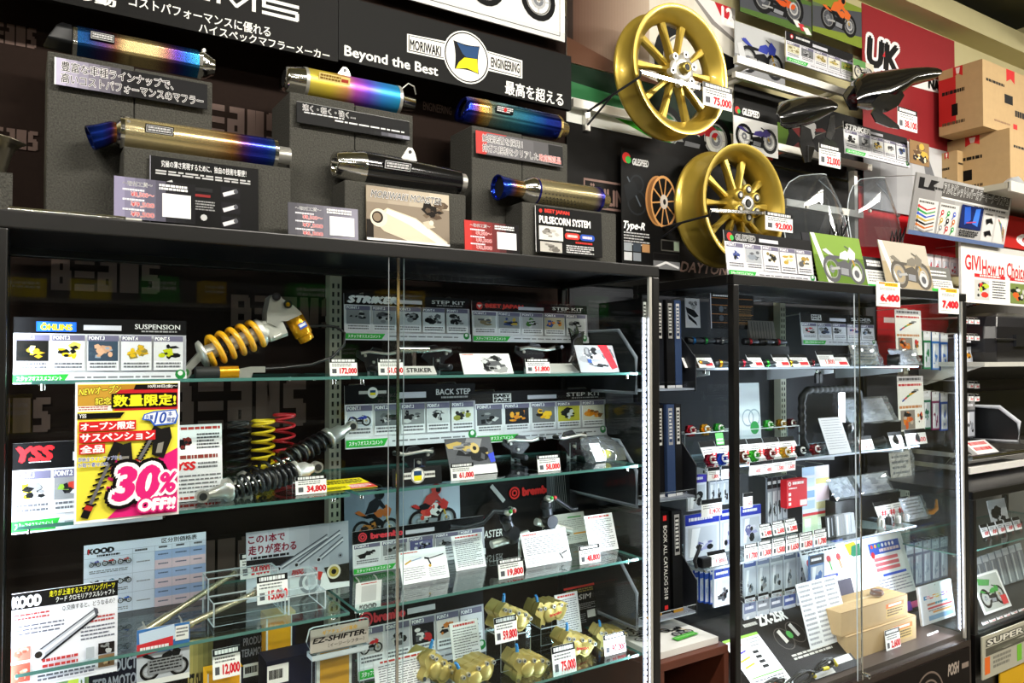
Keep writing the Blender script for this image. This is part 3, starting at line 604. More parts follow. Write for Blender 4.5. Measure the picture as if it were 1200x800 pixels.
def d(p):
    p.R(0, 0, .8, 100, '#d0d0d0'); p.C(8, 10, 4.5, '#c6372e', 10); p.T('BEET JAPAN', 14, 5, 50, 15, '#c6372e', b=.05); p.T('PULSECORN SYSTEM', 6, 21, 82, 36, '#f2f1ee', b=.04)
    p.R(5, 42, 40, 72, '#d9d6d0'); p.blob(8, 46, 37, 68, ['#8a8680', '#b9b5ae', '#6a6660'], 7); p.R(6, 76, 38, 98, '#bdbab2'); p.blob(8, 78, 36, 97, ['#6a6660', '#8a8680'], 5)
    for x, c in ((44, '#cc3a30'), (67, '#2a4fae')): p.R(x+2, 52, x+17, 66, c); p.C(x+2, 59, 7, c, 12); p.C(x+17, 59, 7, c, 12); p.F(x+2, 56, x+17, 63, 1, '#f0dcd8', .8)
    p.F(44, 45, 66, 49, 1, '#cccccc', .8); p.F(58, 70, 84, 75, 1, '#c6372e', .8); p.F(44, 79, 86, 98, 4, '#c9c9c9', .55)
card('info_board', 'black product board with red and blue pills below the perforated silencer', 'sign', 628, 240, 706, 302, 1.885, d, '#1b1a19', .04, .003)
# ================================================================ posters on the wall to the right of the silencers
def d(p):                                               # upper big picture: brown card, rider's machine behind the wheel
    p.G(0, 0, 45, 100, '#4a3226', '#b8a592', 28); p.G(45, 0, 100, 100, '#d9d2c4', '#e6e1d6', 4); p.P([(0, 100), (0, 78), (30, 92), (60, 100)], '#5a3c2c')
    p.P([(70, 0), (100, 0), (100, 36), (84, 24)], '#8f8a86'); p.P([(72, 0), (92, 0), (100, 14), (100, 32), (86, 20)], '#e8e4e2'); p.P([(86, 0), (97, 0), (97, 14), (90, 12)], '#c2202c'); p.T('12', 91, 2, 98, 18, '#f4f0ee', b=.04)
    p.O(66, 72, 40, 28, '#26262a', 28); p.O(66, 72, 27, 25, '#7d7d80', 28); p.C(66, 72, 10, '#55555a'); p.P([(80, 46), (100, 52), (100, 70), (84, 78)], '#1a1a1e')
card('wall_poster', 'brown and cream motorcycle poster behind the upper gold wheel', 'poster', 664, -60, 862, 123, 2.235, d, '#cfc6b8')
def d(p):
    p.R(0, 0, 100, 46, '#1c4a2c'); p.P([(0, 46), (0, 24), (100, 44), (100, 46)], '#2f6a40'); p.R(0, 46, 100, 86, '#e4e6df'); p.P([(12, 50), (26, 50), (62, 84), (54, 86)], '#3fae2c')
    p.bike(45, 34, 97, 97, '#a8222a', '#17181b'); p.R(0, 86, 100, 100, '#2b2523')
card('wall_poster', 'green and white motorcycle poster with slanting green stripe behind the upper gold wheel', 'poster', 664, 73, 862, 197, 2.232, d, '#e0e0da')
def d(p):
    p.G(0, 0, 100, 100, '#23201f', '#2e2927', 4)
    (a, b), (c, e) = p.u(684, 208), p.u(740, 250); p.poly([(a, b), (c, b), (c, e), (a, e)], '#8a6f66'); p.poly([(a+.6, b+1.4), (c-.6, b+1.4), (c-.6, e-1.4), (a+.6, e-1.4)], '#2c2625'); p.T('ÖHLINS', a+2, b+3, c-1, e-3, '#8a6f66', b=.03)
    p.TL('DAYTONA', 797, 306, 318, 860, '#8a7268', b=.02, sh=.25)
card('banner', 'dark banner with faint boxed lettering behind the black wheel poster', 'banner', 664, 142, 872, 345, 2.226, d, '#26211f')
def d(p):
    p.C(9, 8, 4.6, '#c8332e', 14); p.C(12, 9.5, 3.2, '#3fae4a', 12); p.T('GILESPEED', 19, 7.5, 46, 13, '#f2f2f2', b=.04, sh=.25)
    p.C(26, 28, 9, '#1f2327', 16); p.O(26, 29, 8, 6.4, '#3c424a'); p.O(26, 45, 11, 9.4, '#3c424a'); p.L(10, 24, 32, 48, 1.4, '#4c535c'); p.P([(4, 32), (20, 26), (30, 36), (10, 46)], '#2b3036')
    cx, cy = 70, 41
    for x, m in ((58, '#8a5f36'), (56, '#a8794a')):
        pass
    ax = p.h/p.w
    def ell(cx, rx, ry, m, n=28): p.poly([(cx+rx*math.cos(2*PI*i/n), cy-ry*math.sin(2*PI*i/n)) for i in range(n)], m)
    ell(62, 22, 22, '#b07c48'); ell(63, 20, 20.5, '#7f5630'); ell(72, 23, 23, '#d29a5e'); ell(72, 20.5, 20.6, '#1b1a1a')
    for i in range(10):
        a = 2*PI*i/10+.1; p.L(72+3*math.cos(a), cy-3*math.sin(a), 72+20.6*math.cos(a), cy-20.8*math.sin(a), 1.3, '#d29a5e')
    ell(72, 7, 6.5, '#cfc6bc', 12); ell(73, 2.6, 2.6, '#3a3634', 10)
    p.T('Type-R', 3, 62, 38, 70, '#ffffff', b=.03, sh=.3); p.F(3, 71, 46, 83, 5, '#bdbdbd', .45); p.R(66, 74, 99, 84, '#56544f'); p.R(67, 75, 88, 83, '#1c1b1b'); p.R(89, 75, 98, 83, '#9fb09a'); p.R(52, 86, 98, 92, '#4a4846'); p.R(52.8, 86.6, 97.2, 91.4, '#1c1b1b')
    for i in range(5): p.R(3+15*(i % 3), 80+8*(i//3), 16+15*(i % 3), 87+8*(i//3), ['#9aa0a6', '#3e4650', '#b88a5c', '#d0d2d4', '#8a9098'][i])
    p.R(52, 93, 99, 100, '#77787a'); p.L(54, 99, 74, 94, 2, '#e8e8e8'); p.L(74, 94, 97, 98, 2, '#e8e8e8')
card('wheel_poster', 'black upright poster picturing a bronze wheel, left of the lower gold wheel', 'poster', 728.5, 172, 797, 317, 2.18, d, '#1b1a1a', .01, .004)
# ================================================================ gold wheels on wall hooks
def wheel(label, cx, cy, w, Rr, nsp, rear):
    Y0 = 1.995; c = at(cx, cy, Y0); t = thing('wheel_exhibit', label, 'wheel', (c.x, Y0+w/2, c.z-Rr), 'gold motorcycle wheels on the wall')
    prof = [(0, Rr), (.006, Rr+.001), (.012, Rr-.003), (.015, Rr-.014), (.026, Rr-.018), (w*.36, Rr-.042), (w*.62, Rr-.042), (w-.026, Rr-.018), (w-.015, Rr-.014), (w-.012, Rr-.003), (w-.006, Rr+.001), (w, Rr),
            (w, Rr-.012), (w-.02, Rr-.028), (w*.66, Rr-.054), (w*.34, Rr-.054), (.022, Rr-.03), (.006, Rr-.024), (0, Rr-.012), (0, Rr)]
    MB().lathe(c, (0, 1, 0), prof, GOLD, 64).build('rim', t)
    ym = c.y+w*(.36 if rear else .44); hr = .062 if rear else .05
    for i in range(nsp):
        k = (i//2)*2*PI/(nsp/2)+(.285 if i % 2 else -.285)+.35; k0 = (i//2)*2*PI/(nsp/2)+(.2 if i % 2 else -.2)+.35
        r0, r1 = hr*.8, Rr-.05; p0 = V(c.x+r0*math.cos(k0), ym, c.z+r0*math.sin(k0)); p1 = V(c.x+r1*math.cos(k), ym+.004, c.z+r1*math.sin(k)); dd = (p1-p0).normalized(); s = V(0, 1, 0).cross(dd)
        rings = []
        for j in range(7):
            q = j/6; wd = .0105-.0035*math.sin(PI*min(1, q*1.2))+.004*q*q; dp = .019-.006*q; o = p0+(p1-p0)*q
            rings.append([o+s*wd*a+V(0, dp*b, 0) for a, b in ((-1, .6), (-.6, 1), (.6, 1), (1, .6), (1, -.6), (.6, -1), (-.6, -1), (-1, -.6))])
        MB().loft(rings, GOLD, smooth=False).build('spoke', t)
    m = MB()
    if rear:
        m.lathe((c.x, c.y-.006, c.z), (0, 1, 0), [(0, .02), (0, .05), (.03, .066), (w*.5, .066), (w*.7, .05), (w*.8, .03)], GOLD, 36); m.build('hub', t)
        f = MB().lathe((c.x, c.y-.012, c.z), (0, 1, 0), [(0, .016), (-.002, .03), (.006, .034), (.014, .03)], STEEL, 24).cyl((c.x, c.y-.016, c.z), (c.x, c.y-.013, c.z), .013, RUBBER); f.build('bearing', t)
        for i in range(6):
            a = 2*PI*i/6+PI/2; x, z = c.x+.054*math.cos(a), c.z+.054*math.sin(a)
            l = MB().lathe((x, c.y-.012, z), (0, 1, 0), [(-.002, .014), (-.002, .021), (.012, .022)], GOLD, 20).lathe((x, c.y-.013, z), (0, 1, 0), [(-.002, .009), (-.003, .0145), (0, .0155)], RUBBER, 18).cyl((x, c.y-.018, z), (x, c.y-.013, z), .0085, STEEL, n=14); l.build('damper_seat', t)
    else:
        m.lathe((c.x, c.y-.002, c.z), (0, 1, 0), [(.016, .02), (.016, .04), (.03, .05), (w*.6, .05), (w*.9, .04), (w, .02)], GOLD, 36); m.build('hub', t)
        m = MB().lathe((c.x, c.y-.004, c.z), (0, 1, 0), [(.002, .02), (0, .026), (.0, .05), (.016, .053)], ALU, 24)
        for i in range(6):
            a = 2*PI*i/6+.3; x, z = c.x+.055*math.cos(a), c.z+.055*math.sin(a); m.cyl((x, c.y-.006, z), (x, c.y+.014, z), .013, ALU, n=14).cyl((x, c.y-.0075, z), (x, c.y-.006, z), .005, RUBBER, n=10)
        m.build('disc_carrier', t)
        MB().lathe((c.x, c.y-.01, c.z), (0, 1, 0), [(-.014, .012), (-.016, .018), (-.004, .021), (.012, .022)], mat('#8a7a3a', .35, .8), 24).cyl((c.x, c.y-.024, c.z), (c.x, c.y-.018, c.z), .011, RUBBER).build('axle_collar', t)
    return c
wheel('narrow gold spoked front wheel hanging above, tagged 75,000', 800, 81, .108, .236, 10, False)
wheel('wide gold spoked rear wheel hanging below, tagged 92,000', 874, 239, .15, .233, 10, True)
def hook(label, x0, y0, x1, y1, x2, y2):                # display arm: rail stub on the wall, rod up to the spoke, flat bar forward
    a, b, e = at(x0, y0, 2.215), at(x1, y1, 1.975), at(x2, y2, 1.96)
    t = thing('wheel_hook', label, 'wall hook', a, 'wheel display hooks')
    MB().tube([a, b-V(0, 0, .0), b+V(0, -.004, .018)], .0045, GUN).build('arm', t); MB().tube([a+V(0, 0, -.05), a+(b-a)*.5], .004, GUN).build('strut', t)
    MB().box(a+V(-.012, -.004, -.07), a+V(.012, .012, .02), STEEL).build('wall_plate', t)
    d_ = (e-b).normalized(); n = V(0, 0, 1); MB().loft([[q+V(0, -.003, .006), q+V(0, .003, .006), q+V(0, .003, -.006), q+V(0, -.003, -.006)] for q in (b+V(0, 0, .018), e)], CHROME, smooth=False).build('flat_bar', t)
hook('steel hook arm holding the upper gold wheel', 688, 131, 750, 90, 830, 106)
hook('steel hook arm holding the lower gold wheel', 768, 269, 832, 252, 900, 250)
price('75,000', 'white price tag with red 75,000 on the upper gold wheel', 824, 95, 858, 131, 1.95, None, 0, '#555555')
price('92,000', 'white price tag with red 92,000 on the lower gold wheel', 897, 247, 929, 273, 1.95, None, 0)
# perforated rails on the wall
def rail(label, x0, y0, x1, y1, Y, h=.03, dep=.02, m=ALU, group='wall display rails'):
    a, b = at(x0, y0, Y), at(x1, y1, Y); z = (a.z+b.z)/2; mb = MB().box((a.x, Y, z-h/2), (b.x, Y+dep, z+h/2), m)
    for k in (.12, .88): x = a.x+(b.x-a.x)*k; mb.box((x-.006, Y+dep, z-h*.35), (x+.006, WY, z+h*.35), m)
    return solo('display_rail', label, 'rail', mb, (a.x, Y, z), group)
rail('steel rail on the wall left of the upper wheel behind its hook', 672, 118, 752, 139, 2.2)
rail('upper beige rail across the small motorcycle posters', 864, 76, 1000, 104, 2.1)
rail('silver rail just under the upper beige rail', 862, 90, 960, 112, 2.12, .022)
rail('silver rail behind the small carbon fender and its price tag', 912, 172, 1022, 196, 2.15, .03)
rail('flat silver rail in front of the left clear windscreen', 922, 235, 1012, 253, 2.1, .03)
# ================================================================ posters further right
def race(bg, fg, col):
    def d(p):
        p.R(0, 0, 100, 100, bg); p.R(0, 0, 100, 30, fg); p.P([(0, 40), (100, 10), (100, 74), (0, 90)], '#4a4c52'); p.P([(0, 88), (100, 72), (100, 100), (0, 100)], fg)
        p.bike(16, 14, 88, 84, col, '#1b1b20', col)
    return d
def d(p): race('#3f4148', '#4d6a2e', '#d2551e')(p); [p.P([(72+i*7, 70+i*6), (80+i*7, 68+i*6), (86+i*7, 84+i*6), (78+i*7, 88+i*6)], '#c7323c' if i % 2 else '#e8e6e2') for i in range(3)]
card('race_photo', 'race photo of an orange motorcycle on track with red and white kerb', 'poster', 867, -30, 951, 43, 2.2, d, '#3f4148')
card('race_photo', 'race photo of an orange rider leaning on track above green grass', 'poster', 952, -14, 1010, 57, 2.2, race('#5a6a4a', '#7a8a2e', '#d8692c'), '#55604a')
def d(p): p.P([(0, 60), (100, 50), (100, 100), (0, 100)], '#8f9194'); p.bike(8, 12, 96, 90, '#3a46a8', '#22242a'); p.P([(4, 40), (14, 36), (26, 84), (14, 90)], '#d0d2d4')
card('motorcycle_photo', 'pale photo of a blue and white motorcycle behind the upper beige rail', 'poster', 861, 24, 920, 104, 2.19, d, '#bfc1c2')
def lw(p): p.C(8, 12, 8, '#c0303a', 12); p.C(8, 12, 4.5, '#e8d8d8', 10); p.F(14, 7, 34, 17, 1, '#d8d8d8', .7)
card('product_board', 'black headed product board with five pictures below the race photos', 'sign', 921, 36, 1000, 97, 2.12, points(lw, [('#c6c2a4', ['#8a8058', '#e0dcc0']), ('#6a6c6e', ['#3a3a3c', '#9a9c9e']), ('#cfcabc', ['#8a7a3a', '#b8a878']), ('#d6d2c0', ['#b0a058', '#6a6450']), ('#7a8a4a', ['#b8a030', '#4a5a2a'])], 'WOLFMAN' if False else None, head=.3), '#dcdce0', hang=1)
card('info_card', 'small green and white photo card at the right end of the product board', 'picture', 1000, 68, 1024, 99, 2.08, lambda p: (p.R(0, 0, 60, 34, '#5a8a4a'), p.bike(4, 20, 96, 92, '#8a8a8a', '#4a4238')), '#c9c4b0', hang=1)
def d(p): p.R(0, 0, 100, 26, '#2a2a2a'); p.C(9, 13, 8, '#c8332e', 12); p.C(12, 15, 5, '#3fae4a', 10); p.T('GILESPEED', 20, 6, 58, 20, '#f2f2f2', b=.04, sh=.2); p.R(0, 26, 100, 100, '#eeeeec'); p.bike(4, 36, 98, 94, '#4a3f8a', '#1b1b1f')
card('motorcycle_photo', 'white photo of a purple tanked motorcycle just right of the upper wheel', 'poster', 860, 120, 912, 186, 2.13, d, '#e8e8e6', .02)
# dark strips and pictures behind the fenders
def d(p): p.R(0, 0, 100, 100, '#1d1c1c'); p.P([(2, 30), (40, 40), (60, 70), (10, 80)], '#5a7a2a'); p.P([(2, 74), (30, 80), (26, 94), (2, 90)], '#c23a3a'); p.blob(30, 20, 90, 90, ['#2a2a2c', '#7a2a2a', '#d0d0d0', '#3a4a2a', '#46464a'], 9)
card('race_photo', 'dark race photo behind the small carbon fender', 'poster', 861, 98, 1012, 215, 2.225, d, '#1d1c1c')
def d(p): p.G(0, 0, 100, 100, '#231f1e', '#4a4644', 5); p.P([(30, 100), (60, 30), (80, 30), (70, 100)], '#5d5a58'); p.R(0, 0, 100, 8, '#141414')
card('banner', 'dark grey picture banner behind the left clear windscreen', 'banner', 905, 196, 1010, 330, 2.23, d, '#2a2625')
def d(p):
    p.R(0, 0, 100, 62, '#8c262a'); p.G(0, 62, 100, 100, '#8e9094', '#d9dadc', 6); p.P([(40, 62), (70, 66), (100, 90), (100, 62)], '#c9cacd')
    p.P([(60, 64), (68, 68), (86, 92), (80, 95), (66, 82)], '#77797e'); p.C(83, 91, 7, '#8a8c90')
    p.TL('UK', 1017, 43, 75, 1052, '#1d1a1b', b=.05, oc='#f0eceb', ow=.05, sh=.1); p.PP([(1034, 66), (1037, 60), (1037, 67)], '#c4232b')
    q = [p.u(1060, 84), p.u(1122, 99), p.u(1122, 115), p.u(1060, 99)]; p.poly(q, '#efeceb'); p.TL('NAYA', 1088, 91.5, 103, 1112, '#1d1a1b', b=.06)
card('maker_flag', 'dark red flag with black and white initials over a grey picture, above the carbon fender', 'banner', 1010, 3, 1121, 262, 2.2, d, '#8c262a', 0, .003)
card('banner', 'bright red banner behind the right clear windscreen', 'banner', 1006, 205, 1120, 322, 2.21, lambda p: (p.R(0, 0, 100, 12, '#1c1a1a'), p.P([(14, 55), (40, 52), (44, 70), (20, 72)], '#d8534e')), '#c81e26')
def st(p): p.T('STRIKER', 2, 6, 40, 22, '#f4f4f4', b=.05, sh=.25)
card('product_board', 'product board with italic white heading below the big carbon fender', 'sign', 990, 141, 1065, 197, 2.02, points(st, [('#e4e4e2', ['#1b1b1d', '#3a3a3c']), ('#77797c', ['#2a2a2c', '#aaaaaa']), ('#cfcfcb', ['#26262a', '#b89a3a']), ('#dadad6', ['#77777a', '#3a3a3a']), ('#cfd2d6', ['#3a4a7a', '#222222'])], 'REAR FENDER' if False else None), '#dcdce0', .05, hang=1)
card('info_card', 'small brown photo card at the right end of the italic headed board', 'picture', 1066, 163, 1089, 196, 2.0, lambda p: (p.blob(0, 0, 100, 100, ['#5a4026', '#c8a23a', '#3a2a1c', '#e0d0b0'], 9),), '#8a6a42', hang=1)
# ================================================================ carbon fenders
CARB = mat('#0d0d0f', .12, coat=1, var=.5, scale=260)
def shell(name, t, spine, m=CARB, n=12):                # spine: (point, half width, drop, up-vector tilt) rings of an arched sheet with thickness
    outer, inner = [], []
    for (p, hw, dr, tw) in spine:
        p = Vector(p); o, i_ = [], []
        for k in range(n+1):
            a = PI*k/n; x = -math.cos(a)*hw; z = -(1-math.sin(a))*dr; o.append(p+V(x*math.cos(tw), x*math.sin(tw), z)); i_.append(p+V(x*.95*math.cos(tw), x*.95*math.sin(tw), z-.004))
        outer.append(o+i_[::-1])
    return MB().loft(outer, m).build(name, t)
def sweep(p, ax, hw, dr, up): return p, ax, hw, dr, up
def sheet(name, t, rows, m=CARB, n=12):                  # rows: (centre, across unit, up unit, half width, drop)
    R_ = []
    for p, ac, up, hw, dr in rows:
        p, ac, up = Vector(p), Vector(ac).normalized(), Vector(up).normalized(); o, i_ = [], []
        for k in range(n+1):
            a = PI*k/n; o.append(p-ac*math.cos(a)*hw-up*(1-math.sin(a))*dr); i_.append(p-ac*math.cos(a)*hw*.95-up*((1-math.sin(a))*dr*.97+.004))
        R_.append(o+i_[::-1])
    return MB().loft(R_, m).build(name, t)
Y = 1.93
P = lambda x, y, Y=1.93: at(x, y, Y)
c = P(955, 140); t = thing('carbon_fender', 'small round backed carbon fender tagged 32,000, right of the purple motorcycle photo', 'fender', c)
ac, up = (0, .3, .95), (0, -.95, .3)
sheet('shell', t, [(P(912, 134), (.2, .6, .7), (-.8, -.6, .3), .022, .02), (P(918, 131), (.1, .3, .95), (-.4, -.9, .2), .042, .04), (P(930, 127), ac, up, .06, .055), (P(948, 123), ac, up, .066, .06), (P(965, 120), ac, up, .058, .055), (P(976, 120), (0, .3, .95), (.3, -.9, .3), .042, .045), (P(982, 123), (0, .3, .95), (.7, -.7, .2), .022, .025)])
MB().prism([(0, 0), (.06, -.01), (.085, -.08), (.06, -.14), (.02, -.15), (-.01, -.08)], P(938, 146), (1, 0, 0), (0, 0, 1), .004, CARB).build('side_arm', t); MB().prism([(0, 0), (.03, .01), (.03, -.06), (.0, -.1), (-.03, -.09)], P(972, 136, 1.9), (1, 0, 0), (0, 0, 1), .004, CARB).build('side_tab', t)
t = thing('carbon_fender', 'large glossy carbon rear fender with upswept tip before the dark red flag, tagged 38,100', 'fender', P(1030, 120))
up0 = (-.25, -.35, 1)
ac, up = (.05, .3, .95), (-.1, -.95, .3)
sheet('shell', t, [(P(1004, 112), ac, (-.7, -.7, .4), .03, .03), (P(1012, 104), ac, up, .062, .05), (P(1026, 98), ac, up, .088, .07), (P(1042, 95), ac, up, .09, .075), (P(1058, 90), ac, up, .074, .065), (P(1074, 84), ac, up, .046, .05), (P(1090, 82), ac, up, .038, .04), (P(1100, 82), ac, (.3, -.9, .4), .032, .035), (P(1104, 83), ac, (.7, -.6, .3), .018, .02)])
MB().prism([(0, 0), (.05, .05), (.13, .07), (.2, .045), (.15, .0), (.12, -.04), (.06, -.05)], P(987, 112, 1.95), (1, .1, 0), (0, 0, 1), .005, CARB).build('front_wing', t)
MB().prism([(0, 0), (.1, .07), (.22, .085), (.27, .12), (.3, .1), (.24, .04), (.14, -.005), (.06, -.03)], P(1020, 122, 1.9), (1, .1, 0), (0, 0, 1), .005, CARB).build('side_panel', t)
MB().prism([(0, 0), (.03, .03), (.16, .01), (.24, -.005), (.25, -.02), (.15, -.03), (.04, -.03)], P(1020, 133, 1.86), (1, .1, 0), (0, 0, 1), .005, CARB).build('chain_guard', t)
price('32,000', 'white price tag with red 32,000 on the small carbon fender', 960, 167, 985, 198, 1.9, None, 0)
price('38,100', 'white price tag with red 38,100 on the big carbon fender', 1052, 124, 1075, 156, 1.88, None, 0)
# upright and clear windscreens
a = at(1003, 200, 2.12); b = at(1003, 318, 2.12); solo('wall_upright', 'pale steel wall upright between the two clear windscreens', 'upright', MB().box((a.x-.012, 2.12, b.z), (a.x+.012, 2.15, a.z), ALU), (a.x, 2.12, b.z))
def screen(label, x0, x1, yt, yb, Y):
    a, b = at(x0, yb, Y), at(x1, yb, Y); h = at((x0+x1)/2, yt, Y).z-b.z; w = b.x-a.x; rows = []
    z0 = b.z
    for i in range(9):
        q = i/8; hw = w/2*(1 if q < .35 else math.sqrt(max(.05, 1-((q-.35)/.68)**2))); rows.append([V(a.x+w/2+hw*(2*k/14-1), Y-.05+.08*(2*k/14-1)**2+.05*q, z0+h*q) for k in range(15)])
    n = 15; vs = [p for r in rows for p in r]+[p+V(0, .003, 0) for r in rows for p in r]; N = len(rows)*n; fs = []
    for i in range(8):
        for k in range(14): q = (i*n+k, i*n+k+1, (i+1)*n+k+1, (i+1)*n+k); fs += [q, tuple(v+N for v in q[::-1])]
    t = thing('windscreen', label, 'windscreen', (a.x+w/2, Y, z0), 'clear motorcycle windscreens')
    MB().add(vs, fs, SMOKE, True).build('screen', t); rim = [r[0] for r in rows]+rows[-1][1:-1]+[r[-1] for r in rows[::-1]]; MB().tube(rim, .0025, AEDGE, 6).build('edge', t)
    for k in (3, 11): q = rows[4][k]; MB().cyl(q+V(0, -.006, 0), q+V(0, .004, 0), .007, STEEL, n=10).build('bolt', t)
    m = MB()
    for k in range(4): m.tube([V(a.x+w*(.4+.06*k), Y-.05, z0+.02), V(a.x+w*(.36+.09*k), Y-.07, z0+.07+.01*k), V(a.x+w*(.45+.05*k), Y-.06, z0+.03)], .003, BLACK, 6)
    m.build('bracket_arm', t)
screen('clear windscreen left of the pale wall upright', 928, 1004, 204, 292, 2.05); screen('clear windscreen right of the pale wall upright', 1006, 1066, 208, 296, 2.05)
# ================================================================ lever board, cards on the top of the right showcase
def d(p):
    p.G(0, 0, 100, 100, '#8f8d8c', '#c4c2c0', 5); p.R(0, 93, 100, 100, '#5d6f96'); p.P([(3, 6), (8, 6), (8, 20), (12, 20), (14, 7), (22, 7), (17, 15), (19, 24), (14, 24), (3, 24)], '#1c1b1c'); p.F(15, 17, 28, 22, 1, '#2b2b2b', .8)
    p.R(26, 5, 98, 30, '#55524f'); p.T('アルミビレットレバーカラーオーダーシステム', 27, 6, 97, 24, '#262422', b=.008, oc='#f0efec', ow=.03); p.R(26, 30, 98, 33, '#e6e4e0'); p.F(60, 34, 96, 38, 1, '#55534f', .8)
    for x, w in ((5, 19), (26, 19), (72, 12), (86, 12)): p.R(x, 40, x+w, 92, '#d9d6d2'); p.F(x+1, 43, x+w*.8, 47, 1, '#55534f', .8)
    cs = ['#c23a3a', '#2a9a4a', '#3a5ac2', '#c2a03a', '#26262a', '#c26a2a', '#8a8a8c']
    for i in range(7): y = 52+i*6; p.L(6, y, 14, y+5, 3, cs[i]); p.L(14, y+5, 22, y-1, 2, cs[i]); p.C(6, y, 3, cs[i], 8)
    for i in range(9): p.C(29+(i % 3)*6, 56+(i//3)*13, 4.6, cs[i % 7], 10); p.C(29+(i % 3)*6, 56+(i//3)*13, 2, '#efece8', 8); p.L(29+(i % 3)*6, 57+(i//3)*13, 27+(i % 3)*6, 65+(i//3)*13, 2, cs[i % 7])
    p.R(47, 36, 70, 76, '#14245a'); p.P([(50, 40), (56, 38), (58, 60), (52, 70)], '#2a5ac2'); p.P([(62, 40), (67, 38), (66, 70), (60, 66)], '#3f7ae0'); p.L(54, 66, 64, 62, 2, '#c24a6a'); p.F(48, 79, 68, 91, 3, '#444444', .6)
    for y in (54, 76): p.P([(74, y), (80, y-4), (83, y+6), (79, y+4), (76, y+9), (75, y+5)], '#1b1b1d')
    for i in range(6): p.L(88+i*1.6, 50+i*3, 92+i, 58+i*6, 2, cs[i])
card('lever_board', 'slanted grey board showing coloured levers under a white japanese heading', 'sign', 1063, 204, 1176, 291, 1.98, d, '#a9a7a5', -.17, .008, hang=1)
def gs(p): p.C(6, 13, 9, '#c8332e', 14); p.C(8, 15, 6, '#3fae4a', 12); p.T('GILESPEED', 12, 6, 34, 19, '#262626', b=.0, oc='#f2f2f2', ow=.03, sh=.2)
on2 = 1.772
card('product_board', 'product board with red and green mark, in front of the lower gold wheel', 'sign', 853, 268, 955, 326.5, 1.78, points(gs, [('#c3c8d6', ['#3a4a8a', '#dfe3ea', '#22242c']), ('#a8acb2', ['#5a5c62', '#88909a']), ('#e4e2dc', ['#3a3a34', '#8a7a4a']), ('#e4e0d6', ['#b89a3a', '#d8c89a']), ('#d6d4ce', ['#a88a3a', '#5a5a5a'])]), '#dcdce0', .12, on=on2)
def ph(g, c, c2='#26262a', g2='#8a8c5a'):
    return lambda p: (p.R(0, 0, 100, 42, g2), p.R(0, 42, 100, 100, g), p.P([(0, 0), (8, 0), (30, 100), (20, 100)], '#e8e8e4'), p.bike(14, 14, 98, 94, c, c2), p.C(80, 74, 15, '#c9c9c9', 12), p.C(80, 74, 8, '#55565a', 10))
card('photo_card', 'dark photo card standing behind the green motorcycle photo card', 'picture', 950, 270, 975, 327, 1.83, lambda p: (p.P([(40, 20), (100, 40), (100, 60), (50, 80)], '#8a8a9a'), p.F(10, 60, 80, 90, 4, '#c9c9d2')), '#3a3a46', .2, on=on2)
card('photo_card', 'green photo card of a silver cruiser motorcycle on the right showcase top', 'picture', 960, 270, 1018, 331, 1.78, ph('#5a7a1e', '#d9d9dc', '#55555a', '#7a9a3a'), '#7a9a3a', .2, on=on2)
card('product_board', 'small dark headed card between the two motorcycle photo cards', 'sign', 1018, 299, 1046, 333, 1.8, lambda p: (p.R(0, 0, 100, 40, '#3f3f3f'), p.F(12, 10, 70, 30, 2, '#eeeeee', .8), p.R(0, 84, 100, 100, GREEN), p.F(8, 46, 90, 80, 4, '#8a8a8a')), '#dededa', .2, on=on2)
card('photo_card', 'sepia photo card of a roadster motorcycle on the right showcase top', 'picture', 1040, 279, 1096, 335, 1.78, ph('#a8987a', '#7a7468', '#57524a', '#b8b0a0'), '#b8b0a0', .2, on=on2)
card('product_board', 'small grey card with green foot right of the sepia photo card', 'sign', 1093, 311, 1119, 337, 1.78, lambda p: (p.R(0, 0, 100, 46, '#6a6a66'), p.F(8, 14, 80, 40, 2, '#e8e8e4'), p.R(0, 80, 100, 100, GREEN), p.F(8, 52, 90, 76, 3, '#8a8a8a')), '#dededa', .2, on=on2)
def yp(num, label, x0, y0, x1, y1):
    def d(p): p.R(10, 3, 90, 10, '#e08a2a'); p.R(34, 5, 90, 18, '#e8d01e'); p.F(38, 7, 86, 16, 1, '#b8862a', .9); p.F(14, 24, 80, 36, 2, '#8a8a8a'); p.T(num, 18, 52, 94, 82, '#d8202c', b=.07); p.F(10, 88, 60, 92, 1, '#8a8a8a')
    card('hanging_price_tag', label, 'price tag', x0, y0, x1, y1, 1.69, d, '#f4f2ec', 0, .002, 'hanging price tags')
yp('6,400', 'hanging price tag with yellow top and red 6,400 on the showcase rim', 1027, 329, 1055, 360); yp('7,400', 'hanging price tag with yellow top and red 7,400 at the showcase corner', 1100, 336, 1124, 368)
# ================================================================ left case: boards, suspension units, rods and boxes
ohl = lambda p: (p.R(12, 6, 34, 21, '#1f5fd0'), p.R(13, 7.5, 33, 19.5, '#2a6fe0'), p.T('ÖHLINS', 14.5, 8, 31.5, 18.5, '#f2e21e', b=.05))
card('product_board', 'product board with blue and yellow mark, on the top shelf left of the gold shock', 'sign', 16, 371, 218, 447, 1.765,
     points(ohl, [('#2a2620', ['#d8b02a', '#b8901e', '#e8d89a', '#1b1a18']), ('#e8e6e2', ['#e2b81e', '#26262a', '#f0d860']), ('#3a4a5a', ['#c89a7a', '#d8a888', '#8fa0b0']), ('#dcdce0', ['#d8b01e', '#8a7a3a', '#c8a01e']), ('#d6d6da', ['#1e1e20', '#b8c01e', '#3a3a3c'])], 'SUSPENSION'), '#dedee2', .03, on=S1-.008)
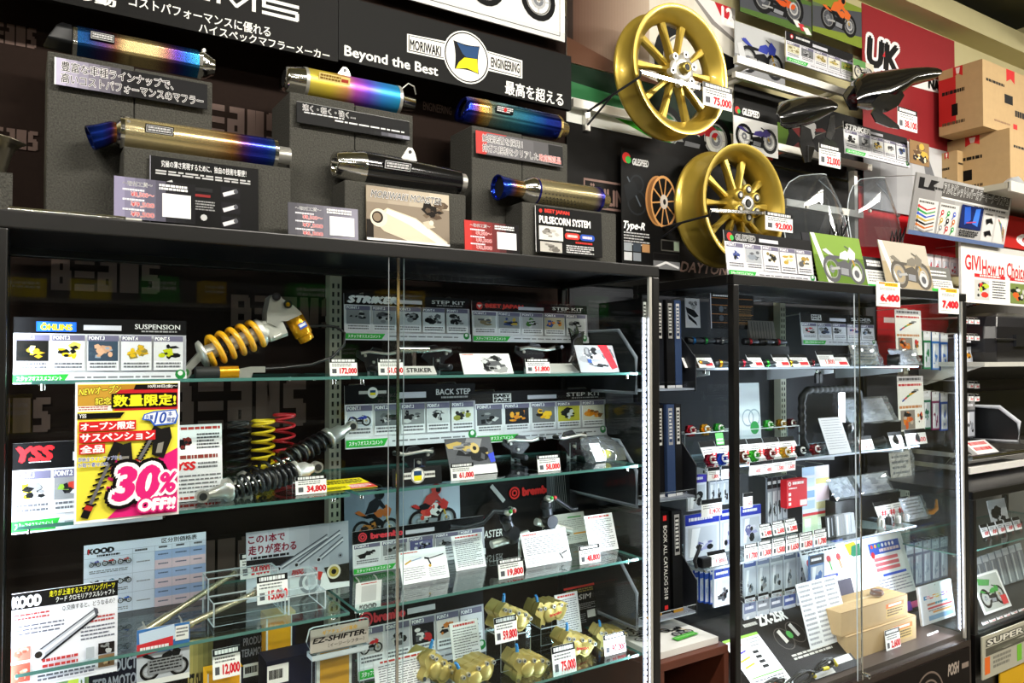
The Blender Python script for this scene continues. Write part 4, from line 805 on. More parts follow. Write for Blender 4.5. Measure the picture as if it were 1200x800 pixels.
# gold shock absorber with piggyback reservoir
Y = 1.86; Q = lambda x, y, dy=0: at(x, y, Y+dy)
t = thing('shock_absorber', 'yellow coil shock absorber with gold reservoir, lying on the top shelf', 'shock absorber', (Q(240, 443).x, Y, S1))
a, b = Q(240, 414), Q(304, 390); ax = (b-a).normalized(); k = ppm(270, Y)
MB().coil(a+ax*.004, b-ax*.004, .0315, .0068, 5.2, mat('#e5a81c', .3, coat=.5), 9, 22).build('coil_spring', t)
MB().cyl(a-ax*.004, b+ax*.02, .017, STEEL).lathe(a, ax, [(.03, .0175), (.035, .021), (.04, .0175), (.045, .021), (.05, .0175)], SATIN, 20).build('damper_body', t)
MB().lathe(a, ax, [(-.012, .012), (-.01, .03), (-.003, .033), (.0, .026)], ALU, 28, True).build('lower_seat', t); MB().lathe(b, ax, [(-.004, .033), (.004, .034), (.01, .028), (.024, .024), (.026, .015)], ALU, 28, True).build('upper_seat', t)
e = Q(216, 436, -.01); m = MB().cyl(e+V(0, -.014, 0), e+V(0, .014, 0), .013, STEEL).cyl(e+V(0, -.016, 0), e+V(0, .016, 0), .008, mat('#3a7a3a', .4)); m.loft([[a-ax*.01+V(0, y, z) for y, z in ((-.01, .012), (.01, .012), (.01, -.012), (-.01, -.012))], [e+V(0, y, z) for y, z in ((-.012, .012), (.012, .012), (.012, -.01), (-.012, -.01))]], STEEL, smooth=False); m.build('lower_eye', t)
q0, q1 = Q(310, 389), Q(330, 382); MB().loft([[q+V(0, y*.026, 0)+V(-.4, 0, .9)*z*.026 for y, z in ((-1, .7), (-.7, 1), (.7, 1), (1, .7), (1, -.7), (.7, -1), (-.7, -1), (-1, -.7))] for q in (q0, q1)], ALU, smooth=False).cyl(Q(322, 396, -.03), Q(330, 392, -.034), .006, STEEL).build('clamp', t)
pl = [(313, 366), (317, 348), (322, 344.5), (328, 345), (331, 350), (343, 357), (352, 365), (354, 368), (337, 376), (330, 376), (325, 383), (313, 378)]
o = Q(313, 366, -.03); MB().prism([(Q(x, y, -.03).x-o.x, Q(x, y, -.03).z-o.z) for x, y in pl], o, (1, 0, 0), (0, 0, 1), -.045, STEEL).build('top_mount', t, bevel=.003)
for x, y, c in ((324, 347.5, SATIN), (337.5, 356.5, SATIN)): MB().cyl(Q(x, y, -.038), Q(x, y, -.028), .010, c, n=16).cyl(Q(x, y, -.041), Q(x, y, -.037), .0055, GOLDB if x > 330 else GUN, n=6).build('bolt', t)
g0, g1 = Q(344, 371), Q(361, 401); ga = (g1-g0).normalized(); GL = mat('#e09c14', .25, .6)
MB().lathe(g0, ga, [(-.004, .012), (-.004, .0225), (.05, .0225), (.052, .019), (.0, .0)], GL, 28).lathe(g0, ga, [(.05, .019), (.066, .019), (.068, .012)], GL, 28, True).build('reservoir', t); p = Panel(.02, .014, '#2a4fae', .001); p.F(8, 20, 92, 80, 1, '#e8e8f0', .8); p.place('label', g0+ga*.028+V(-.004, -.0235, -.008), 0, 0, -.5, t)
MB().tube([Q(358, 383), Q(378, 381), Q(394, 383), Q(404, 390), Q(403, 404), Q(390, 418), Q(365, 427), Q(330, 431), Q(298, 433)], .0035, BLACK).build('hose', t)
a0 = Q(229, 437, -.03); MB().cyl(a0, a0+V(.05, 0, .0005), .0145, RUBBER).build('adjuster_knob', t); MB().cyl(a0+V(.05, 0, 0), a0+V(.092, 0, .001), .0145, GL).build('adjuster_body', t)
MB().prism([(0, 0), (.03, .0), (.034, .012), (.062, .012), (.062, .026), (.03, .026), (0, .02)], a0+V(.09, -.002, -.012), (1, 0, 0), (0, 0, 1), .006, STEEL).build('adjuster_bracket', t)
def L_(n, x0, y0, x1, y1, Y, on, lab, cat='price tag', **k): price(n, lab, x0, y0, x1, y1, Y, on, **k)
price('172,000', 'white price tag with red 172,000 right of the gold reservoir shock', 387, 420, 419, 442, 1.77, S1)
# sale poster on the outside of the glass
def d(p):
    p.R(2, 1.5, 98, 98, '#f2e64a'); p.R(2, 2, 98, 21, '#b8862a'); p.R(2, 2, 40, 17, '#c89a3a'); p.P([(38, 6), (98, 4), (98, 21), (36, 21)], '#c4232b'); p.R(2, 17, 34, 21, '#f4efe6'); p.F(3, 17.5, 30, 20.5, 2, '#a83a2a')
    p.T('NEWオープン', 3, 4, 42, 9.5, '#f2e64a', b=.02, oc='#5a3a1a', ow=.04, sh=.2, dy=2); p.T('記念', 18, 11, 33, 16, '#f2e64a', b=.02, oc='#5a3a1a', ow=.04); p.P([(56, 2.2), (98, 1.8), (98, 5.6), (54, 5.6)], '#1c1a1a'); p.T('10月30日(金)～', 68, 2.4, 97, 5.2, '#ffffff', b=.01)
    p.R(33, 8.5, 97, 19, '#1c1a10'); p.T('数量限定!', 35, 9.6, 95.5, 17.9, '#f7ee2a', b=.03)
    p.R(2, 22, 42, 26, '#1d1b1c'); p.P([(42, 22), (46, 22), (41, 26)], '#1d1b1c'); p.T('YSS', 3.5, 22.6, 10, 25.2, '#f4f4f4', b=.02)
    p.P([(100-2, 50), (70, 60), (84, 63), (62, 68), (40, 80), (34, 86), (42, 90), (30, 98), (98, 98)], '#e0267a')
    for i in range(9): a = 2.2+i*.2; p.P([(62, 80), (62+60*math.cos(a)*.55, 80-60*math.sin(a)*.62), (62+60*math.cos(a+.07)*.55, 80-60*math.sin(a+.07)*.62)], '#e0267a') if i < 6 else None
    def shock(x0, y0, x1, y1, w):
        for k in range(9): q = .15+.6*k/8; x = x0+(x1-x0)*q; y = y0+(y1-y0)*q; p.L(x-w, y+1, x+w, y-1.4, 1.4, '#26241f')
        p.L(x0, y0, x1, y1, 2.2, '#6a6a6c'); p.L(x0, y0, x0+(x1-x0)*.18, y0+(y1-y0)*.18, 5, '#2c2a2a'); p.L(x0+(x1-x0)*.1, y0+(y1-y0)*.1, x0+(x1-x0)*.16, y0+(y1-y0)*.16, 5, '#b83028'); p.L(x0+(x1-x0)*.72, y0+(y1-y0)*.72, x1, y1, 6, '#33312f')
    shock(9, 96, 40, 44, 6.5); shock(56, 62, 78, 34, 5); p.P([(40, 46), (52, 44), (54, 60), (44, 64)], '#3a3836'); p.P([(74, 36), (90, 34), (92, 42), (84, 57), (72, 54)], '#33312f'); p.P([(78, 46), (84, 45), (82, 53), (76, 53)], '#8a8880'); p.R(42, 54, 50, 60, '#8a8880')
    R = '#d3262b'; o = dict(b=.035, oc=R, ow=.14)
    for s, x1, y in (('オープン限定', 55, 28.5), ('サスペンション', 74, 36.5), ('全品', 26, 44.5)): p.R(3.5, y-.6, x1+1.5, y+6.4, R); p.T(s, 5, y+.2, x1, y+5.6, '#ffffff', b=.035)
    p.P([(64, 24), (74, 22), (96, 21), (98, 26), (96, 32), (74, 33), (70, 29), (62, 28)], '#2a5fc8'); p.P([(65, 24.6), (74, 23), (95, 22), (96.6, 26), (94, 31), (75, 32), (71, 28.2), (64, 27.4)], '#e8f0fa'); p.T('10', 74, 23, 86, 31, '#2a4fae', b=.02, sh=.25); p.T('先着', 65.5, 24.6, 73, 28, '#2a4fae', b=.01); p.T('本', 88, 22.6, 92, 26, '#2a4fae', b=.01); p.T('限定', 87, 27, 95, 30.6, '#2a4fae', b=.01)
    p.T('即納全ラインアップから', 3, 53, 43, 56, '#2a4fae', b=.01, oc='#ffffff', ow=.03); p.T('お取り寄せOK!', 3, 57, 30, 60, '#2a4fae', b=.01, oc='#ffffff', ow=.03); p.T('メーカー希望小売価格より', 40, 58.2, 76, 60.8, '#1c1a1a', b=.01, oc='#ffffff', ow=.04)
    p.T('30', 36, 62.5, 79, 85, '#e0267a', b=.06, oc='#1c1416', ow=.1, sh=.2); p.T('30', 36, 62.5, 79, 85, '#e0267a', b=.045, oc='#ffffff', ow=.055, sh=.2); p.T('%', 80, 68, 96, 82, '#e0267a', b=.04, oc='#ffffff', ow=.06, sh=.2)
    p.T('OFF!!', 60, 86.5, 95, 94.5, '#ffffff', b=.06, oc='#e0267a', ow=.07, sh=.1)
card('sale_poster', 'yellow and magenta 30% OFF poster taped on the showcase glass', 'poster', 88.5, 448, 209.5, 602, FY-.006, d, '#ffffff', 0, .0015)
yss = lambda p: (p.T('YSS', 3, 5, 25, 21, '#d8262b', b=.06, sh=.2), p.F(10, 21.5, 24, 23.5, 1, '#c8c8c8'))
card('product_board', 'product board with italic red mark, on the second shelf behind the sale poster', 'sign', 15, 520, 190, 606, 1.765, points(yss, [('#e8e8ea', ['#26262a', '#c8c01e', '#3a3a3c', '#8a8a8c']), ('#8a8a8c', ['#c23a2a', '#d8d8da', '#3a3a3c', '#8ab03a']), ('#dcdce0', ['#3a3a3c', '#c23a2a']), ('#d6d6da', ['#26262a', '#8a8a8c'])], None, head=.3), '#dedee2', .03, on=S2-.02)
def d(p): p.F(4, 3, 96, 7, 1, '#b83a34', .9); p.blob(4, 12, 40, 34, ['#26262a', '#7a2a26', '#4a4a4c'], 6); p.F(46, 12, 94, 34, 5, '#55555a'); p.F(4, 40, 90, 46, 1, '#8a3a34', .8); p.T('YSS', 4, 49, 42, 59, '#d8262b', b=.05, sh=.15); p.F(48, 50, 90, 60, 2, '#77777a'); p.F(4, 66, 96, 92, 5, '#77777a', .4); p.F(4, 94, 96, 98, 1, '#b83a34', .8)
card('leaflet', 'white leaflet with red initials standing on the second shelf beside the springs', 'leaflet', 206, 499, 261, 592, 1.83, d, '#eeeef0', .1, .001, on=S2)
# three loose springs
def spring(label, cx, w, yt, turns, c, Y):
    p0 = at(cx, 500, Y); R = w*ppm(cx, Y)/2-.003; zt = at(cx, yt, Y).z; solo('coil_spring', label, 'spring', MB().coil((p0.x, Y, S2+.003), (p0.x, Y, zt), R, .0037, turns, c, 8, 22).tube([(p0.x+R*math.cos(2*PI*i/24), Y+R*math.sin(2*PI*i/24), S2+.004) for i in range(24)], .0035, c, 8, True).tube([(p0.x+R*math.cos(2*PI*i/24), Y+R*math.sin(2*PI*i/24), zt) for i in range(24)], .0035, c, 8, True), (p0.x, Y, S2), 'loose suspension springs')
spring('black loose coil spring standing left of the yellow one', 280.5, 27, 495, 7.5, mat('#141416', .3), 1.985); spring('yellow loose coil spring standing between black and red ones', 308.5, 27, 493, 7.5, mat('#ecc81a', .35), 1.985); spring('red loose coil spring standing right of the yellow one', 333, 26, 486, 6.5, mat('#b01a24', .35), 1.985)
# two black shocks
BK = mat('#121214', .28, coat=.3)
def shock(label, x0, y0, x1, y1, Y0, Y1, R, res):
    a, b = at(x0, y0, Y0), at(x1, y1, Y1); ax = (b-a).normalized(); L = (b-a).length; t = thing('shock_absorber', label, 'shock absorber', (a.x, Y0, S2), 'black shock absorbers on the second shelf')
    def eye(p, nm): MB().cyl(p+V(0, -.011, 0), p+V(0, .011, 0), .0135, STEEL, n=24).cyl(p+V(0, -.0125, 0), p+V(0, .0125, 0), .0085, RUBBER, n=18).build(nm, t)
    eye(a, 'lower_eye'); eye(b, 'upper_eye')
    MB().lathe(a, ax, [(.008, .008), (.02, .011), (.045, .016), (.05, R), (.062, R*1.02), (.066, R*.8)], STEEL, 26, True).build('lower_cup', t)
    MB().cyl(a+ax*.06, a+ax*L*.6, .007, CHROME).build('rod', t)
    MB().coil(a+ax*.066, a+ax*L*.47, R*.88, .0042, 4, BK, 8, 20).build('coil_spring', t); MB().coil(a+ax*L*.47, a+ax*L*.78, R*.88, .0046, 6.2, BK, 8, 20).build('progressive_coil', t)
    MB().cyl(a+ax*L*.5, a+ax*L*.82, R*.6, GUN).build('damper_body', t)
    MB().lathe(a, ax, [(L*.78, R*.7), (L*.785, R*1.05), (L*.81, R*1.05), (L*.815, R*.8), (L*.9, R*.75), (L*.93, R*.5), (L-.008, R*.4)], STEEL if res else ALU, 26, True).build('top_cap', t)
    for k in (.52, .6): MB().lathe(a, ax, [(L*k, R*.62), (L*k+.002, R*.72), (L*k+.008, R*.72), (L*k+.01, R*.62)], STEEL, 24).build('preload_ring', t)
    return t
shock('rear black coil shock leaning up to the right with its steel end against the board', 262, 577, 412, 499, 1.9, 1.98, .026, True)
t = shock('front black coil shock lying with its silver eye at the shelf edge', 237, 581, 371, 547, 1.8, 1.84, .026, False)
e0 = at(340, 575, 1.83); solo('acrylic_rest', 'small clear acrylic foot under the front black shock', 'display stand', clear_stand((e0.x, 1.81, S2), (e0.x+.05, 1.86, S2+.026)), (e0.x, 1.81, S2))
price('34,800', 'white price tag with red 34,800 beside the black shocks', 347, 559, 383, 582, 1.775, S2)
p0 = at_z(382, 578, S2); p = Panel(.14, .12, '#e8d81e', .001); p.P([(0, 0), (30, 0), (20, 60), (0, 70)], '#c8322a'); p.F(20, 10, 95, 50, 3, '#26241f', .6); p.P([(60, 60), (100, 55), (100, 100), (50, 100)], '#d84a4a'); p.F(55, 66, 95, 94, 3, '#f4e8e8', .6); p.F(5, 72, 48, 96, 3, '#3a3a1a', .6)
p.place('flyer', (at_z(384, 580, S2).x, 1.78, S2+.003), PI/2-.05, label='yellow flyer lying flat on the second shelf near its joint', cat='flyer')
# third shelf: price table, boards, rods
def d(p):
    p.T('KOOD', 3, 6, 23, 13, '#1c1a1e', b=.07, sh=.05); p.R(3, 6, 4.2, 13, '#c8262a'); p.T('区分別価格表', 62, 2, 92, 9, '#26242a', b=.015); p.F(10, 15, 28, 18, 1, '#3a3a40', .9)
    for x in (56.5, 71, 86.5): p.F(x+3, 13, x+10, 16, 1, '#55555c', .9)
    p.F(40, 13.5, 50, 16.5, 1, '#55555c', .9); bl, pk = '#a8bce4', '#e6cdd6'
    for r in range(6):
        y = 19+r*13.5
        for x0, x1 in ((56, 70.5), (70.5, 86), (86, 99.5)): p.R(x0, y, x1, y+13.5, bl if r % 2 == 0 else pk); p.F(x0+3, y+5, x1-3, y+7, 1, '#55607a', .9)
    for x in (38, 56, 70.5, 86): p.L(x, 11, x, 100, .3, '#9aa0b0')
    for y in (11.5, 19, 46, 73): p.L(0, y, 99.5, y, .4, '#9aa0b0')
    for r in range(3):
        y = 20+27*r; p.bike(4, y+1, 13, y+11, ['#5a5aa8', '#26262a', '#2a4fae'][r]); p.bike(14, y+1, 25, y+11, ['#b83a3a', '#3a6a8a', '#26262a'][r]); p.bike(26, y+1, 37, y+11, ['#b84a4a', '#2a2a2e', '#2a5fc0'][r]); p.F(4, y+16, 34, y+21, 2, '#77777c', .5); p.F(41, y+10, 52, y+12, 1, '#8a8a90', .8)
card('price_table_board', 'white price table with pale blue and pink cells, on the third shelf', 'sign', 98.5, 640, 241, 722, 2.02, d, '#dfe5f4', .03, on=S3)
def d(p):
    p.R(0, 0, 100, 17, '#1a1719'); p.T('KOOD', 1, 4, 26, 14.5, '#f4f4f6', b=.07); p.T('走りが上達するステアリングパーツ', 34, 1.5, 97, 8, '#e8e02a', b=.012); p.T('クード クロモリアクスルシャフト', 40, 9, 97, 15, '#f4f4f4', b=.01)
    p.T('Q.交換すると、どうなるの？', 46, 19, 97, 25, '#2a2a30', b=.004); p.F(2, 22, 34, 30, 2, '#b84a4a', .5); p.F(3, 34, 48, 46, 3, '#6a6a78', .4); p.F(66, 36, 97, 44, 2, '#b84a4a', .5); p.F(64, 46, 97, 62, 4, '#6a6a78', .4)
    for k, c in ((0, '#55555f'), (1.6, '#c2c2ca'), (4, '#f0f0f4'), (6.5, '#b0b0ba'), (9, '#3a3a44')): p.P([(24+k*.3, 62+k*1.1), (78+k*.2, 27+k*.8), (79+k*.2, 28.8+k*.8), (25+k*.3, 64.2+k*1.1)], c)
    p.C(25, 67, 5.6, '#d8d8de', 16); p.C(24.5, 67, 3.6, '#4a4038', 14); p.P([(76, 26), (80, 28), (81, 33), (78, 35)], '#55555f')
    for x0, y0, x1, y1, c in ((0, 56, 17, 70, ['#d87a6a', '#c85a4a', '#e8b0a0']), (0, 73, 17, 92, ['#c85a4a', '#e8a088', '#f0c8b0']), (81, 66, 97, 78, ['#3a2a2a', '#8a8a8c', '#c2c2c4']), (81, 79, 97, 92, ['#8a6a4a', '#d8b88a', '#5a3a2a'])): p.R(x0, y0, x1, y1, c[0]); p.blob(x0, y0, x1, y1, c, 7)
    p.R(69, 68, 77, 80, '#b8bcc4'); p.F(28, 72, 62, 84, 2, '#c23a3a', .5); p.F(24, 88, 78, 96, 2, '#6a6a78', .5)
card('product_board', 'white board with black header picturing a steel axle rod, lower left corner of the case', 'sign', 14, 697, 137.5, 762, 1.745, d, '#f0eef6', .02, on=S3-.035)
ROD = mat('#c6bd9e', .25, .8)
def rod(label, x0, y0, Y0, x1, y1, Y1):
    a, b = at(x0, y0, Y0), at(x1, y1, Y1); d_ = (b-a).normalized(); t = thing('axle_rod', label, 'axle rod', a-V(0, 0, .012), 'polished axle rods on acrylic steps')
    MB().cyl(a, b, .0068, ROD).build('shaft', t); MB().cyl(a, a+d_*.06, .0095, ROD).build('sleeve', t); MB().cyl(a-d_*.008, a+d_*.004, .0135, STEEL, n=6).build('nut', t); MB().cyl(b, b+d_*.008, .012, STEEL, n=6).build('head', t)
rod('upper thin steel axle rod leaning across the pale price table', 169, 740, 1.84, 275, 671, 1.95); rod('lower thicker steel axle rod leaning on the clear step', 194, 744, 1.78, 300, 694, 1.86)
def steps(label, x0, x1, Y, hs, on, dep=.06):
    a, b = at(x0, 700, Y), at(x1, 700, Y); t = thing('acrylic_step', label, 'display stand', (a.x, Y, on), 'clear acrylic display steps')
    for i, h in enumerate(hs):
        y0 = Y+i*dep; m = MB(); m.box((a.x, y0, on), (b.x, y0+.003, on+h), ACRYL, edge=AEDGE); m.box((a.x, y0, on+h), (b.x, y0+dep, on+h+.003), ACRYL, edge=AEDGE); m.box((a.x, y0, on), (a.x+.003, y0+dep, on+h), ACRYL, edge=AEDGE); m.box((b.x-.003, y0, on), (b.x, y0+dep, on+h), ACRYL, edge=AEDGE); m.build('tier', t)
steps('clear acrylic steps under the axle rods on the third shelf', 250, 335, 1.8, (.05, .09), S3)
steps('clear acrylic steps left of the gold shock board on the third shelf', 338, 382, 1.79, (.04, .07), S3)
price('24,000', 'white price tag with red 24,000 at the top of the upper rod', 282, 650, 317, 674, 1.93); price('15,000', 'white price tag with red 15,000 at the top of the lower rod', 302, 677, 338, 703, 1.84)
def d(p):
    p.G(0, 0, 100, 100, '#d9dde6', '#aab2be', 5); p.T('この1本で', 2, 5, 36, 17, '#8a1f38', b=.03); p.T('走りが変わる', 2, 20, 47, 33, '#8a1f38', b=.03); p.F(4, 36, 40, 40, 1, '#3a3a44', .9); p.P([(0, 40), (46, 42), (34, 54), (0, 50)], '#3a3a40')
    def bar(x0, y0, x1, y1):
        for k, c in ((-3, '#4a505c'), (-1, '#aeb6c2'), (1, '#e6eaf0'), (3, '#6a727e')): p.L(x0, y0+k, x1, y1+k, 2.4, c)
        p.C(x0, y0, 4.6, '#c2c8d2', 14); p.C(x0, y0, 2.4, '#2a2c34', 12)
    bar(30, 58, 78, 20); bar(47, 56, 91, 16); bar(69, 53, 94, 27); p.C(91, 51, 4, '#8a929e', 10); p.C(91, 51, 1.6, '#2a2c34', 8)
    p.T('感', 42, 62, 54, 73, '#b82a2a', b=.02); p.T('的', 57, 62, 67, 72, '#b82a2a', b=.02); p.R(40, 74, 100, 100, '#eceef0'); p.O(60, 84, 17, 12, '#8a8c92', 24); p.O(60, 84, 8, 3, '#a8aab0', 16); p.P([(56, 62), (64, 62), (66, 88), (58, 90)], '#c8cad0'); p.P([(68, 70), (73, 72), (70, 84), (66, 80)], '#c23a34'); p.P([(74, 66), (100, 64), (100, 92), (80, 90)], '#4a463c'); p.C(84, 74, 11, '#e6e0cc', 18); p.C(84, 74, 8, '#b8a24a', 16); p.C(84, 74, 4, '#2a2a26', 12)
card('product_board', 'grey board with red japanese heading picturing steel rods, middle of the third shelf', 'sign', 289.5, 625, 409, 729, 1.93, d, '#c2c8d2', .05, on=S3-.0)
# fourth shelf left: boxes, flyers, plaque
def pbox(label, x0, y0, x1, y1, Y, dep, draw, bg, grp='navy and yellow product boxes'):
    a, b = at(x0, y0, Y), at(x1, y1, Y); p = Panel(b.x-a.x, a.z-S4, bg, dep); draw(p)
    return p.place('product_box', (a.x, Y, S4+.001), 0, 0, 0, None, label, 'box', grp)
NV, YE = '#24264e', '#e8a41e'
tera = lambda p: (p.T('PRODUCT', 28, 6, 92, 16, '#b8b8c8', b=.03), p.T('TERAMOTO', 14, 20, 92, 30, '#b8b8c8', b=.03))
pbox('navy box with pale serif lettering below the axle board', 100, 772, 165, 765, 1.86, .05, tera, NV)
pbox('dark slate box behind the yellow labelled box', 282, 738, 315, 745, 1.92, .08, lambda p: (p.T('PRODUCT', 10, 10, 96, 18, '#8a8a94', b=.02), p.T('TERAMOTO', 4, 22, 96, 30, '#8a8a94', b=.02), p.R(10, 38, 80, 52, '#e8e8e6'), p.F(16, 41, 60, 49, 1, '#3a3a3a', .9)), '#2a2d36')
pbox('yellow box with white edge stripes standing upright on the fourth shelf', 312, 722, 346, 775, 1.88, .05, lambda p: (p.R(0, 0, 6, 100, '#ecebe4'), p.R(88, 0, 100, 100, NV), p.R(84, 0, 88, 100, '#ecebe4'), p.F(20, 40, 96, 52, 2, '#5a4a1a', .7), p.R(0, 0, 100, 3, '#f0c86a')), YE)
pbox('wide navy and yellow box under the angular acrylic plaque', 312, 776, 416, 772, 1.8, .07, lambda p: (p.R(55, 0, 59, 100, '#ecebe4'), p.R(59, 0, 93, 100, YE), p.R(93, 0, 96, 100, '#ecebe4'), p.R(1, 6, 24, 30, '#f0efea'), p.F(3, 12, 18, 25, 1, '#2a2a2a', .9)), NV)
pbox('low yellow box at the bottom below the 12,000 tag', 243, 790, 285, 792, 1.79, .08, lambda p: (p.R(0, 0, 4, 100, '#ecebe4'), p.R(90, 0, 94, 100, '#ecebe4'), p.R(94, 0, 100, 100, NV)), YE)
def d(p): p.R(0, 0, 100, 45, '#3a6fae'); p.P([(4, 6), (70, 0), (74, 26), (6, 40)], '#c8d8ea'); p.P([(0, 26), (68, 20), (68, 40), (0, 48)], '#cf2f38'); p.F(6, 32, 60, 42, 1, '#f4e8e8', .7); p.bike(6, 34, 98, 92, '#2a2a2e'); p.R(20, 56, 86, 82, '#8a8c90'); p.F(24, 58, 84, 80, 4, '#3a3a3e', .5); p.R(72, 4, 98, 30, '#ecebe6'); p.F(74, 8, 96, 26, 3, '#6a6a6e'); p.R(0, 90, 100, 100, '#e4e4e0')
card('flyer', 'colourful flyer with a red banner and motorcycle hung from the shelf below the rods', 'flyer', 160.5, 739, 222, 793, 1.74, d, '#b8bcc4', .02, .0015, hang=1.78)
def d(p): p.G(0, 0, 100, 100, '#a89a5a', '#55522e', 5); p.T('EZ-SHIFTER', 4, 30, 96, 48, '#1c1a16', b=.03, sh=.2); p.T('イージーシフター', 10, 56, 80, 70, '#3a3418', b=.01); p.blob(0, 70, 60, 100, ['#b8a84a', '#77703a'], 4)
card('leaflet', 'olive leaflet with black italic lettering behind the 12,000 price tag', 'leaflet', 221, 752, 250, 800, 1.83, d, '#8a824a', .03, .001, on=S4)
price('12,000', 'white price tag with red 12,000 below the third shelf at the left', 250, 763, 282, 790, 1.76, hd='#2a3038')
a, b = at(359.5, 753, 1.77), at(435, 753, 1.77); zc = a.z; w = b.x-a.x; hgt = .062
t = thing('acrylic_plaque', 'angular acrylic name plaque with silver face in front of the navy box', 'plaque', (a.x+w/2, 1.77, zc-hgt/2-.012)); K = .012
poly = [(0, hgt/2), (K*.6, hgt*.95), (K*1.4, hgt), (w-K*1.4, hgt), (w-K*.6, hgt*.95), (w, hgt/2), (w-K*1.2, 0), (K*1.2, 0)]
MB().prism(poly, (a.x, 1.77, zc-hgt/2), (1, 0, 0), (0, 0, 1), -.008, ACRYL, AEDGE).build('acrylic_block', t)
p = Panel(w*.9, hgt*.86, '#b9b0a6', .002); p.T('ギアチェンジ革命', 20, 10, 80, 30, '#d8a02a', b=.02); p.T('EZ-SHIFTER.', 4, 38, 96, 60, '#1b1a1c', b=.03, sh=.2); p.T('〔イージーシフター〕', 30, 70, 92, 88, '#26242a', b=.01); p.place('face', (a.x+w*.05, 1.768, zc-hgt*.43), 0, 0, 0, t)
MB().box((a.x+.01, 1.762, zc-hgt/2-.012), (a.x+w-.01, 1.80, zc-hgt/2), ACRYL, edge=AEDGE).build('foot', t)
z0 = zc-hgt/2-.012; solo('acrylic_step', 'clear acrylic riser under the angular plaque', 'display stand', clear_stand((a.x+.02, 1.765, S4), (a.x+w-.02, 1.795, z0)), (a.x, 1.765, S4), 'clear acrylic display steps')
def d(p): p.G(0, 0, 100, 100, '#3a6a4a', '#8aa86a', 4); p.blob(0, 0, 100, 100, ['#3a5aae', '#8ab83a', '#c8d84a', '#2a4a2a', '#55703a'], 12); p.T('R', 84, 10, 94, 40, '#f0f0f0', b=.03, sh=.2)
card('photo_card', 'green and blue photo card at the very bottom left corner', 'picture', 20, 787, 104, 812, 1.78, d, '#4a7a4a', .03, on=S4)
# ================================================================ right half of the left case
def emb(p): p.R(10, 9, 30, 14, '#b9b9b4'); p.C(20, 12, 9, '#e8e8e2', 18); p.P([(18, 8), (22, 8), (22, 12), (18, 12)], '#23446e'); p.P([(18, 12), (22, 12), (22, 16), (18, 16)], '#e8d81c')
gr = ['#3a3a3c', '#8a8a8c', '#c2c2c2', '#55565a', '#1b1b1d']
tl = [('#8f9092', gr), ('#a8a9ab', gr), ('#c9c9cb', gr[:3]), ('#d6d6d8', gr), ('#cfcfd2', gr[:2])]
card('product_board', 'product board with bold slanted white heading, top shelf next to the door joint', 'sign', 404, 343, 551, 400, 2.08, points(lambda p: p.T('STRIKER', 3, 5, 40, 19, '#f2f2f2', b=.07, sh=.25), tl, 'STEP KIT'), '#dcdce0', .05, hang=2.2)
card('product_board', 'product board with red winged mark and red heading, top shelf', 'sign', 554, 352, 689, 402, 2.08, points(lambda p: (p.C(6, 12, 9, '#c6372e', 14), p.P([(4, 9), (8, 9), (6, 17)], '#f0e0dc'), p.T('BEET JAPAN', 11, 6, 42, 18, '#c6372e', b=.06)), [('#b9b9b4', ['#8a7a5a', '#55565a', '#d6d0c0']), ('#8a8a8c', ['#2a3a6a', '#c2a03a', '#3a3a3c']), ('#a9a9ab', ['#3a6a2a', '#c2c2c4', '#222224']), ('#b0a890', ['#c87a2a', '#2a4a8a', '#3a3a3c']), ('#c9c9cb', gr)], 'STEP KIT'), '#dcdce0', .05, hang=2.2)
card('product_board', 'product board with small round yellow blue emblem, second shelf by the door joint', 'sign', 405, 452, 558, 516, 2.06, points(emb, [('#c9ccd6', 'bike'), ('#6a6c70', gr), ('#8a8a8c', gr), ('#c2c2c4', gr), ('#dadad6', ['#3a3a3a', '#8a8a3a', '#b8b8b8'])], 'BACK STEP', head=.3), '#dcdce0', .05, hang=2.2)
def baby(p):
    p.R(13, 5, 26, 22, '#e0e0dc')
    for i, s in enumerate(('BABY', 'FACE')): p.T(s, 14, 6.5+8*i, 25, 12.5+8*i, '#1b1b1d', b=.05)
card('product_board', 'product board with two row white block mark and orange machine pictures, second shelf', 'sign', 557, 459, 711, 509, 2.06, points(baby, [('#55565a', gr), ('#3a3c44', ['#c87a1e', '#d8982a', '#26262a']), ('#6a6a6c', ['#d8a01e', '#e8b82a', '#3a2a1a']), ('#b0a83a', ['#26262a', '#c9c9cb', '#3a3a3c']), ('#cfc8b8', ['#e8901e', '#d8781a', '#7a4a1a'])], 'STEP KIT'), '#dcdce0', .05, hang=2.2)
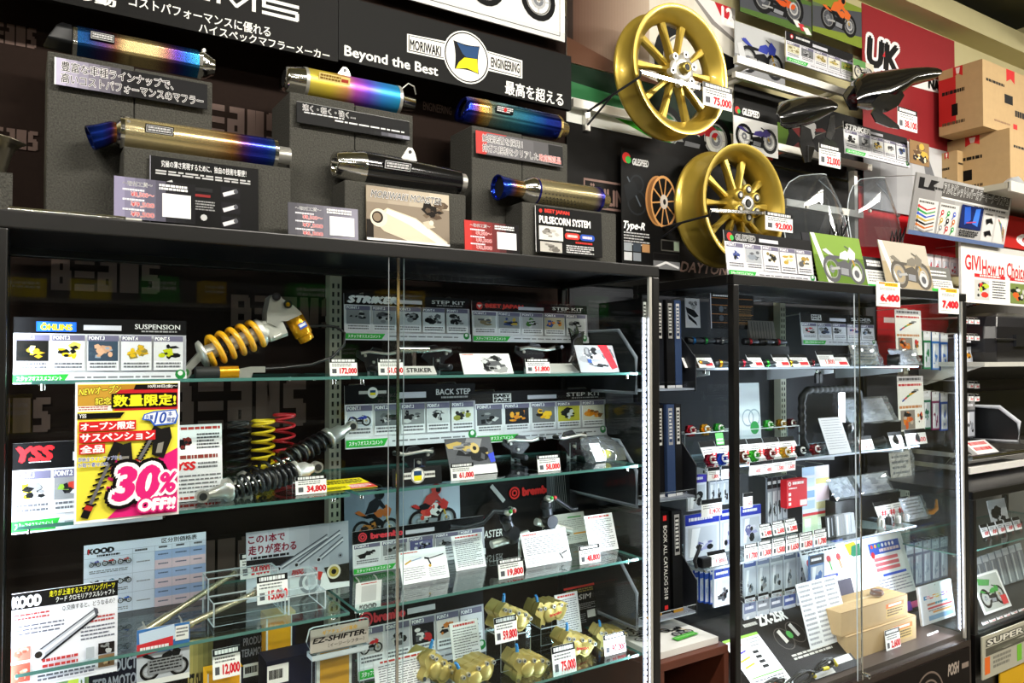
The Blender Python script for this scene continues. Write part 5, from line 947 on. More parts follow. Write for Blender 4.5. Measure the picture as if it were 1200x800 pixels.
# foot rest sets and other step parts
def rearset(label, x, y, Y, on, s=1, fl=1, tilt=0, blue=False):
    a = at(x, y, Y); t = thing('footrest_set', label, 'footrest set', (0, 0, 0), 'black motorcycle footrest sets')
    MB().prism([(-.05, .01), (-.03, .045), (.0, .05), (.02, .03), (.055, .04), (.06, .02), (.03, .0), (.02, -.03), (-.01, -.035), (-.03, -.005)], (0, .004, .04), (fl, 0, 0), (0, 0, 1), -.008, SATIN).build('plate', t, bevel=.001)
    MB().lathe((fl*.01, 0, .02), (0, -1, 0), [(0, .008), (.01, .011), (.02, .009), (.07, .010), (.072, .006)], mat('#2f4f8f', .3, .7) if blue else GUN, 16, True).build('foot_peg', t)
    MB().tube([(fl*.045, -.006, .07), (fl*.02, -.012, .075), (-fl*.05, -.014, .068), (-fl*.085, -.012, .075)], [.006, .005, .005, .007], STEEL).build('pedal', t)
    MB().cyl((-fl*.085, -.012, .075), (-fl*.085, -.045, .077), .006, SATIN, n=12).build('toe_peg', t)
    for px, pz in ((-.03, .07), (.03, .062), (.0, .04)): MB().cyl((fl*px, -.009, pz), (fl*px, .0, pz), .005, STEEL, n=10).build('bolt', t)
    MB().box((-.012, .0, .0), (.012, .02, .05), ACRYL, edge=AEDGE).build('stand', t)
    t.location = (a.x, Y, on); t.scale = (s, s, s)
    return t
rearset('black footrest set beside the T shaped chrome stand on the top shelf', 512, 420, 1.95, S1, .9)
rearset('black footrest set right of the white exhaust card on the top shelf', 622, 420, 1.95, S1, 1.0, -1)
rearset('black footrest set with blue pegs behind the round emblem plaque', 490, 530, 1.9, S2, .9, 1, 0, True)
rearset('black footrest set in the middle of the second shelf near the 61,000 tag', 606, 530, 2.0, S2, .9, -1)
rearset('black footrest set at the right of the second shelf behind the bagged parts', 672, 530, 1.95, S2, 1.0)
rearset('black footrest set behind the 172,000 tag at the shelf joint', 437, 425, 1.95, S1, .8, -1)
def tstand(label, x, y0, y1, Y, w, on):
    a = at(x, y0, Y); m = thing('chrome_stand', label, 'display stand', (a.x, Y, on), 'chrome T stands')
    MB().box((a.x-.035, Y-.02, on), (a.x+.035, Y+.02, on+.004), CHROME).build('base', m); MB().box((a.x-.005, Y-.003, on+.004), (a.x+.005, Y+.003, a.z), CHROME).build('post', m); MB().cyl((a.x-w/2, Y, a.z+.006), (a.x+w/2, Y, a.z+.006), .009, CHROME).build('bar', m)
    return a
tstand('chrome T stand beside the door joint on the top shelf', 485, 412, 440, 1.86, .085, S1)
a = at(676, 436, 1.95); t = thing('step_plate', 'tall polished step bracket standing at the right of the top shelf', 'bracket', (a.x, 1.95, S1))
MB().prism([(-.02, 0), (-.028, .03), (-.012, .06), (-.02, .11), (-.03, .14), (-.008, .125), (.0, .15), (.012, .12), (.03, .13), (.024, .08), (.012, .05), (.026, .02), (.02, 0)], (a.x, 1.95, S1), (1, 0, 0), (0, 0, 1), -.008, CHROME).build('plate', t, bevel=.0015)
for z in (.03, .075, .115): MB().cyl((a.x, 1.935, S1+z), (a.x, 1.943, S1+z), .007, GUN, n=12).build('bolt', t)
MB().tube([(a.x, 1.94, S1+.115), (a.x-.03, 1.93, S1+.1), (a.x-.035, 1.93, S1+.05)], .005, SATIN).build('linkage', t)
def slab_sign(name, label, cat, x0, y0, x1, y1, Y, on, draw, bg, tilt=.5, th=.002):
    return card(name, label, cat, x0, y0, x1, y1, Y, draw, bg, tilt, th, on=on)
slab_sign('photo_card', 'white card with black and white exhaust picture on the top shelf', 'picture', 544, 414, 602, 441, 1.8, S1, lambda p: (p.R(3, 8, 30, 70, '#dddddd'), p.blob(30, 2, 98, 98, ['#9a9a9c', '#55565a', '#26262a', '#c9c9cb'], 12), p.F(4, 4, 26, 8, 1, '#c23a34', .9)), '#eeeeec', .45)
slab_sign('photo_card', 'card with red and grey machine picture at the right of the top shelf', 'picture', 681, 404, 726, 438, 1.8, S1, lambda p: (p.blob(0, 0, 100, 100, ['#55565a', '#c9c9cb', '#26262a', '#8a8a8c'], 12), p.P([(60, 0), (84, 0), (98, 84), (82, 92)], '#c2242e'), p.R(24, 52, 34, 66, '#2a4a8a')), '#9a9a9c', .4)
slab_sign('base_plate', 'flat silver plate lying under the footrest parts on the top shelf', 'plate', 644, 426, 679, 439, 1.85, S1, None, '#b9b9b6', 1.0, .003)
slab_sign('name_plate', 'thin silver name plate with black lettering beside the T stand', 'plate', 474, 429, 512, 441, 1.8, S1, lambda p: p.T('STRIKER', 10, 25, 86, 75, '#2a2a2c', b=.03, sh=.2), '#b9b9b6', .7, .004)
price('51,000', 'white price tag with red 51,000 at the door joint, top shelf', 444, 420, 473, 440, 1.775, S1)
price('51,800', 'white price tag with red 51,800 in the middle of the top shelf', 617, 420, 645, 440, 1.775, S1)
slab_sign('photo_card', 'grey card picturing gold step parts on the second shelf', 'picture', 529, 516, 583, 556, 1.83, S2, lambda p: (p.blob(0, 0, 100, 72, ['#b8a05a', '#3a3a3c', '#8a8a8c', '#55565a'], 12), p.C(60, 30, 14, '#c8b070', 12), p.C(60, 30, 6, '#3a3a3c', 10), p.P([(86, 50), (100, 44), (100, 70), (90, 72)], '#3a4ac2'), p.R(0, 76, 100, 100, '#eeeeec')), '#55565a', .4)
price('61,000', 'white price tag with red 61,000 under the grey step parts card', 529, 544, 556, 564, 1.765, S2)
price('58,000', 'white price tag with red 58,000 at the right of the second shelf', 631, 534, 657, 554, 1.765, S2)
t = thing('parts_bag', 'clear bag of small parts with white tag on the second shelf', 'parts bag', at(712, 546, 1.84)); a = at(694, 546, 1.84); b = at(734, 522, 1.84)
MB().loft([[V(a.x+x, 1.84+y, S2+z) for x, y, z in ((0, 0, 0), (b.x-a.x, .0, 0), (b.x-a.x, .03, .0), (0, .03, 0))], [V(a.x+x, 1.84+y, S2+z) for x, y, z in ((-.005, .0, .035), (b.x-a.x-.01, .0, .04), (b.x-a.x-.01, .05, .03), (-.005, .05, .03))], [V(a.x+x, 1.84+y, S2+z) for x, y, z in ((.005, .06, .07), (b.x-a.x-.03, .06, .075), (b.x-a.x-.03, .066, .07), (.005, .066, .065))]], POLYB).build('bag', t)
MB().ball((a.x+.07, 1.86, S2+.02), .014, mat('#c8c01e'), sx=1.4).ball((a.x+.05, 1.87, S2+.02), .012, SATIN).build('parts', t); p = Panel(.04, .062, '#f0f0ee', .001); p.R(14, 30, 86, 78, '#c9c9c9'); p.F(10, 6, 90, 20, 2, '#55565a'); p.place('paper_tag', (a.x+.012, 1.836, S2+.004), .6, 0, 0, t)
def d(p): p.R(22, 26, 40, 62, '#d9d9d6'); p.R(60, 26, 86, 62, '#d9d9d6'); p.F(4, 38, 40, 56, 1, '#3a3a3c', .7); p.F(60, 38, 86, 56, 1, '#3a3a3c', .7); p.C(50, 46, 44, '#f0efe8', 24); p.O(50, 46, 42, 39, '#1b1b1d', 24); p.P([(42, 20), (58, 20), (58, 46), (42, 46)], '#23446e'); p.P([(42, 46), (58, 46), (58, 74), (42, 74)], '#e8d81c')
card('acrylic_plaque', 'clear plaque with round yellow and blue emblem on the second shelf edge', 'plaque', 461, 550, 518, 567, 1.75, d, '#3a3d40', .1, .006, on=S2)
# third shelf: big photo board, brake boards, levers
def d(p):
    p.R(0, 0, 47, 100, '#8a93a2'); p.G(0, 0, 47, 100, '#727c8c', '#a9b2be', 6); p.R(47, 0, 100, 100, '#17130f'); p.G(47, 60, 100, 100, '#2a211a', '#1b1613', 4)
    p.bike(3, 18, 21, 66, '#a85a2a', '#2a2a2c', '#3a3c46'); p.blob(5, 40, 16, 70, ['#6a4a2a', '#a8682a', '#2a2a2c', '#4a3a2a'], 8); p.bike(25, 18, 45, 64, '#b8322e', '#3a2a2a', '#a83a34'); p.blob(28, 24, 40, 52, ['#d8d0cc', '#c8443a', '#26262c', '#b8322e'], 7)
    p.P([(50, 70), (56, 40), (62, 30), (66, 44), (60, 90)], '#3a2a22'); p.L(61, 12, 67, 36, 6, '#a8a8a8'); p.P([(52, 64), (56, 52), (58, 56), (54, 80)], '#8a2a3a')
    p.T('MASTER', 55, 74, 66, 84, '#e8e8e8', b=.01, sh=.1); p.O(72, 26, 9, 6.5, '#c42a26', 18); p.O(72, 26, 5, 2.5, '#c42a26', 14); p.T('brembo', 76, 20, 90, 31, '#c42a26', b=.06)
    p.G(88, 0, 100, 60, '#4a4e52', '#22252a', 3)
    for i in range(9): p.L(90+i*.9, 6, 91+i*.9, 56, .8, '#77797c')
card('photo_board', 'wide photo board of racing riders with red round mark, behind the brake levers', 'poster', 404.5, 576, 668, 628, 2.1, d, '#26211d', .04, hang=2.2)
bre = lambda p: (p.O(7, 15, 11, 8, '#d8404a', 18), p.O(7, 15, 6, 3, '#d8404a', 14), p.T('brembo', 13, 8, 36, 21, '#d8404a', b=.05))
card('product_board', 'product board with red ringed mark and brake lever pictures, third shelf', 'sign', 414, 624, 568, 668, 2.02, points(bre, [('#dcdcde', ['#26262a', '#3a3a3c']), ('#8a8a8c', gr), ('#5a5a88', ['#c9c9d2', '#2a2a3a', '#77779a']), ('#9a9aa2', gr), ('#b9b9c0', ['#77779a', '#3a3a4a'])], None, head=.3), '#dcdce0', .06, on=S3)
card('product_board', 'product board with red mark and red racing bike pictures, fourth shelf', 'sign', 420, 718, 569, 748, 2.0, points(bre, [('#c9c4c4', 'redbike'), ('#b8b8c0', gr), ('#2a2a30', ['#b82a2e', '#d8d8d8', '#55565a']), ('#d0c8c4', ['#c87a3a', '#b8682a', '#2a2a2c']), ('#d6d6da', ['#26262a', '#3a2a26', '#4a4a4c'])], None, head=.26), '#dcdce0', .1, on=S4)
tx = lambda p: (p.F(12, 4, 88, 9, 1, '#c23a34', .9), p.F(8, 14, 92, 94, 15, '#6a6a74', .36))
slab_sign('spec_sheet', 'white sheet with two small lever drawings leaning on the third shelf', 'leaflet', 472, 650, 527, 698, 1.86, S3, lambda p: (p.F(4, 4, 40, 8, 1, '#c23a34', .9), p.L(10, 40, 24, 30, 5, '#c8a03a'), p.L(24, 32, 46, 26, 3, '#8aa0c0'), p.L(52, 28, 62, 32, 6, '#26262a'), p.L(62, 32, 94, 24, 3, '#26262a'), p.L(60, 34, 64, 50, 5, '#3a3a3c'), p.C(62, 54, 5, '#c8a03a', 8), p.F(6, 52, 50, 92, 6, '#77777c', .3), p.F(58, 62, 94, 92, 5, '#77777c', .3)), '#f0f0f2', .35)
slab_sign('spec_sheet', 'tall narrow white text sheet leaning right of the drawing sheet', 'leaflet', 535, 631, 570, 684, 1.9, S3, tx, '#efeff2', .35)
slab_sign('spec_sheet', 'white landscape text sheet with small lever picture below the right lever', 'leaflet', 617, 628, 670, 668, 1.82, S3, lambda p: (p.F(4, 5, 34, 10, 1, '#c23a34', .9), p.F(6, 16, 94, 70, 9, '#6a6a74', .36), p.L(76, 72, 82, 90, 5, '#3a3a3c'), p.L(80, 76, 94, 68, 4, '#3a3a3c'), p.F(6, 76, 66, 94, 3, '#9a9aa2', .3)), '#efeff2', .35)
slab_sign('spec_sheet', 'grey sheet with green and orange lines behind the right text sheets', 'leaflet', 650, 606, 690, 642, 1.98, S3, lambda p: (p.R(50, 12, 90, 16, '#3a8a3a'), p.R(60, 66, 96, 71, '#c8882a'), p.R(10, 68, 48, 72, '#3a3a3c'), p.F(6, 22, 96, 60, 6, '#8a8a86', .3), p.F(6, 76, 96, 92, 3, '#8a8a86', .3)), '#c2c2ba', .3)
slab_sign('spec_sheet', 'tall narrow white text sheet at the right end of the third shelf', 'leaflet', 692, 607, 725, 655, 1.85, S3, tx, '#f0f0f2', .3)
card('shop_tag', 'small white card with bold black maker name hanging at the door joint', 'sign', 416, 683, 446, 713, 1.78, lambda p: (p.R(22, 12, 80, 66, '#d4d4d4'), p.F(20, 3, 80, 7, 1, '#c23a34', .9), p.T('KOOD', 18, 76, 82, 92, '#1b1b1d', b=.06)), '#f4f4f4', -.1, .0015, hang=1.8)
price('19,800', 'white price tag with red 19,800 below the left brake lever', 585, 657, 614, 680, 1.765, S3); price('48,800', 'white price tag with red 48,800 beside the narrow text sheet', 680, 641, 704, 662, 1.765, S3)
LV = mat('#2e2f33', .35, .6); LV2 = mat('#55575d', .3, .8)
def lever(label, bx0, by0, bx1, by1, Y, cyl0, cyl1, blade, px):
    a, b = at(bx0, by0, Y), at(bx1, by1, Y); t = thing('brake_lever', label, 'brake lever', (at(px, 600, Y).x, Y, S3), 'brake levers on chrome stands')
    MB().cyl(a, b, .0115, ALU).build('handlebar_stub', t); x = at(px, 600, Y).x; zm = a.z+(b.z-a.z)*(x-a.x)/(b.x-a.x)
    MB().box((x-.003, Y-.004, S3+.004), (x+.003, Y+.004, zm-.008), CHROME).build('post', t); MB().box((x-.03, Y-.02, S3), (x+.03, Y+.02, S3+.004), CHROME).build('base', t)
    p, q = at(*cyl0, Y-.02), at(*cyl1, Y-.02); d_ = (q-p).normalized()
    MB().cyl(p, q, .0155, LV2).lathe(p, d_, [(-.012, .008), (-.01, .014), (.0, .018), (.012, .018), (.014, .0155)], LV, 20, True).build('cylinder', t)
    MB().lathe(p-d_*.002+V(0, -.014, .01), (0, -.4, 1), [(0, .010), (.004, .014), (.01, .014), (.012, .01)], STEEL, 16, True).build('banjo', t)
    MB().ball(p+V(0, -.03, .022), .006, mat('#3a9a3a')).ball(p+V(.012, -.03, .022), .006, mat('#c22a2a')).build('mark', t)
    MB().lathe(q-d_*.03, (0, -1, 0), [(-.02, .02), (.02, .02)], LV, 18, True).build('clamp', t)
    pts = [at(x_, y_, Y-.03+.0*i) for i, (x_, y_) in enumerate(blade)]; n = len(pts)
    MB().tube([pts[0]]+[pts[i].lerp(pts[i+1], k/4) for i in range(n-1) for k in range(1, 5)], [.008-.003*i/(4*n) for i in range(4*(n-1))]+[.0075], LV, 10).build('lever_blade', t)
    MB().cyl(pts[0]+V(0, -.012, 0), pts[0]+V(0, .012, 0), .008, STEEL, n=12).build('pivot', t)
lever('left brake lever with long dark blade sweeping left over the boards', 576, 638, 619, 625, 1.92, (592, 606), (603, 634), [(600, 597), (588, 600), (578, 599), (566, 612), (545, 618), (527, 617)], 609)
lever('right brake lever standing in front of the photo board', 628, 611, 669, 621, 1.96, (640, 590), (645, 621), [(642, 585), (650, 583), (660, 590), (670, 597), (676, 596)], 637)
# gold brake calipers on the fourth shelf
def caliper_parts(front_text):
    t = thing('brake_caliper', 'x', 'brake caliper', (0, 0, 0), 'gold brake calipers'); k = .001
    out = [(-64, 22), (-56, 34), (-46, 46), (-38, 44), (-34, 34), (-22, 38), (-8, 36), (4, 30), (16, 32), (28, 26), (40, 26), (52, 18), (64, 12), (66, 0), (58, -6), (50, -20), (38, -32), (24, -36), (12, -28), (2, -26), (-10, -30), (-24, -28), (-32, -20), (-36, -34), (-46, -42), (-54, -36), (-52, -22), (-48, -8), (-62, 4), (-68, 12)]
    inn = [(x*.98, y*.94) for x, y in out]
    MB().prism([(x*k, y*k) for x, y in inn], (0, 0, 0), (1, 0, 0), (0, 0, 1), -.042, CALI).build('rear_half', t, bevel=.002)
    MB().prism([(x*k, y*k) for x, y in out], (0, -.006, 0), (1, 0, 0), (0, 0, 1), .026, CALI, CALI).build('front_half', t, bevel=.0035)
    m = MB()
    for cx in (-14, 22): m.lathe((cx*k, -.03, -4*k), (0, -1, 0), [(0, .0235), (.006, .0225), (.009, .019), (.0095, 0)], CALI, 24)
    m.build('piston_lobe', t)
    for x, z in ((-50, 26), (-32, 24), (34, 16), (56, 6), (4, 20)): MB().cyl((x*k, -.041, z*k), (x*k, -.031, z*k), .0062, STEEL, n=14).cyl((x*k, -.0415, z*k), (x*k, -.041, z*k), .0034, RUBBER, n=6).build('bolt', t)
    MB().cyl((-44*k, -.015, .044), (-46*k, -.015, .06), .005, mat('#2f86c8', .4), n=12).cyl((-46*k, -.015, .058), (-50*k, -.018, .068), .004, mat('#2f86c8', .4), n=10).build('bleed_cap', t)
    MB().cyl((-45*k, -.034, -.034), (-45*k, -.031, -.034), .006, RUBBER, n=12).build('mount_hole', t)
    if front_text: p = Panel(.05, .011, '#b59f4c', .0005, CALI); p.T('brembo', 4, 5, 96, 95, '#b82a26', b=.05); p.place('lettering', (-.018, -.04, -.01), 0, 0, 0, t)
    return t
CA, CB = caliper_parts(False), caliper_parts(True); usedc = set()
def caliper(src, label, x, y, Y, roll=0, yaw=0, s=1):
    o = src if src.name not in usedc else dup(src, (0, 0, 0)); usedc.add(src.name); o['label'] = label; o.location = at(x, y, Y); o.rotation_euler = (0, roll, yaw); o.scale = (s, s, s)
    return o
cl = [(CA, 'gold brake caliper above the 59,800 tag on a clear riser', 596, 722, 1.88, .25, .1), (CB, 'gold brake caliper with red lettering on the tall clear riser at the back', 641, 714, 1.98, -.12, 0),
      (CB, 'gold brake caliper with red lettering above the 75,000 tag', 672, 753, 1.85, .15, 0), (CA, 'gold brake caliper low in the middle, in front of the clear riser', 616, 777, 1.83, .08, 0),
      (CA, 'small gold brake caliper above the 97,000 tag at the right', 713, 744, 1.9, 0, -.2), (CA, 'gold brake caliper by the door joint behind the bottom white sheet', 505, 781, 1.86, .5, .3), (CA, 'gold brake caliper at the bottom edge between the white sheets', 553, 786, 1.84, -.35, .1)]
pos = []
for a in cl: o = caliper(a[0], *a[1:], s=.82 if 'small' in a[1] else .94); pos.append(o.location.copy())
for i, lab in ((0, 'clear acrylic riser under the gold caliper tagged 59,800'), (1, 'tall clear acrylic riser under the red lettered caliper at the back'), (4, 'clear acrylic riser under the small gold caliper'), (5, 'clear acrylic riser near the door joint on the fourth shelf'), (2, 'low clear acrylic riser under the caliper tagged 75,000'), (3, 'low clear acrylic riser under the caliper in the middle'), (6, 'low clear acrylic riser at the bottom edge of the picture')):
    q = pos[i]; h = q.z-S4-.038
    if h > .004: solo('acrylic_riser', lab, 'display stand', clear_stand((q.x-.05, q.y-.04, S4), (q.x+.05, q.y+.045, S4+h)), (q.x, q.y, S4), 'clear acrylic risers')
price('59,800', 'white price tag with red 59,800 on the left gold caliper', 581, 726, 607, 749, 1.8); price('75,000', 'white price tag with red 75,000 under the right red lettered caliper', 649, 760, 676, 786, 1.77); price('97,000', 'white price tag with red 97,000 at the right end of the fourth shelf', 709, 746, 734, 770, 1.77, S4)
slab_sign('spec_sheet', 'tall white text sheet leaning among the gold calipers', 'leaflet', 533, 735, 566, 782, 1.9, S4, tx, '#efeff2', .25)
slab_sign('spec_sheet', 'white text sheet at the bottom edge beside the door joint', 'leaflet', 443, 780, 506, 815, 1.82, S4, tx, '#efeff2', .3)
slab_sign('spec_sheet', 'grey white sheet behind the red lettered caliper with 75,000', 'leaflet', 655, 700, 682, 748, 1.97, S4, tx, '#cfcfd0', .2)
slab_sign('leaflet', 'black leaflet with red top and white squares behind the right calipers', 'leaflet', 666, 692, 702, 750, 2.0, S4, lambda p: (p.R(0, 0, 100, 5, '#b8322a'), p.F(6, 8, 94, 18, 2, '#8a7a3a', .6), p.T('SIM', 44, 22, 86, 34, '#c9c9cb', b=.01, sh=.2), p.R(14, 46, 36, 62, '#d0d0d0'), p.R(66, 62, 92, 80, '#d0d0d0'), p.F(42, 44, 94, 60, 4, '#9a9a9c', .4), p.F(20, 68, 60, 92, 5, '#77777a', .4)), '#1b1a1a', .2)
def pole(label, x, y0, y1, Y): a, b = at(x, y0, Y), at(x, y1, Y); solo('hanging_wire', label, 'wire', MB().cyl(b, V(b.x, Y, a.z), .0022, BLACK, n=8), (a.x, Y, b.z))
# ================================================================ right showcase: fittings
t = cab2
def child(mb, name, bevel=0): return mb.build(name, cab2, None, bevel)
BW = mat('#d9dce2', .4)
for z in (A1, A2, A3):
    for x in (2.02, 2.72, 3.2): child(MB().prism([(1.88, z-.012), (2.2, z-.012), (2.2, z-.06), (2.12, z-.055), (1.88, z-.026)], (x, 0, 0), (0, 1, 0), (0, 0, 1), .004, BW), 'shelf_bracket')
child(MB().box((C2X0+.01, FY+.03, .315), (C2X1-.01, 2.16, .335), mat('#3a2c26', .4)), 'floor_board')
def d(p): p.T('POSH', 88, 16, 94, 33, '#b0a296', b=.04, sh=.2); p.F(95.6, 22, 99.4, 34, 1, '#9a8a7e', .7); p.O(78, 56, 42, 39, '#7a6a60', 40); p.O(78, 56, 30, 27, '#7a6a60', 40); p.O(78, 56, 16, 13, '#7a6a60', 30)
p = Panel(C2X1-C2X0-.04, .26, '#2a1c16', .004); d(p); p.place('base_sign', (C2X0+.02, FY-.004, .03), 0, 0, 0, cab2)
# ---------------- top shelf of the right case
def small(name, label, cat, x, y, Y, on, build, group=None, rz=0):
    a = at(x, y, Y); t = thing(name, label, cat, (0, 0, 0), group); build(t); t.location = (a.x, Y, on); t.rotation_euler = (0, 0, rz); return t
card('photo_card', 'white card with a black machine sketch behind the left glass, right case', 'picture', 804, 349, 821, 384, 2.08, lambda p: (p.P([(0, 30), (60, 40), (90, 60), (60, 66), (10, 50)], '#3a3a3c'), p.P([(10, 52), (70, 80), (80, 94), (20, 70)], '#1b1b1d'), p.blob(10, 4, 90, 40, ['#b9b9bb', '#8a8a8c', '#55565a'], 6)), '#e4e4e8', .05, on=None, hang=2.2)
card('info_board', 'black board with fine orange lines and round pictures in the right case', 'sign', 833, 343, 884, 386, 2.05, lambda p: (p.R(0, 0, 2, 100, '#c9c9d2'), p.F(6, 4, 40, 9, 1, '#e0e0e0', .8), [p.R(2, y, 98, y+1.4, '#b87a3a') for y in (12, 32, 58, 82)], p.C(24, 44, 9, '#55606a'), p.C(24, 70, 9, '#4a525a'), p.C(60, 22, 6, '#6a7078'), p.F(45, 36, 94, 92, 9, '#9a7a4a', .25)), '#17161a', .03, hang=2.2)
def riser(label, x0, x1, yt, Y, on, dep, m=SATIN):
    a, b = at(x0, yt, Y), at(x1, yt, Y); return solo('display_riser', label, 'display stand', (clear_stand((a.x, Y, on+.0005), (b.x, Y+dep, max(on+.01, a.z))) if m is ACRYL else MB().box((a.x, Y, on+.0005), (b.x, Y+dep, max(on+.01, a.z)), m)), (a.x, Y, on), 'dark display risers' if m is SATIN else 'clear risers in the right case')
riser('long black riser carrying bar ends on the top shelf of the right case', 803, 925, 404, 1.98, A1, .08)
def bar_end(c):
    def f(t):
        MB().lathe((0, 0, .014), (1, -.15, 0), [(-.03, .008), (-.03, .0125), (-.006, .0135)], SATIN, 16, True).build('weight', t); MB().lathe((0, 0, .014), (1, -.15, 0), [(-.006, .0138), (.002, .0142), (.005, .0135)], mat(c, .25, .8), 16).build('ring', t); MB().lathe((0, 0, .014), (1, -.15, 0), [(.005, .0135), (.03, .011), (.045, .006)], GUN, 16, True).build('sleeve', t)
    return f
zr = at(860, 404, 1.98).z
for x, c, n in ((812, '#2a7ac2', 'blue'), (826, '#2f9a4a', 'green'), (845, '#8a8a8c', 'plain grey'), (878, '#c2303a', 'red'), (896, '#3a3a3c', 'black'), (911, '#b02a34', 'dark red')): small('bar_end', 'handlebar end with %s ring on the black riser in the right case' % n, 'bar end', x, 400, 2.0, zr, bar_end(c), 'bar ends on the riser')
for x, c, n in ((819, '#d88a1e', 'orange'), (843, '#e8a02a', 'amber'), (870, '#d8324a', 'pink red'), (898, '#3ac23a', 'bright green'), (925, '#e8b81e', 'yellow'), (951, '#8a1f2a', 'maroon')): small('bar_end', 'handlebar end with %s ring in front of the black riser' % n, 'bar end', x, 427, 1.9, A1, bar_end(c), 'bar ends on the shelf')
HK = -9
def mini(label, x0, y0, x1, y1, Y, on=None, group='little white labels in the right case', tilt=.5, red=False, bg='#efeff0'):
    return card('shelf_label', label, 'label', x0, y0, x1, y1, Y, lambda p: (p.R(0, 0, 100, 26, '#1b1b1d'), p.F(8, 36, 70, 60, 2, '#77777c', .4), p.R(46, 62, 94, 88, '#d8303a') if not red else p.T(red, 40, 56, 94, 88, '#d8242e', b=.02)), bg, tilt, .0012, group, None if on == HK else on, hang=1 if on == HK else 0)
for i, (x0, x1) in enumerate(((820, 838), (880, 896), (910, 927), (930, 950), (976, 996), (803, 815))): mini('little black topped label among the bar ends on the top shelf', x0, 415, x1, 424, 1.88, A1)
card('pouch', 'grey ribbed pouch leaning behind the bar ends', 'pouch', 881, 375, 911, 396, 2.03, lambda p: [p.L(12+i*11, 4, 8+i*11, 96, 3, '#3a3a3e') for i in range(8)], '#6a6862', .2, .012, on=zr)
slide = [('#c9c4c4', ['#c2303a', '#26262a', '#8a8a8c']), ('#c2c6d2', ['#3a4a6a', '#26262a', '#8a8a8c']), ('#d6d6d8', gr), ('#cfc4c8', ['#c23a44', '#3a4a8a', '#26262a']), ('#d6d8de', ['#55565a', '#26262a', '#7a8aa0'])]
def baby2(p):
    p.R(14, 4, 27, 22, '#e0e0dc'); [p.T(s, 15, 5.5+8*i, 26, 11.5+8*i, '#1b1b1d', b=.05) for i, s in enumerate(('BABY', 'FACE'))]
card('product_board', 'product board with two row white block mark and red slider pictures, right case', 'sign', 940, 366, 1026, 405, 2.06, points(baby2, slide, 'SLIDER', head=.3), '#dcdce0', .08, hang=2.2)
for i, x in enumerate((982, 990, 1046)):
    small('frame_slider', ('black frame slider spool left of the door joint', 'black frame slider spool beside the red price label', 'black frame slider spool right of the door joint')[i], 'frame slider', x, 424, 1.95-.03*i, A1, lambda t: (MB().lathe((0, 0, .026), (.5, -1, 0), [(-.02, .014), (-.02, .024), (.0, .022), (.02, .026), (.03, .024), (.03, .012), (.02, .011)], SATIN, 24).build('body', t), MB().cyl((0, -.001, .026), (.008, -.02, .026), .009, GUN).build('bolt', t)), 'frame sliders')
mini('white label with red 1,800 beside the frame slider spools', 962, 411, 981, 425, 1.87, A1, tilt=.4, red='1,800')
def bag(label, x0, y0, x1, y1, Y, on, group=None, fill=None, lean=.6, m=None):
    a, b = at(x0, y1, Y), at(x1, y1, Y); h = max(.02, at((x0+x1)/2, y0, Y).z-on); w = b.x-a.x; t = thing('parts_bag', label, 'parts bag', (a.x, Y, on), group); rnd = random.Random(int(x0*7+y0)); vs = []; n = 9; dy = h*math.tan(lean)
    for i in range(n):
        for j in range(n): vs.append(V(a.x+w*j/(n-1), Y+dy*i/(n-1)+rnd.uniform(-.006, .006)+(-.004 if 0 < j < n-1 else 0), on+.001+h*i/(n-1)))
    fs = [(i*n+j, i*n+j+1, (i+1)*n+j+1, (i+1)*n+j) for i in range(n-1) for j in range(n-1)]; o = MB().add(vs, fs, m or POLYB).build('film', t); so = o.modifiers.new('thick', 'SOLIDIFY'); so.thickness = .0015
    p = Panel(w*.86, h/math.cos(lean)*.86, fill or '#cfd1d8', .002); p.blob(2, 2, 98, 98, ['#dcdde4', '#c2c4cc', '#ecedf2', '#b0b2bc'], 10) if not fill else p.F(10, 10, 90, 90, 5, '#55565c', .4); p.place('insert', (a.x+w*.07, Y+.008+dy*.07, on+h*.07), lean, 0, 0, t)
    return t
bag('crumpled clear bag with silver foil at the right end of the top shelf, right case', 1050, 409, 1083, 430, 1.9, A1, None, None, .5)
bag('clear bag with small beige parts at the door joint on the top shelf, right case', 1001, 402, 1036, 429, 1.95, A1, None, '#b8aa92', .3)
# ---------------- second level: caps, looped frame, leaflets
def cap(c):
    m = mat(c, .22, .85)
    def f(t):
        n = 48; o = [(math.cos(2*PI*i/n)*(.021+.0022*math.cos(6*2*PI*i/n)), math.sin(2*PI*i/n)*(.021+.0022*math.cos(6*2*PI*i/n))) for i in range(n)]
        MB().prism(o, (0, .004, .022), (1, 0, 0), (0, .25, .97), -.012, m).build('cap_body', t, bevel=.002)
        q = V(0, .004, .022); d_ = V(0, -.97, .25); MB().lathe(q+d_*.008, d_, [(0, .014), (.004, .014), (.006, .010), (.003, .007)], STEEL, 20).build('ring', t)
        for k in (-1, 1): MB().box(q+d_*.014+V(-.012, -.002, k*.004-.002), q+d_*.014+V(.012, .002, k*.004+.002), m).build('grip', t)
    return f
riser('clear riser carrying six coloured caps in the right case', 803, 937, 508, 1.98, A2, .06, ACRYL)
zc2 = at(870, 508, 1.98).z
for x, c, n in ((811, '#b02434', 'red'), (828, '#d89a1e', 'gold'), (844, '#3aa83a', 'green'), (902, '#4ac24a', 'light green'), (917, '#b8902a', 'dull gold'), (929, '#6a1f2a', 'maroon')): small('filler_cap', '%s anodised cap on the clear riser, upper row in the right case' % n, 'filler cap', x, 505, 2.0, zc2, cap(c), 'coloured caps on the riser')
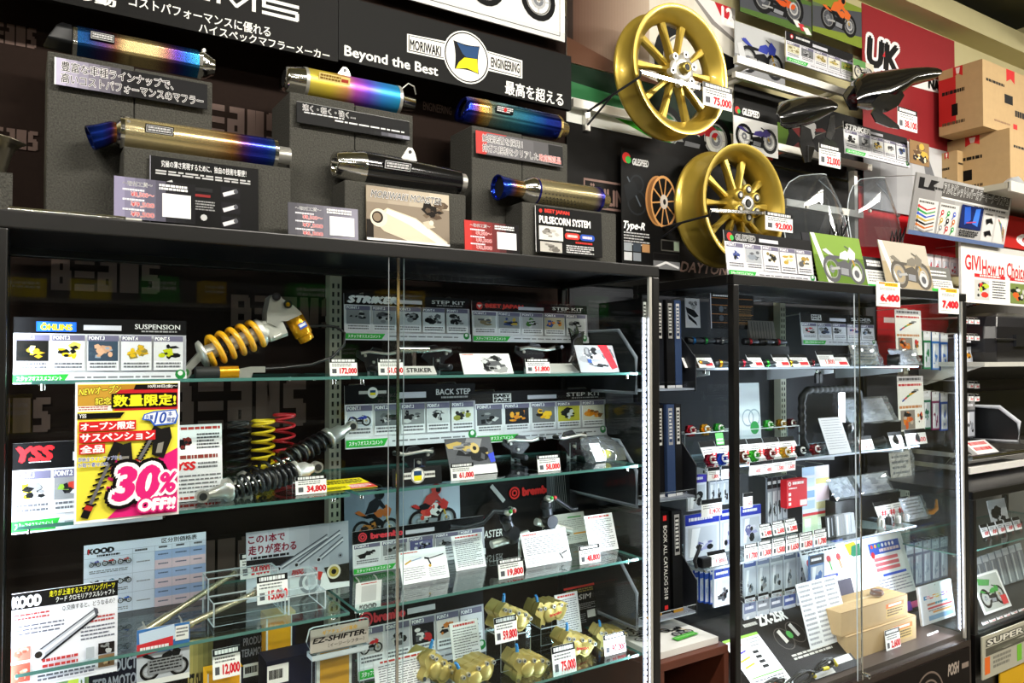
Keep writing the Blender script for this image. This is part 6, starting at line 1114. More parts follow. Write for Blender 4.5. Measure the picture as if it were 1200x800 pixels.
for x, c, n in ((834, '#b02a44', 'ruby red'), (848, '#2a4ac2', 'blue'), (872, '#7a3a1f', 'brown'), (886, '#4ac23a', 'lime green'), (904, '#a8242e', 'deep red'), (922, '#e0a81e', 'bright gold'), (940, '#26262a', 'black'), (957, '#8a1f2a', 'wine red')): small('filler_cap', '%s anodised cap on the second shelf edge, lower row in the right case' % n, 'filler cap', x, 540, 1.88, A2, cap(c), 'coloured caps on the shelf')
for i in range(6): mini('white card with black top standing behind the lower row of caps', 828+i*18.5, 519-i*1.2, 846+i*18.5, 536-i*2, 1.93, A2, 'white cards behind the caps', .5, '#')
for i, (x, n) in enumerate(((829, '1,800'), (845, '1,900'), (878, '1,400'), (891, '1,480'), (905, '1,580'), (918, '1,680'))): y = 562-(x-829)*.13; mini('white label with red %s hanging on the second shelf edge' % n, x, y-14, x+14, y, 1.84, None, 'red figured labels on the shelf edge', -.05, n)
card('blister_pack', 'pale green and white pack with round marks behind the corner post', 'package', 868, 449, 893, 505, 2.0, lambda p: (p.C(40, 48, 12, '#c9d0d8'), p.O(40, 48, 12, 10, '#8a9aa8'), p.O(70, 48, 12, 10, '#8a9aa8'), p.C(70, 62, 9, '#2f8a4a'), p.F(10, 76, 60, 94, 4, '#9aa4b0')), '#c2ccd4', .05, .012, on=A2)
card('leaflet', 'light green leaflet behind the corner post under the clear riser', 'leaflet', 843, 508, 852, 528, 1.95, lambda p: p.F(10, 20, 90, 80, 5, '#e8f0e4'), '#6ac26a', .2, .001, on=A2)
a, b = at(940, 525, 1.98), at(1008, 525, 1.98); zt = at(974, 456, 1.98).z; w = b.x-a.x; hh = zt-A2-.012; t = thing('chain_lock', 'black chain standing as a rounded loop in the right case', 'chain', (a.x, 1.98, A2)); pts = []
rr = .05
for cx, cz, a0 in ((w-rr, hh-rr, 0), (rr, hh-rr, 90), (rr, rr, 180), (w-rr, rr, 270)): pts += [V(a.x+cx+rr*math.cos(math.radians(a0+k*15)), 1.98, A2+.012+cz+rr*math.sin(math.radians(a0+k*15))) for k in range(7)]
full = [pts[i].lerp(pts[(i+1) % len(pts)], k/n_) for i in range(len(pts)) for n_ in [max(1, int((pts[(i+1) % len(pts)]-pts[i]).length/.008))] for k in range(n_)]
MB().tube(full, [.0165 if (i//2) % 2 else .0135 for i in range(len(full))], mat('#0b0b0d', .6, spec=.3), 8, True).build('links', t)
MB().box((a.x+.012, 1.985, A2+.02), (b.x-.012, 1.988, zt-.012), GLASS).build('backing_sheet', t)
for x in (.42, .7): MB().lathe((a.x+w*x, 1.95, A2+.085), (0, -1, 0), [(-.03, .022), (0, .024), (.012, .02), (.014, .006)], SATIN, 24, True).build('lock_body', t)
slab_sign('leaflet', 'grey leaflet leaning across the black chain loop', 'leaflet', 972, 491, 998, 528, 1.86, A2, lambda p: p.F(8, 6, 92, 92, 12, '#8a8c92', .3), '#b8bac0', .35)
a = at(959, 440, 1.92); t = thing('hook_clip', 'black double clip on a chrome hook under the top shelf, right case', 'clip', (a.x, 1.92, a.z-.03))
MB().tube([(a.x-.012, 1.92, a.z), (a.x-.012, 1.92, a.z+.02), (a.x+.012, 1.92, a.z+.02), (a.x+.012, 1.92, a.z)], .003, CHROME).build('hook', t); [MB().prism([(-.008, -.03), (.008, -.03), (.009, .005), (.0, .014), (-.009, .005)], (a.x+s*.011, 1.915, a.z), (1, 0, 0), (0, 0, 1), -.01, SATIN).build('jaw', t) for s in (-1, 1)]
bag('flat silver bag leaning left of the lever sheet on the second shelf, right case', 995, 466, 1054, 497, 2.05, A2+.08, None, None, .5); riser('black riser under the flat silver bag in the right case', 994, 1056, 497, 2.05, A2, .07)
for x, l in ((1027, 'black rubber grip roll right of the door joint, second shelf'), (1041, 'second black rubber grip roll beside the white label'), (1066, 'black spool with white tag at the right end of the second shelf')):
    small('grip_roll', l, 'grip', x, 521, 1.9, A2, lambda t: (MB().lathe((0, 0, .02), (.8, -.6, .25), [(-.05, .017), (-.045, .02), (.03, .019), (.035, .022), (.036, .012), (.02, .011)], RUBBER, 22).build('tube', t), MB().cyl((-.03, .022, .012), (-.026, .02, .0135), .016, SATIN).build('end', t)), 'grips and spools')
mini('white label with red 2,100 right of the door joint on the second shelf', 1009, 512, 1025, 528, 1.87, A2, tilt=.3, red='2,100'); mini('white label with red 1,500 between the grip rolls', 1045, 507, 1060, 521, 1.87, A2, tilt=.3, red='1,500'); mini('wide white label with red 3,600 at the right end of the second shelf', 1063, 504, 1087, 518, 1.87, A2, tilt=.2, red='3,600')
def lev(p):
    p.R(0, 0, 100, 11, '#c9c4c8'); p.F(6, 3, 90, 9, 1, '#55555a', .8); p.F(4, 14, 92, 19, 1, '#c8323a', .8)
    for i, c in enumerate(('#2a4a9a', '#c83a3a', '#2f9a4a', '#d8a01e', '#26262a', '#8a8a8c')): p.L(16+i*9, 46-i*4, 40+i*8, 36-i*2, 3.4, c)
    p.F(4, 54, 90, 60, 1, '#c88a5a', .8); p.R(8, 62, 62, 97, '#8a8078'); p.blob(8, 62, 62, 97, ['#d87a2a', '#c85a2a', '#3a2a26', '#b8a898'], 9); p.blob(68, 62, 96, 92, ['#c8323a', '#e8a040', '#e8e0da', '#3a3a3c'], 6)
card('lever_sheet', 'upper white sheet with coloured levers at the right of the right case', 'sign', 1050, 362, 1081, 416, 2.08, lev, '#eceae6', .03, .002, hang=2.2); card('lever_sheet', 'lower white sheet with coloured levers at the right of the right case', 'sign', 1053, 441, 1084, 503, 2.08, lev, '#eceae6', .03, .002, hang=2.2)
# ---------------- third level: packets and tags
def pack(label, x0, y0, x1, y1, Y, head='#2a3a9a', inner=('#26262a', '#8a8a8c'), group=None, body='#d6dae4', on=None, hang=2.2, hook=True, th=.008, bg=None, red=None):
    def d(p):
        p.R(0, 0, 100, 24, head); p.F(10, 8, 80, 18, 1, '#e8e8f0', .7); p.C(50, 3.5, 2.2, '#1b1b1d', 8); p.R(8, 30, 92, 96, '#b9bec8'); p.P([(20, 32), (44, 32), (26, 94), (12, 94)], '#e6e8ee'); p.blob(14, 44, 88, 94, list(inner), 5)
    return card('hanging_pack', label, 'package', x0, y0, x1, y1, Y, d, body, 0, th, group, on, hang=hang)
pack('blister pack with violet header near the left glass of the right case', 806, 557, 828, 596, 1.95, '#3a2f9a')
for i in range(3): pack('narrow dark blister pack behind the violet headed one', 832+i*7.5, 556-i, 839+i*7.5, 592-i, 2.0, '#5a6070', ('#1b1b1d', '#3a3a3c'), 'narrow dark packs at the left glass')
mini('white tag with red 1,400 hanging below the violet headed pack', 822, 586, 846, 603, 1.88, None, 'hook tags in the right case', 0, '1,400'); mini('white tag with red 1,600 hanging right of the corner post', 871, 578, 882, 594, 1.88, None, 'hook tags in the right case', 0, '1,600')
for i in range(3):
    pack(('large bag with deep blue header at the left glass, third shelf', 'large bag with deep blue header partly behind the corner post', 'large bag with deep blue header right of the corner post')[i], (803, 844, 868)[i], (604, 598, 594)[i], (843, 866, 892)[i], (655, 648, 640)[i], 1.96+.02*i, '#2232a8', ('#6a6a9a', '#9a9ac2', '#26262a', '#c9c9d6'), None, '#c9d0e0', A3, 0)
small('clutch_cable', 'black block with loose clear bag at the left end of the third shelf', 'parts', 826, 656, 1.87, A3, lambda t: (MB().box((-.02, -.01, .0), (.025, .02, .035), SATIN).build('block', t, bevel=.004), MB().tube([(-.04, 0, .006), (-.05, .0, .03), (-.03, .0, .06), (-.02, 0, .08)], .006, GUN).build('stem', t)))
mini('white tag with red 1,880 at the left end of the third shelf', 832, 648, 853, 663, 1.86, A3, tilt=.3, red='1,880')
for i in range(4): pack('long clear pack with a black curved hose on the back hooks of the right case', 899+i*6, 560-i*.8, 905+i*6, 614-i*2, 2.02+.0*i, '#3a3e48', ('#1b1b1d', '#26262a', '#55565a'), 'hose packs in the right case', '#8a8e98')
o = Panel(1, 1); 
card('red_pack', 'bright red boxed pack hanging in the right case', 'package', 922, 563, 946, 592, 1.98, lambda p: (p.C(14, 14, 8, '#f0e0e0', 12), p.C(14, 14, 4, '#c8242e', 10), p.F(28, 8, 84, 20, 1, '#f4e6e6', .8), p.F(10, 28, 50, 34, 1, '#f4e6e6', .8), [p.R(8, 46+i*17, 20, 57+i*17, '#f0e2e2') for i in range(3)], p.R(64, 76, 98, 96, '#e8e8ea')), '#d0202c', 0, .03, hang=2.2)
card('chart_sheet', 'tall pastel pink and blue chart sheet in the right case', 'sign', 940, 548, 972, 624, 2.1, lambda p: ([p.R(0, y, 45, y+h, c) for y, h, c in ((0, 12, '#a8bcd8'), (16, 12, '#c2d0e0'), (34, 10, '#8aa8d0'), (48, 12, '#b0c4dc'))], [p.R(50, y, 100, y+h, c) for y, h, c in ((0, 16, '#e6d6e0'), (18, 8, '#d8c88a'), (30, 20, '#e6cdd6'), (52, 10, '#d8cfa0'))], p.R(0, 66, 100, 70, '#c8323a'), p.R(0, 70, 100, 100, '#c9d2b0'), p.R(8, 74, 30, 86, '#eceee4'), p.R(56, 74, 84, 86, '#eceee4')), '#dcdce8', 0, .002, hang=2.2)
tags = ('1,700', '1,300', '1,500', '1,650', '1,850', '1,780', '1,950')
for i in range(6): x = 873+i*16.2; y = 655-i*3.4; price(tags[i], 'white price tag with red %s on the third shelf edge, right case' % tags[i], x, y-17, x+14.5, y, 1.845, None, 0, group='tags on the third shelf edge')
for i in range(3): x = 892+i*15; price(('2,480', '2,680', '2,880')[i], 'white price tag with red %s behind the third shelf edge row' % ('2,480', '2,680', '2,880')[i], x, 615-i*3, x+13, 628-i*3, 1.95, None, .2)
for i in range(4): small('lever_part', 'black lever tip lying behind the third shelf tags', 'parts', 897+i*14, 634-i*3, 1.94, A3, lambda t: (MB().tube([(-.03, 0, .006), (-.01, -.005, .02), (.02, 0, .022), (.035, .01, .01)], [.005, .009, .008, .004], SATIN).build('lever_tip', t),), 'lever tips on the third shelf')
for i in range(3):
    card('upright_pack', ('black upright pack left of the door joint on the third shelf', 'grey upright pack left of the door joint on the third shelf', 'clear upright pack at the door joint on the third shelf')[i], 'package', 969+i*11, 606-i*1.6, 981+i*11, 632-i*2, 1.9, lambda p: (p.P([(20, 6), (36, 6), (30, 94), (14, 94)], '#c9cdd6'), p.P([(60, 10), (68, 10), (64, 90), (54, 90)], '#8a8e98')), ('#141416', '#8a8c90', '#a8acb4')[i], .1, .02, on=A3)
for i in range(4):
    x = 1032+i*10; lab = ('silver bar weight left of the black one, third shelf', 'black bar weight on the third shelf', 'short silver bar weight on the third shelf', 'dull silver bar weight at the right of the third shelf')[i]
    small('bar_weight', lab, 'bar weight', x, 612-i*2, 1.92, A3, lambda t, i=i: (MB().lathe((0, 0, .0), (0, 0, 1), [(0, .014), (.03, .014), (.034, .012), (.034, .006)], SATIN if i == 1 else STEEL, 20, True).build('weight', t), MB().lathe((0, 0, .034), (0, 0, 1), [(0, .006), (.012, .006)], STEEL, 12, True).build('stud', t)), 'bar weights')
    mini('white leaning label above the bar weights on the third shelf', x-2, 590-i*2, x+10, 606-i*2, 1.98, None, 'labels above the bar weights', .4, '#')
bag('crumpled silver bag left of the door joint above the third shelf', 980, 561, 1010, 588, 2.05, A3+.1, None); bag('flat silver bag right of the door joint above the third shelf', 1012, 556, 1053, 583, 2.05, A3+.1, None); riser('black riser under the silver bags above the third shelf', 979, 1055, 588, 2.05, A3, .07)
bag('clear bag with handwritten card near the right glass', 1046, 527, 1074, 572, 2.1, at(1060, 572, 2.1).z, None, '#d8d2c4', .1)
t = small('coloured_lever', 'orange anodised lever at the right end of the third shelf', 'lever', 1092, 606, 1.95, A3, lambda t: (MB().tube([(-.06, 0, .008), (-.02, -.01, .01), (.02, -.01, .02), (.04, 0, .06)], [.008, .012, .010, .005], mat('#d8861e', .3, .7)).build('lever_blade', t), MB().lathe((-.01, 0, 0), (0, 0, 1), [(0, .016), (.02, .016)], mat('#d8861e', .3, .7), 18, True).build('pivot', t)))
bag('clear bag with a red edged label left of the orange lever', 1064, 583, 1092, 606, 1.9, A3, None, '#c9cdd4', .4)
# ---------------- lower level: rows of hanging packets, leaflets, boxes
for i in range(5): pack('blue edged packet seen edge on at the left glass, under the third shelf', 808+i*6, 664+i*.8, 813+i*6, 703+i, 2.08-.03*i, '#2a4aa8', ('#8aa0d0', '#c9d4ea'), 'blue packets at the left glass', '#2a52b8')
pack('front blue headed packet at the left glass, under the third shelf', 837, 668, 857, 707, 1.9, '#3a4a9a', ('#26262a', '#55565a'))
for r in range(2):
    for i in range(7-(r == 0)):
        x = 872+i*15.6; y = (672, 722)[r]-i*3.2-(0 if r else 4); pack(('clear packet with small parts in the upper row under the third shelf', 'clear packet with small parts in the lower row under the third shelf')[r], x, y-14, x+14, y+30, 2.03-.05*r, ('#4a5a92', '#7a82a0', '#8a8e98', '#6a7288')[(i+r) % 4], ('#3a3a3c', '#8a8a8c', '#c9c9c9', '#55606a'), ('upper row of clear packets', 'lower row of clear packets')[r], '#c2c6ce')
        mini(('white hook label below the upper row of packets', 'white hook label below the lower row of packets')[r], x+1, y+31, x+13, y+40, 2.0-.05*r, None, ('hook labels of the upper row', 'hook labels of the lower row')[r], 0, '#')
pack('dark blue tinted tall packet at the right end of the upper row', 949, 652, 966, 690, 1.95, '#3a3e4a', ('#4a6aa0', '#9ab0d0', '#26262a'), None, '#5a7aa8')
zf = .336
def cols(p, y0, y1, x0=4, x1=96):
    for i, c in enumerate(('#3a8ac8', '#e87aa8', '#e84a4a', '#f0a03a', '#f0d03a', '#3aa86a', '#7a4ac8', '#e8609a')): p.R(x0+(x1-x0)*i/8, y0+(i % 3)*1.5, x0+(x1-x0)*(i+1)/8, y1-(i % 2)*2, c)
def leaf(label, x0, y0, x1, y1, Y, d, bg='#eef0f4', tilt=.28): return card('leaflet', label, 'leaflet', x0, y0, x1, y1, Y, d, bg, tilt, .0012, on=None)
def d(p): p.R(0, 0, 100, 3, '#3a5ac8'); p.F(4, 4, 80, 10, 2, '#3a3a4a', .5); [p.C(14+i*22, 18, 4, '#c8404a', 8) for i in range(4)]; [p.L(14+i*22, 20, 16+i*22, 30, 2, ('#c8323a', '#3a3a3c', '#4aa84a', '#d8882a')[i]) for i in range(4)]; p.R(0, 34, 70, 37, '#3a4ab8'); p.R(30, 42, 96, 58, '#4a4658'); p.R(4, 46, 26, 58, '#5a5668'); p.R(4, 62, 30, 74, '#77728a'); p.R(34, 62, 66, 76, '#5a3a5a'); p.R(0, 80, 100, 100, '#2f3240'); cols(p, 86, 97)
leaf('slanting leaflet with figures and a colour strip left of the door joint, right case', 962, 648, 1015, 740, 1.9, d)
def d(p): p.R(0, 0, 100, 2, '#3a5ac8'); p.P([(4, 4), (20, 3), (26, 16), (8, 18)], '#c8b02a'); p.P([(14, 8), (28, 6), (24, 26), (10, 18)], '#2a7a5a'); p.G(2, 20, 34, 60, '#dfe6ee', '#f4f6f8', 3); [p.C(10+(i % 4)*7, 64+(i//4)*5, 2.2, ('#c8404a', '#d86a8a')[i % 2], 8) for i in range(8)]; p.R(40, 10, 92, 24, '#3a5ab8'); [p.C(45+i*6, 14, 2.4, ('#e84a3a', '#e8a03a', '#3aa86a', '#f0f0f4', '#f0f0f4', '#f0f0f4', '#f0f0f4')[i], 8) for i in range(7)]; p.F(56, 18, 90, 22, 1, '#f0d8dc', .9); p.C(44, 24, 4, '#c8323a', 10); [p.R(44, 28+i*6, 84, 32+i*6, '#d8707a') for i in range(3)]; p.R(52, 48, 92, 51, '#3a5ac8'); p.F(42, 54, 96, 72, 5, '#8a8ea0', .35); p.R(0, 76, 100, 100, '#3a3b3e'); p.F(4, 78, 60, 84, 2, '#c9c9cc', .5); cols(p, 86, 97)
leaf('slanting leaflet with blue headings and a colour strip right of the door joint', 1010, 640, 1080, 714, 1.95, d)
leaf('white grid sheet slanting under the packets in the right case', 950, 690, 998, 748, 1.84, lambda p: ([p.F(4+i*32, 4, 30+i*32, 96, 13, '#9a9ea8', .45) for i in range(3)],), '#e4e6ea')
def d(p): p.C(50, 4, 2, '#8a8a8c', 8); cols(p, 27, 37, 12, 84); p.F(16, 30, 80, 34, 1, '#f4f6fa', .9); p.F(20, 48, 84, 54, 1, '#3a9ab8', .9); p.F(20, 48, 44, 54, 1, '#d87a3a', .9); p.R(20, 58, 96, 63, '#d8525a'); p.R(34, 70, 94, 75, '#e8a05a'); p.R(20, 80, 96, 92, '#8ab0d8'); p.F(22, 66, 94, 69, 1, '#6a6a78', .8)
card('pouch', 'white pouch with rainbow stripes at the right end of the case floor', 'pouch', 1081, 690, 1120, 745, 1.86, d, '#e8ecf4', .12, .01, on=zf)
leaf('white blank card behind the two small cardboard boxes', 1026, 712, 1070, 756, 1.92, lambda p: p.F(20, 60, 80, 90, 3, '#b8a8a0', .4), '#eceae6', .6)
CB_ = mat('#b5976a', .75, var=.08, scale=30)
def cbox(label, x0, y0, x1, y1, Y, dep, z, h, draw=None, name='cardboard_box', group=None, yaw=0, parent=None):
    a, b = at(x0, y1, Y), at(x1, y1, Y); t = thing(name, label, 'box', (a.x, Y, z), group); w = b.x-a.x
    p = Panel(w, h, '#b08d58', dep, CB_); draw and draw(p); p.place('carton', (a.x, Y, z), 0, 0, 0, t)
    MB().box((a.x, Y+dep*.44, z+h-.001), (b.x, Y+dep*.56, z+h+.0008), mat('#c2a470', .35)).build('tape', t)
    MB().box((a.x, Y-.0006, z+h*.985), (b.x, Y+.001, z+h+.0004), mat('#8a6c40', .8)).build('flap_edge', t)
    t.rotation_euler.z = yaw; return t
sb = lambda p: (p.R(66, 20, 94, 84, '#c8a86a'), p.R(66, 20, 94, 40, '#d8702a'), p.F(68, 46, 92, 80, 3, '#5a4630', .5), p.R(70, 24, 90, 34, '#f0e0c8'))
c0 = at(1000, 778, 1.8); cbox('lower small cardboard box on the case floor', 993, 748, 1074, 778, 1.80, .12, zf, .095, sb); cbox('upper small cardboard box stacked on the case floor', 986, 727, 1064, 765, 1.81, .13, zf+.097, .09, sb)
price('2,600', 'white price tag with red 2,600 on the small cardboard boxes', 1039, 740, 1056, 758, 1.785, None, .1); price('1,980', 'white price tag with red 1,980 before the rainbow striped pouch', 1087, 743, 1100, 758, 1.785, zf, .2)
q = at(1028, 730, 1.84); small('copper_roll', 'brown rolled cord in a clear wrap on the upper small box', 'roll', 1028, 731, 1.86, zf+.1885, lambda t: (MB().tube([(.03*math.cos(i*.5)*(1-i*.004), .02*math.sin(i*.5), .008+.0002*i) for i in range(70)], .004, mat('#6a3f2a', .5)).build('cord', t), MB().ball((0, 0, .012), .014, POLYB, sx=2.6, sy=1.8).build('wrap', t)))
def d(p):
    p.T('ZX-25R', 50, 12, 74, 24, '#e8e6e2', b=.05, sh=.15); p.F(38, 17, 49, 22, 1, '#b8b4ae', .8); p.T('250', 2, 30, 8, 40, '#e8e6e2', b=.04)
    for x, y in ((60, 46), (72, 42), (20, 60)): p.O(x, y, 14, 13, '#5a5450', 20); p.P([(x-2, y-10), (x+1, y-12), (x+2, y+4), (x-1, y+6)], '#c9c6c0')
    p.C(66, 43, 5, '#4a9a4a', 8); p.F(56, 66, 90, 74, 2, '#c9c6c0', .6); p.R(78, 84, 98, 92, '#d8d6d2'); p.R(60, 93, 78, 99, '#d8d6d2')
card('wiring_board', 'dark sloping board about a wiring kit on the floor of the right case', 'sign', 868, 758, 1008, 800, 1.76, d, '#2b211c', .9, .004, on=zf)
leaf('white leaflet with green top lying on the dark sloping board', 890, 769, 931, 800, 1.745, lambda p: (p.R(0, 0, 100, 5, '#8ac24a'), [p.L(10, 18+i*12, 40, 14+i*12, 3, ('#c8323a', '#4a3ac8', '#d8b01e', '#d8b01e')[i]) for i in range(4)], [p.R(54, 30+i*9, 70, 35+i*9, '#26262a') for i in range(4)], p.F(60, 8, 96, 26, 3, '#8a8a8c', .4), p.R(8, 72, 96, 74, '#6ab04a'), p.F(10, 78, 92, 94, 3, '#6a6a70', .4)), '#eef0ec', .9)
def loop(label, cx, cy, Y, s, c, seed):
    o = at(cx, cy, Y); rnd = random.Random(seed); pts = [o+V(s*math.cos(i*.42)*(1+.3*math.sin(i*.7+seed)), -.01-.0015*i*.3, s*.32*math.sin(i*.42+.4*math.sin(i*.23))+rnd.uniform(-.002, .002)) for i in range(40)]
    t = thing('wiring_loom', label, 'cable', pts[0]); MB().tube(pts, .004, BLACK, 8).build('cable', t); d_ = (pts[-1]-pts[-2]).normalized(); MB().cyl(pts[-1], pts[-1]+d_*.03, .007, mat(c, .4)).build('plug', t); d_ = (pts[0]-pts[1]).normalized(); MB().cyl(pts[0], pts[0]+d_*.03, .007, mat(c, .4)).build('plug', t)
loop('coiled black cable with yellow plugs in front of the dark sloping board', 934, 792, 1.752, .06, '#e0cf1e', 3); loop('black cable with orange plug at the bottom left of the right case', 900, 800, 1.75, .045, '#e0702a', 5); loop('black cable with yellow plugs stretched to the right over the dark board', 962, 776, 1.775, .045, '#e0cf1e', 8)
# ================================================================ between the cases: low table, catalogues
WOOD = mat('#5a2c1c', .4, var=.2, scale=12)
t = thing('side_table', 'low brown open topped shelf unit between the two showcases', 'table', (1.78, 1.9, 0)); x0, x1 = C1X1+.012, C2X0-.012; tz = .578
MB().box((x0, 1.72, tz-.025), (x1, 2.15, tz), WOOD).build('top', t, bevel=.002)
for x in (x0, x1-.02): MB().box((x, 1.72, 0), (x+.02, 2.15, tz-.025), WOOD).build('side_panel', t)
MB().box((x0+.02, 2.13, 0), (x1-.02, 2.15, tz-.025), BLACK).build('back_panel', t); MB().box((x0+.02, 1.73, .25), (x1-.02, 2.13, .27), WOOD).build('inner_shelf', t)
def d(p): p.R(0, 0, 100, 100, '#dcdbd6'); [p.bike(12+i*22, 20+i*16, 44+i*22, 46+i*16, '#2a2a2c') for i in range(3)]; p.bike(6, 44, 34, 68, '#26262a'); p.P([(46, 79), (84, 76), (85, 85), (47, 88)], '#4aa83a'); p.F(49, 80, 82, 85, 1, '#8ac87a', .6)
p = Panel(.27, .3, '#dcdbd6', .02); d(p); p.place('catalogue', (x0+.012, 1.745, tz+.0215), PI/2-.0001, 0, 0, None, 'white catalogue with green mark lying on the low brown unit', 'catalogue')
p = Panel(.25, .3, '#c9b8b0', .03); p.P([(0, 100), (100, 60), (100, 100)], '#3a2f2a'); p.R(96, 0, 100, 100, '#d8c23a'); p.place('magazine', (x0+.024, 1.76, .3015), PI/2-.0001, 0, 0, None, 'magazine with yellow edge lying inside the low brown unit', 'magazine')
GREY = mat('#8d93a0', .4); DK = mat('#1a1c22', .5)
tiers = ((1.40, 1.695), (1.04, 1.345), (.655, .99)); xs0, xs1 = 1.655, C2X0-.02
for k, (z0, z1) in enumerate(tiers):
    t = thing('catalogue_rack', ('top', 'middle', 'bottom')[k]+' wire edged catalogue rack hung between the two showcases', 'rack', ((xs0+xs1)/2, 2.1, z0), 'catalogue racks')
    out = [(2.22, z0-.012), (1.845, z0-.012), (1.845, z0+.10), (1.93, z0+.19), (2.22, z0+.19)]
    for x in (xs0, xs1-.004): MB().prism(out, (x, 0, 0), (0, 1, 0), (0, 0, 1), .004, DK).build('side_panel', t)
    m = MB(); pts = [V(xs0-.002, y, z) for y, z in out]; m.tube(pts, .006, GREY, 6, True); m.build('edge_trim', t)
    MB().box((xs0+.004, 1.85, z0-.008), (xs1-.004, 2.22, z0-.002), GREY).build('floor_plate', t); MB().box((xs0+.004, 1.846, z0-.008), (xs1-.004, 1.85, z0+.02), ACRYL, edge=AEDGE).build('front_lip', t)
    names = (('black catalogue with pale vertical spine lettering, %s in the %s rack'), )
    n = 5 if k < 2 else 4; xx = xs0+.05
    for i in range(n):
        w = (.026, .034, .03, .036, .03)[i]+.008*(k == 2); c = ('#17161a', '#1b1a1c', '#202430', '#141316', '#2a3a5a')[(i+k) % 5]; c = '#131214' if k == 2 else c
        p = Panel(w, z1-z0, c, .22)
        if k == 2 and i == 2:
            s = 'BOOK ALL CATALOG 2018'; p.R(30, 4, 70, 9, '#c82a2a')
            vs, fs, bb = glyphs(s); L = (z1-z0)*.72; sx = L/(bb[2]-bb[0]); sy = w*.42/(bb[3]-bb[1]); p.k += .0003
            p.mb.add([(w*.3+(y-bb[1])*sy, -p.k, (z1-z0)*.86-(x-bb[0])*sx) for x, y in vs], fs, ink('#e4e2dc')); p.R(30, 92, 70, 96, '#c82a2a')
        else: p.R(24, 4, 76, 44, '#8d8c8a' if i % 2 else '#b9b8b4'); p.R(30, 7, 70, 41, c); p.F(34, 9, 66, 39, 8, '#c9c8c4', .6); p.R(0, 97, 100, 100, '#c9c9cc' if k < 2 else '#b8862a')
        ordn = ('first', 'second', 'third', 'fourth', 'fifth')[i]
        lab = 'black thick catalogue with white BOOK ALL CATALOG 2018 spine in the bottom rack' if k == 2 and i == 2 else '%s catalogue from the left in the %s rack between the showcases' % (ordn, ('top', 'middle', 'bottom')[k])
        p.place('catalogue', (xx, 1.87+.004*((i*7) % 3), z0-.001), .02, 0, 0, None, lab, 'catalogue', 'catalogues in the hung racks'); xx += w+.006
# ================================================================ right edge: shelf with boxes, signs, hanging goods, small counter case
zs = at(1184, 222, 1.9).z
solo('wall_shelf', 'pale shelf high on the right carrying cardboard boxes', 'shelf', MB().box((4.03, 1.82, zs-.03), (5.6, WY, zs), mat('#b8b2a0', .5)).box((4.03, 1.81, zs-.045), (5.6, 1.825, zs+.004), mat('#c9c6ba', .4)), (4.5, 1.82, zs-.045))
def bx(col):
    def d(p): p.P([(44, 0), (60, 0), (60, 20), (52, 14), (44, 20)], '#c42a2a'); p.R(40, 40, 56, 54, '#1c1a18'); p.F(6, 26, 40, 32, 1, '#3a3226', .7); p.F(60, 60, 90, 72, 1, '#3a3226', .8); p.P([(56, 82), (64, 82), (64, 96), (56, 96)], '#c42a2a'); p.F(20, 84, 50, 88, 1, '#8a6a50', .7)
    return d
def carton(label, x, Y, dep, z, w, h, sym):
    X = Y/ray(x, 200).y*ray(x, 200).x; t = thing('cardboard_box', label, 'box', (X, Y, z), 'cardboard boxes on the high shelf'); p = Panel(w, h, '#b8935c', dep, CB_); bx(sym)(p); p.place('carton', (X, Y, z), 0, 0, 0, t)
    s = Panel(dep, h, '#b8935c', .0006, CB_); (s.R(0, 14, 40, 86, '#b82a28') if sym else None); s.P([(34, 0), (56, 0), (56, 16), (45, 11), (34, 16)], '#c42a2a'); s.P([(40, 2), (50, 2), (48, 11), (42, 11)], '#f0e4dc'); s.R(30, 56, 44, 74, '#1c1a18'); s.F(8, 34, 60, 42, 1, '#3a3226', .7); s.F(8, 82, 60, 90, 1, '#5a4a34', .6); s.place('side_print', (X-.0008, Y+dep, z), 0, -PI/2, 0, t)
    MB().box((X+w*.44, Y-.0005, z+h-.001), (X+w*.56, Y+dep, z+h+.001), mat('#c8a878', .35)).build('tape', t)
    return X
hb = .31
carton('large cardboard box with red tape marks, lowest on the high shelf', 1184, 1.89, .33, zs, .62, hb, False)
carton('large cardboard box with red side panel stacked on top', 1153, 1.95, .22, zs+hb+.002, .55, .34, True)
carton('small cardboard box between the dark red flag and the large boxes', 1122, 2.12, .1, zs, .14, .24, False)
t = thing('foil_pack', 'crumpled foil pack lying at the end of the high shelf', 'package', at(1190, 226, 1.83)); a = at(1184, 228, 1.83); rn = random.Random(4)
vs = [V(a.x+.03*i, 1.826+.02*j, zs+.004+(.045*math.sin(PI*i/7)*math.sin(PI*j/3)+rn.uniform(0, .012) if 0 < i < 7 and 0 < j < 3 else 0)) for i in range(8) for j in range(4)]
MB().add(vs, [(i*4+j, i*4+j+1, (i+1)*4+j+1, (i+1)*4+j) for i in range(7) for j in range(3)], mat('#c9cdd2', .3, .5)).build('foil', t)
card('red_box', 'red display box with white maker name under the high shelf', 'box', 1172, 250, 1260, 302, 2.05, lambda p: p.T('GIVI', 22, 54, 62, 86, '#f4f0ee', b=.08), '#b3201c', 0, .15)
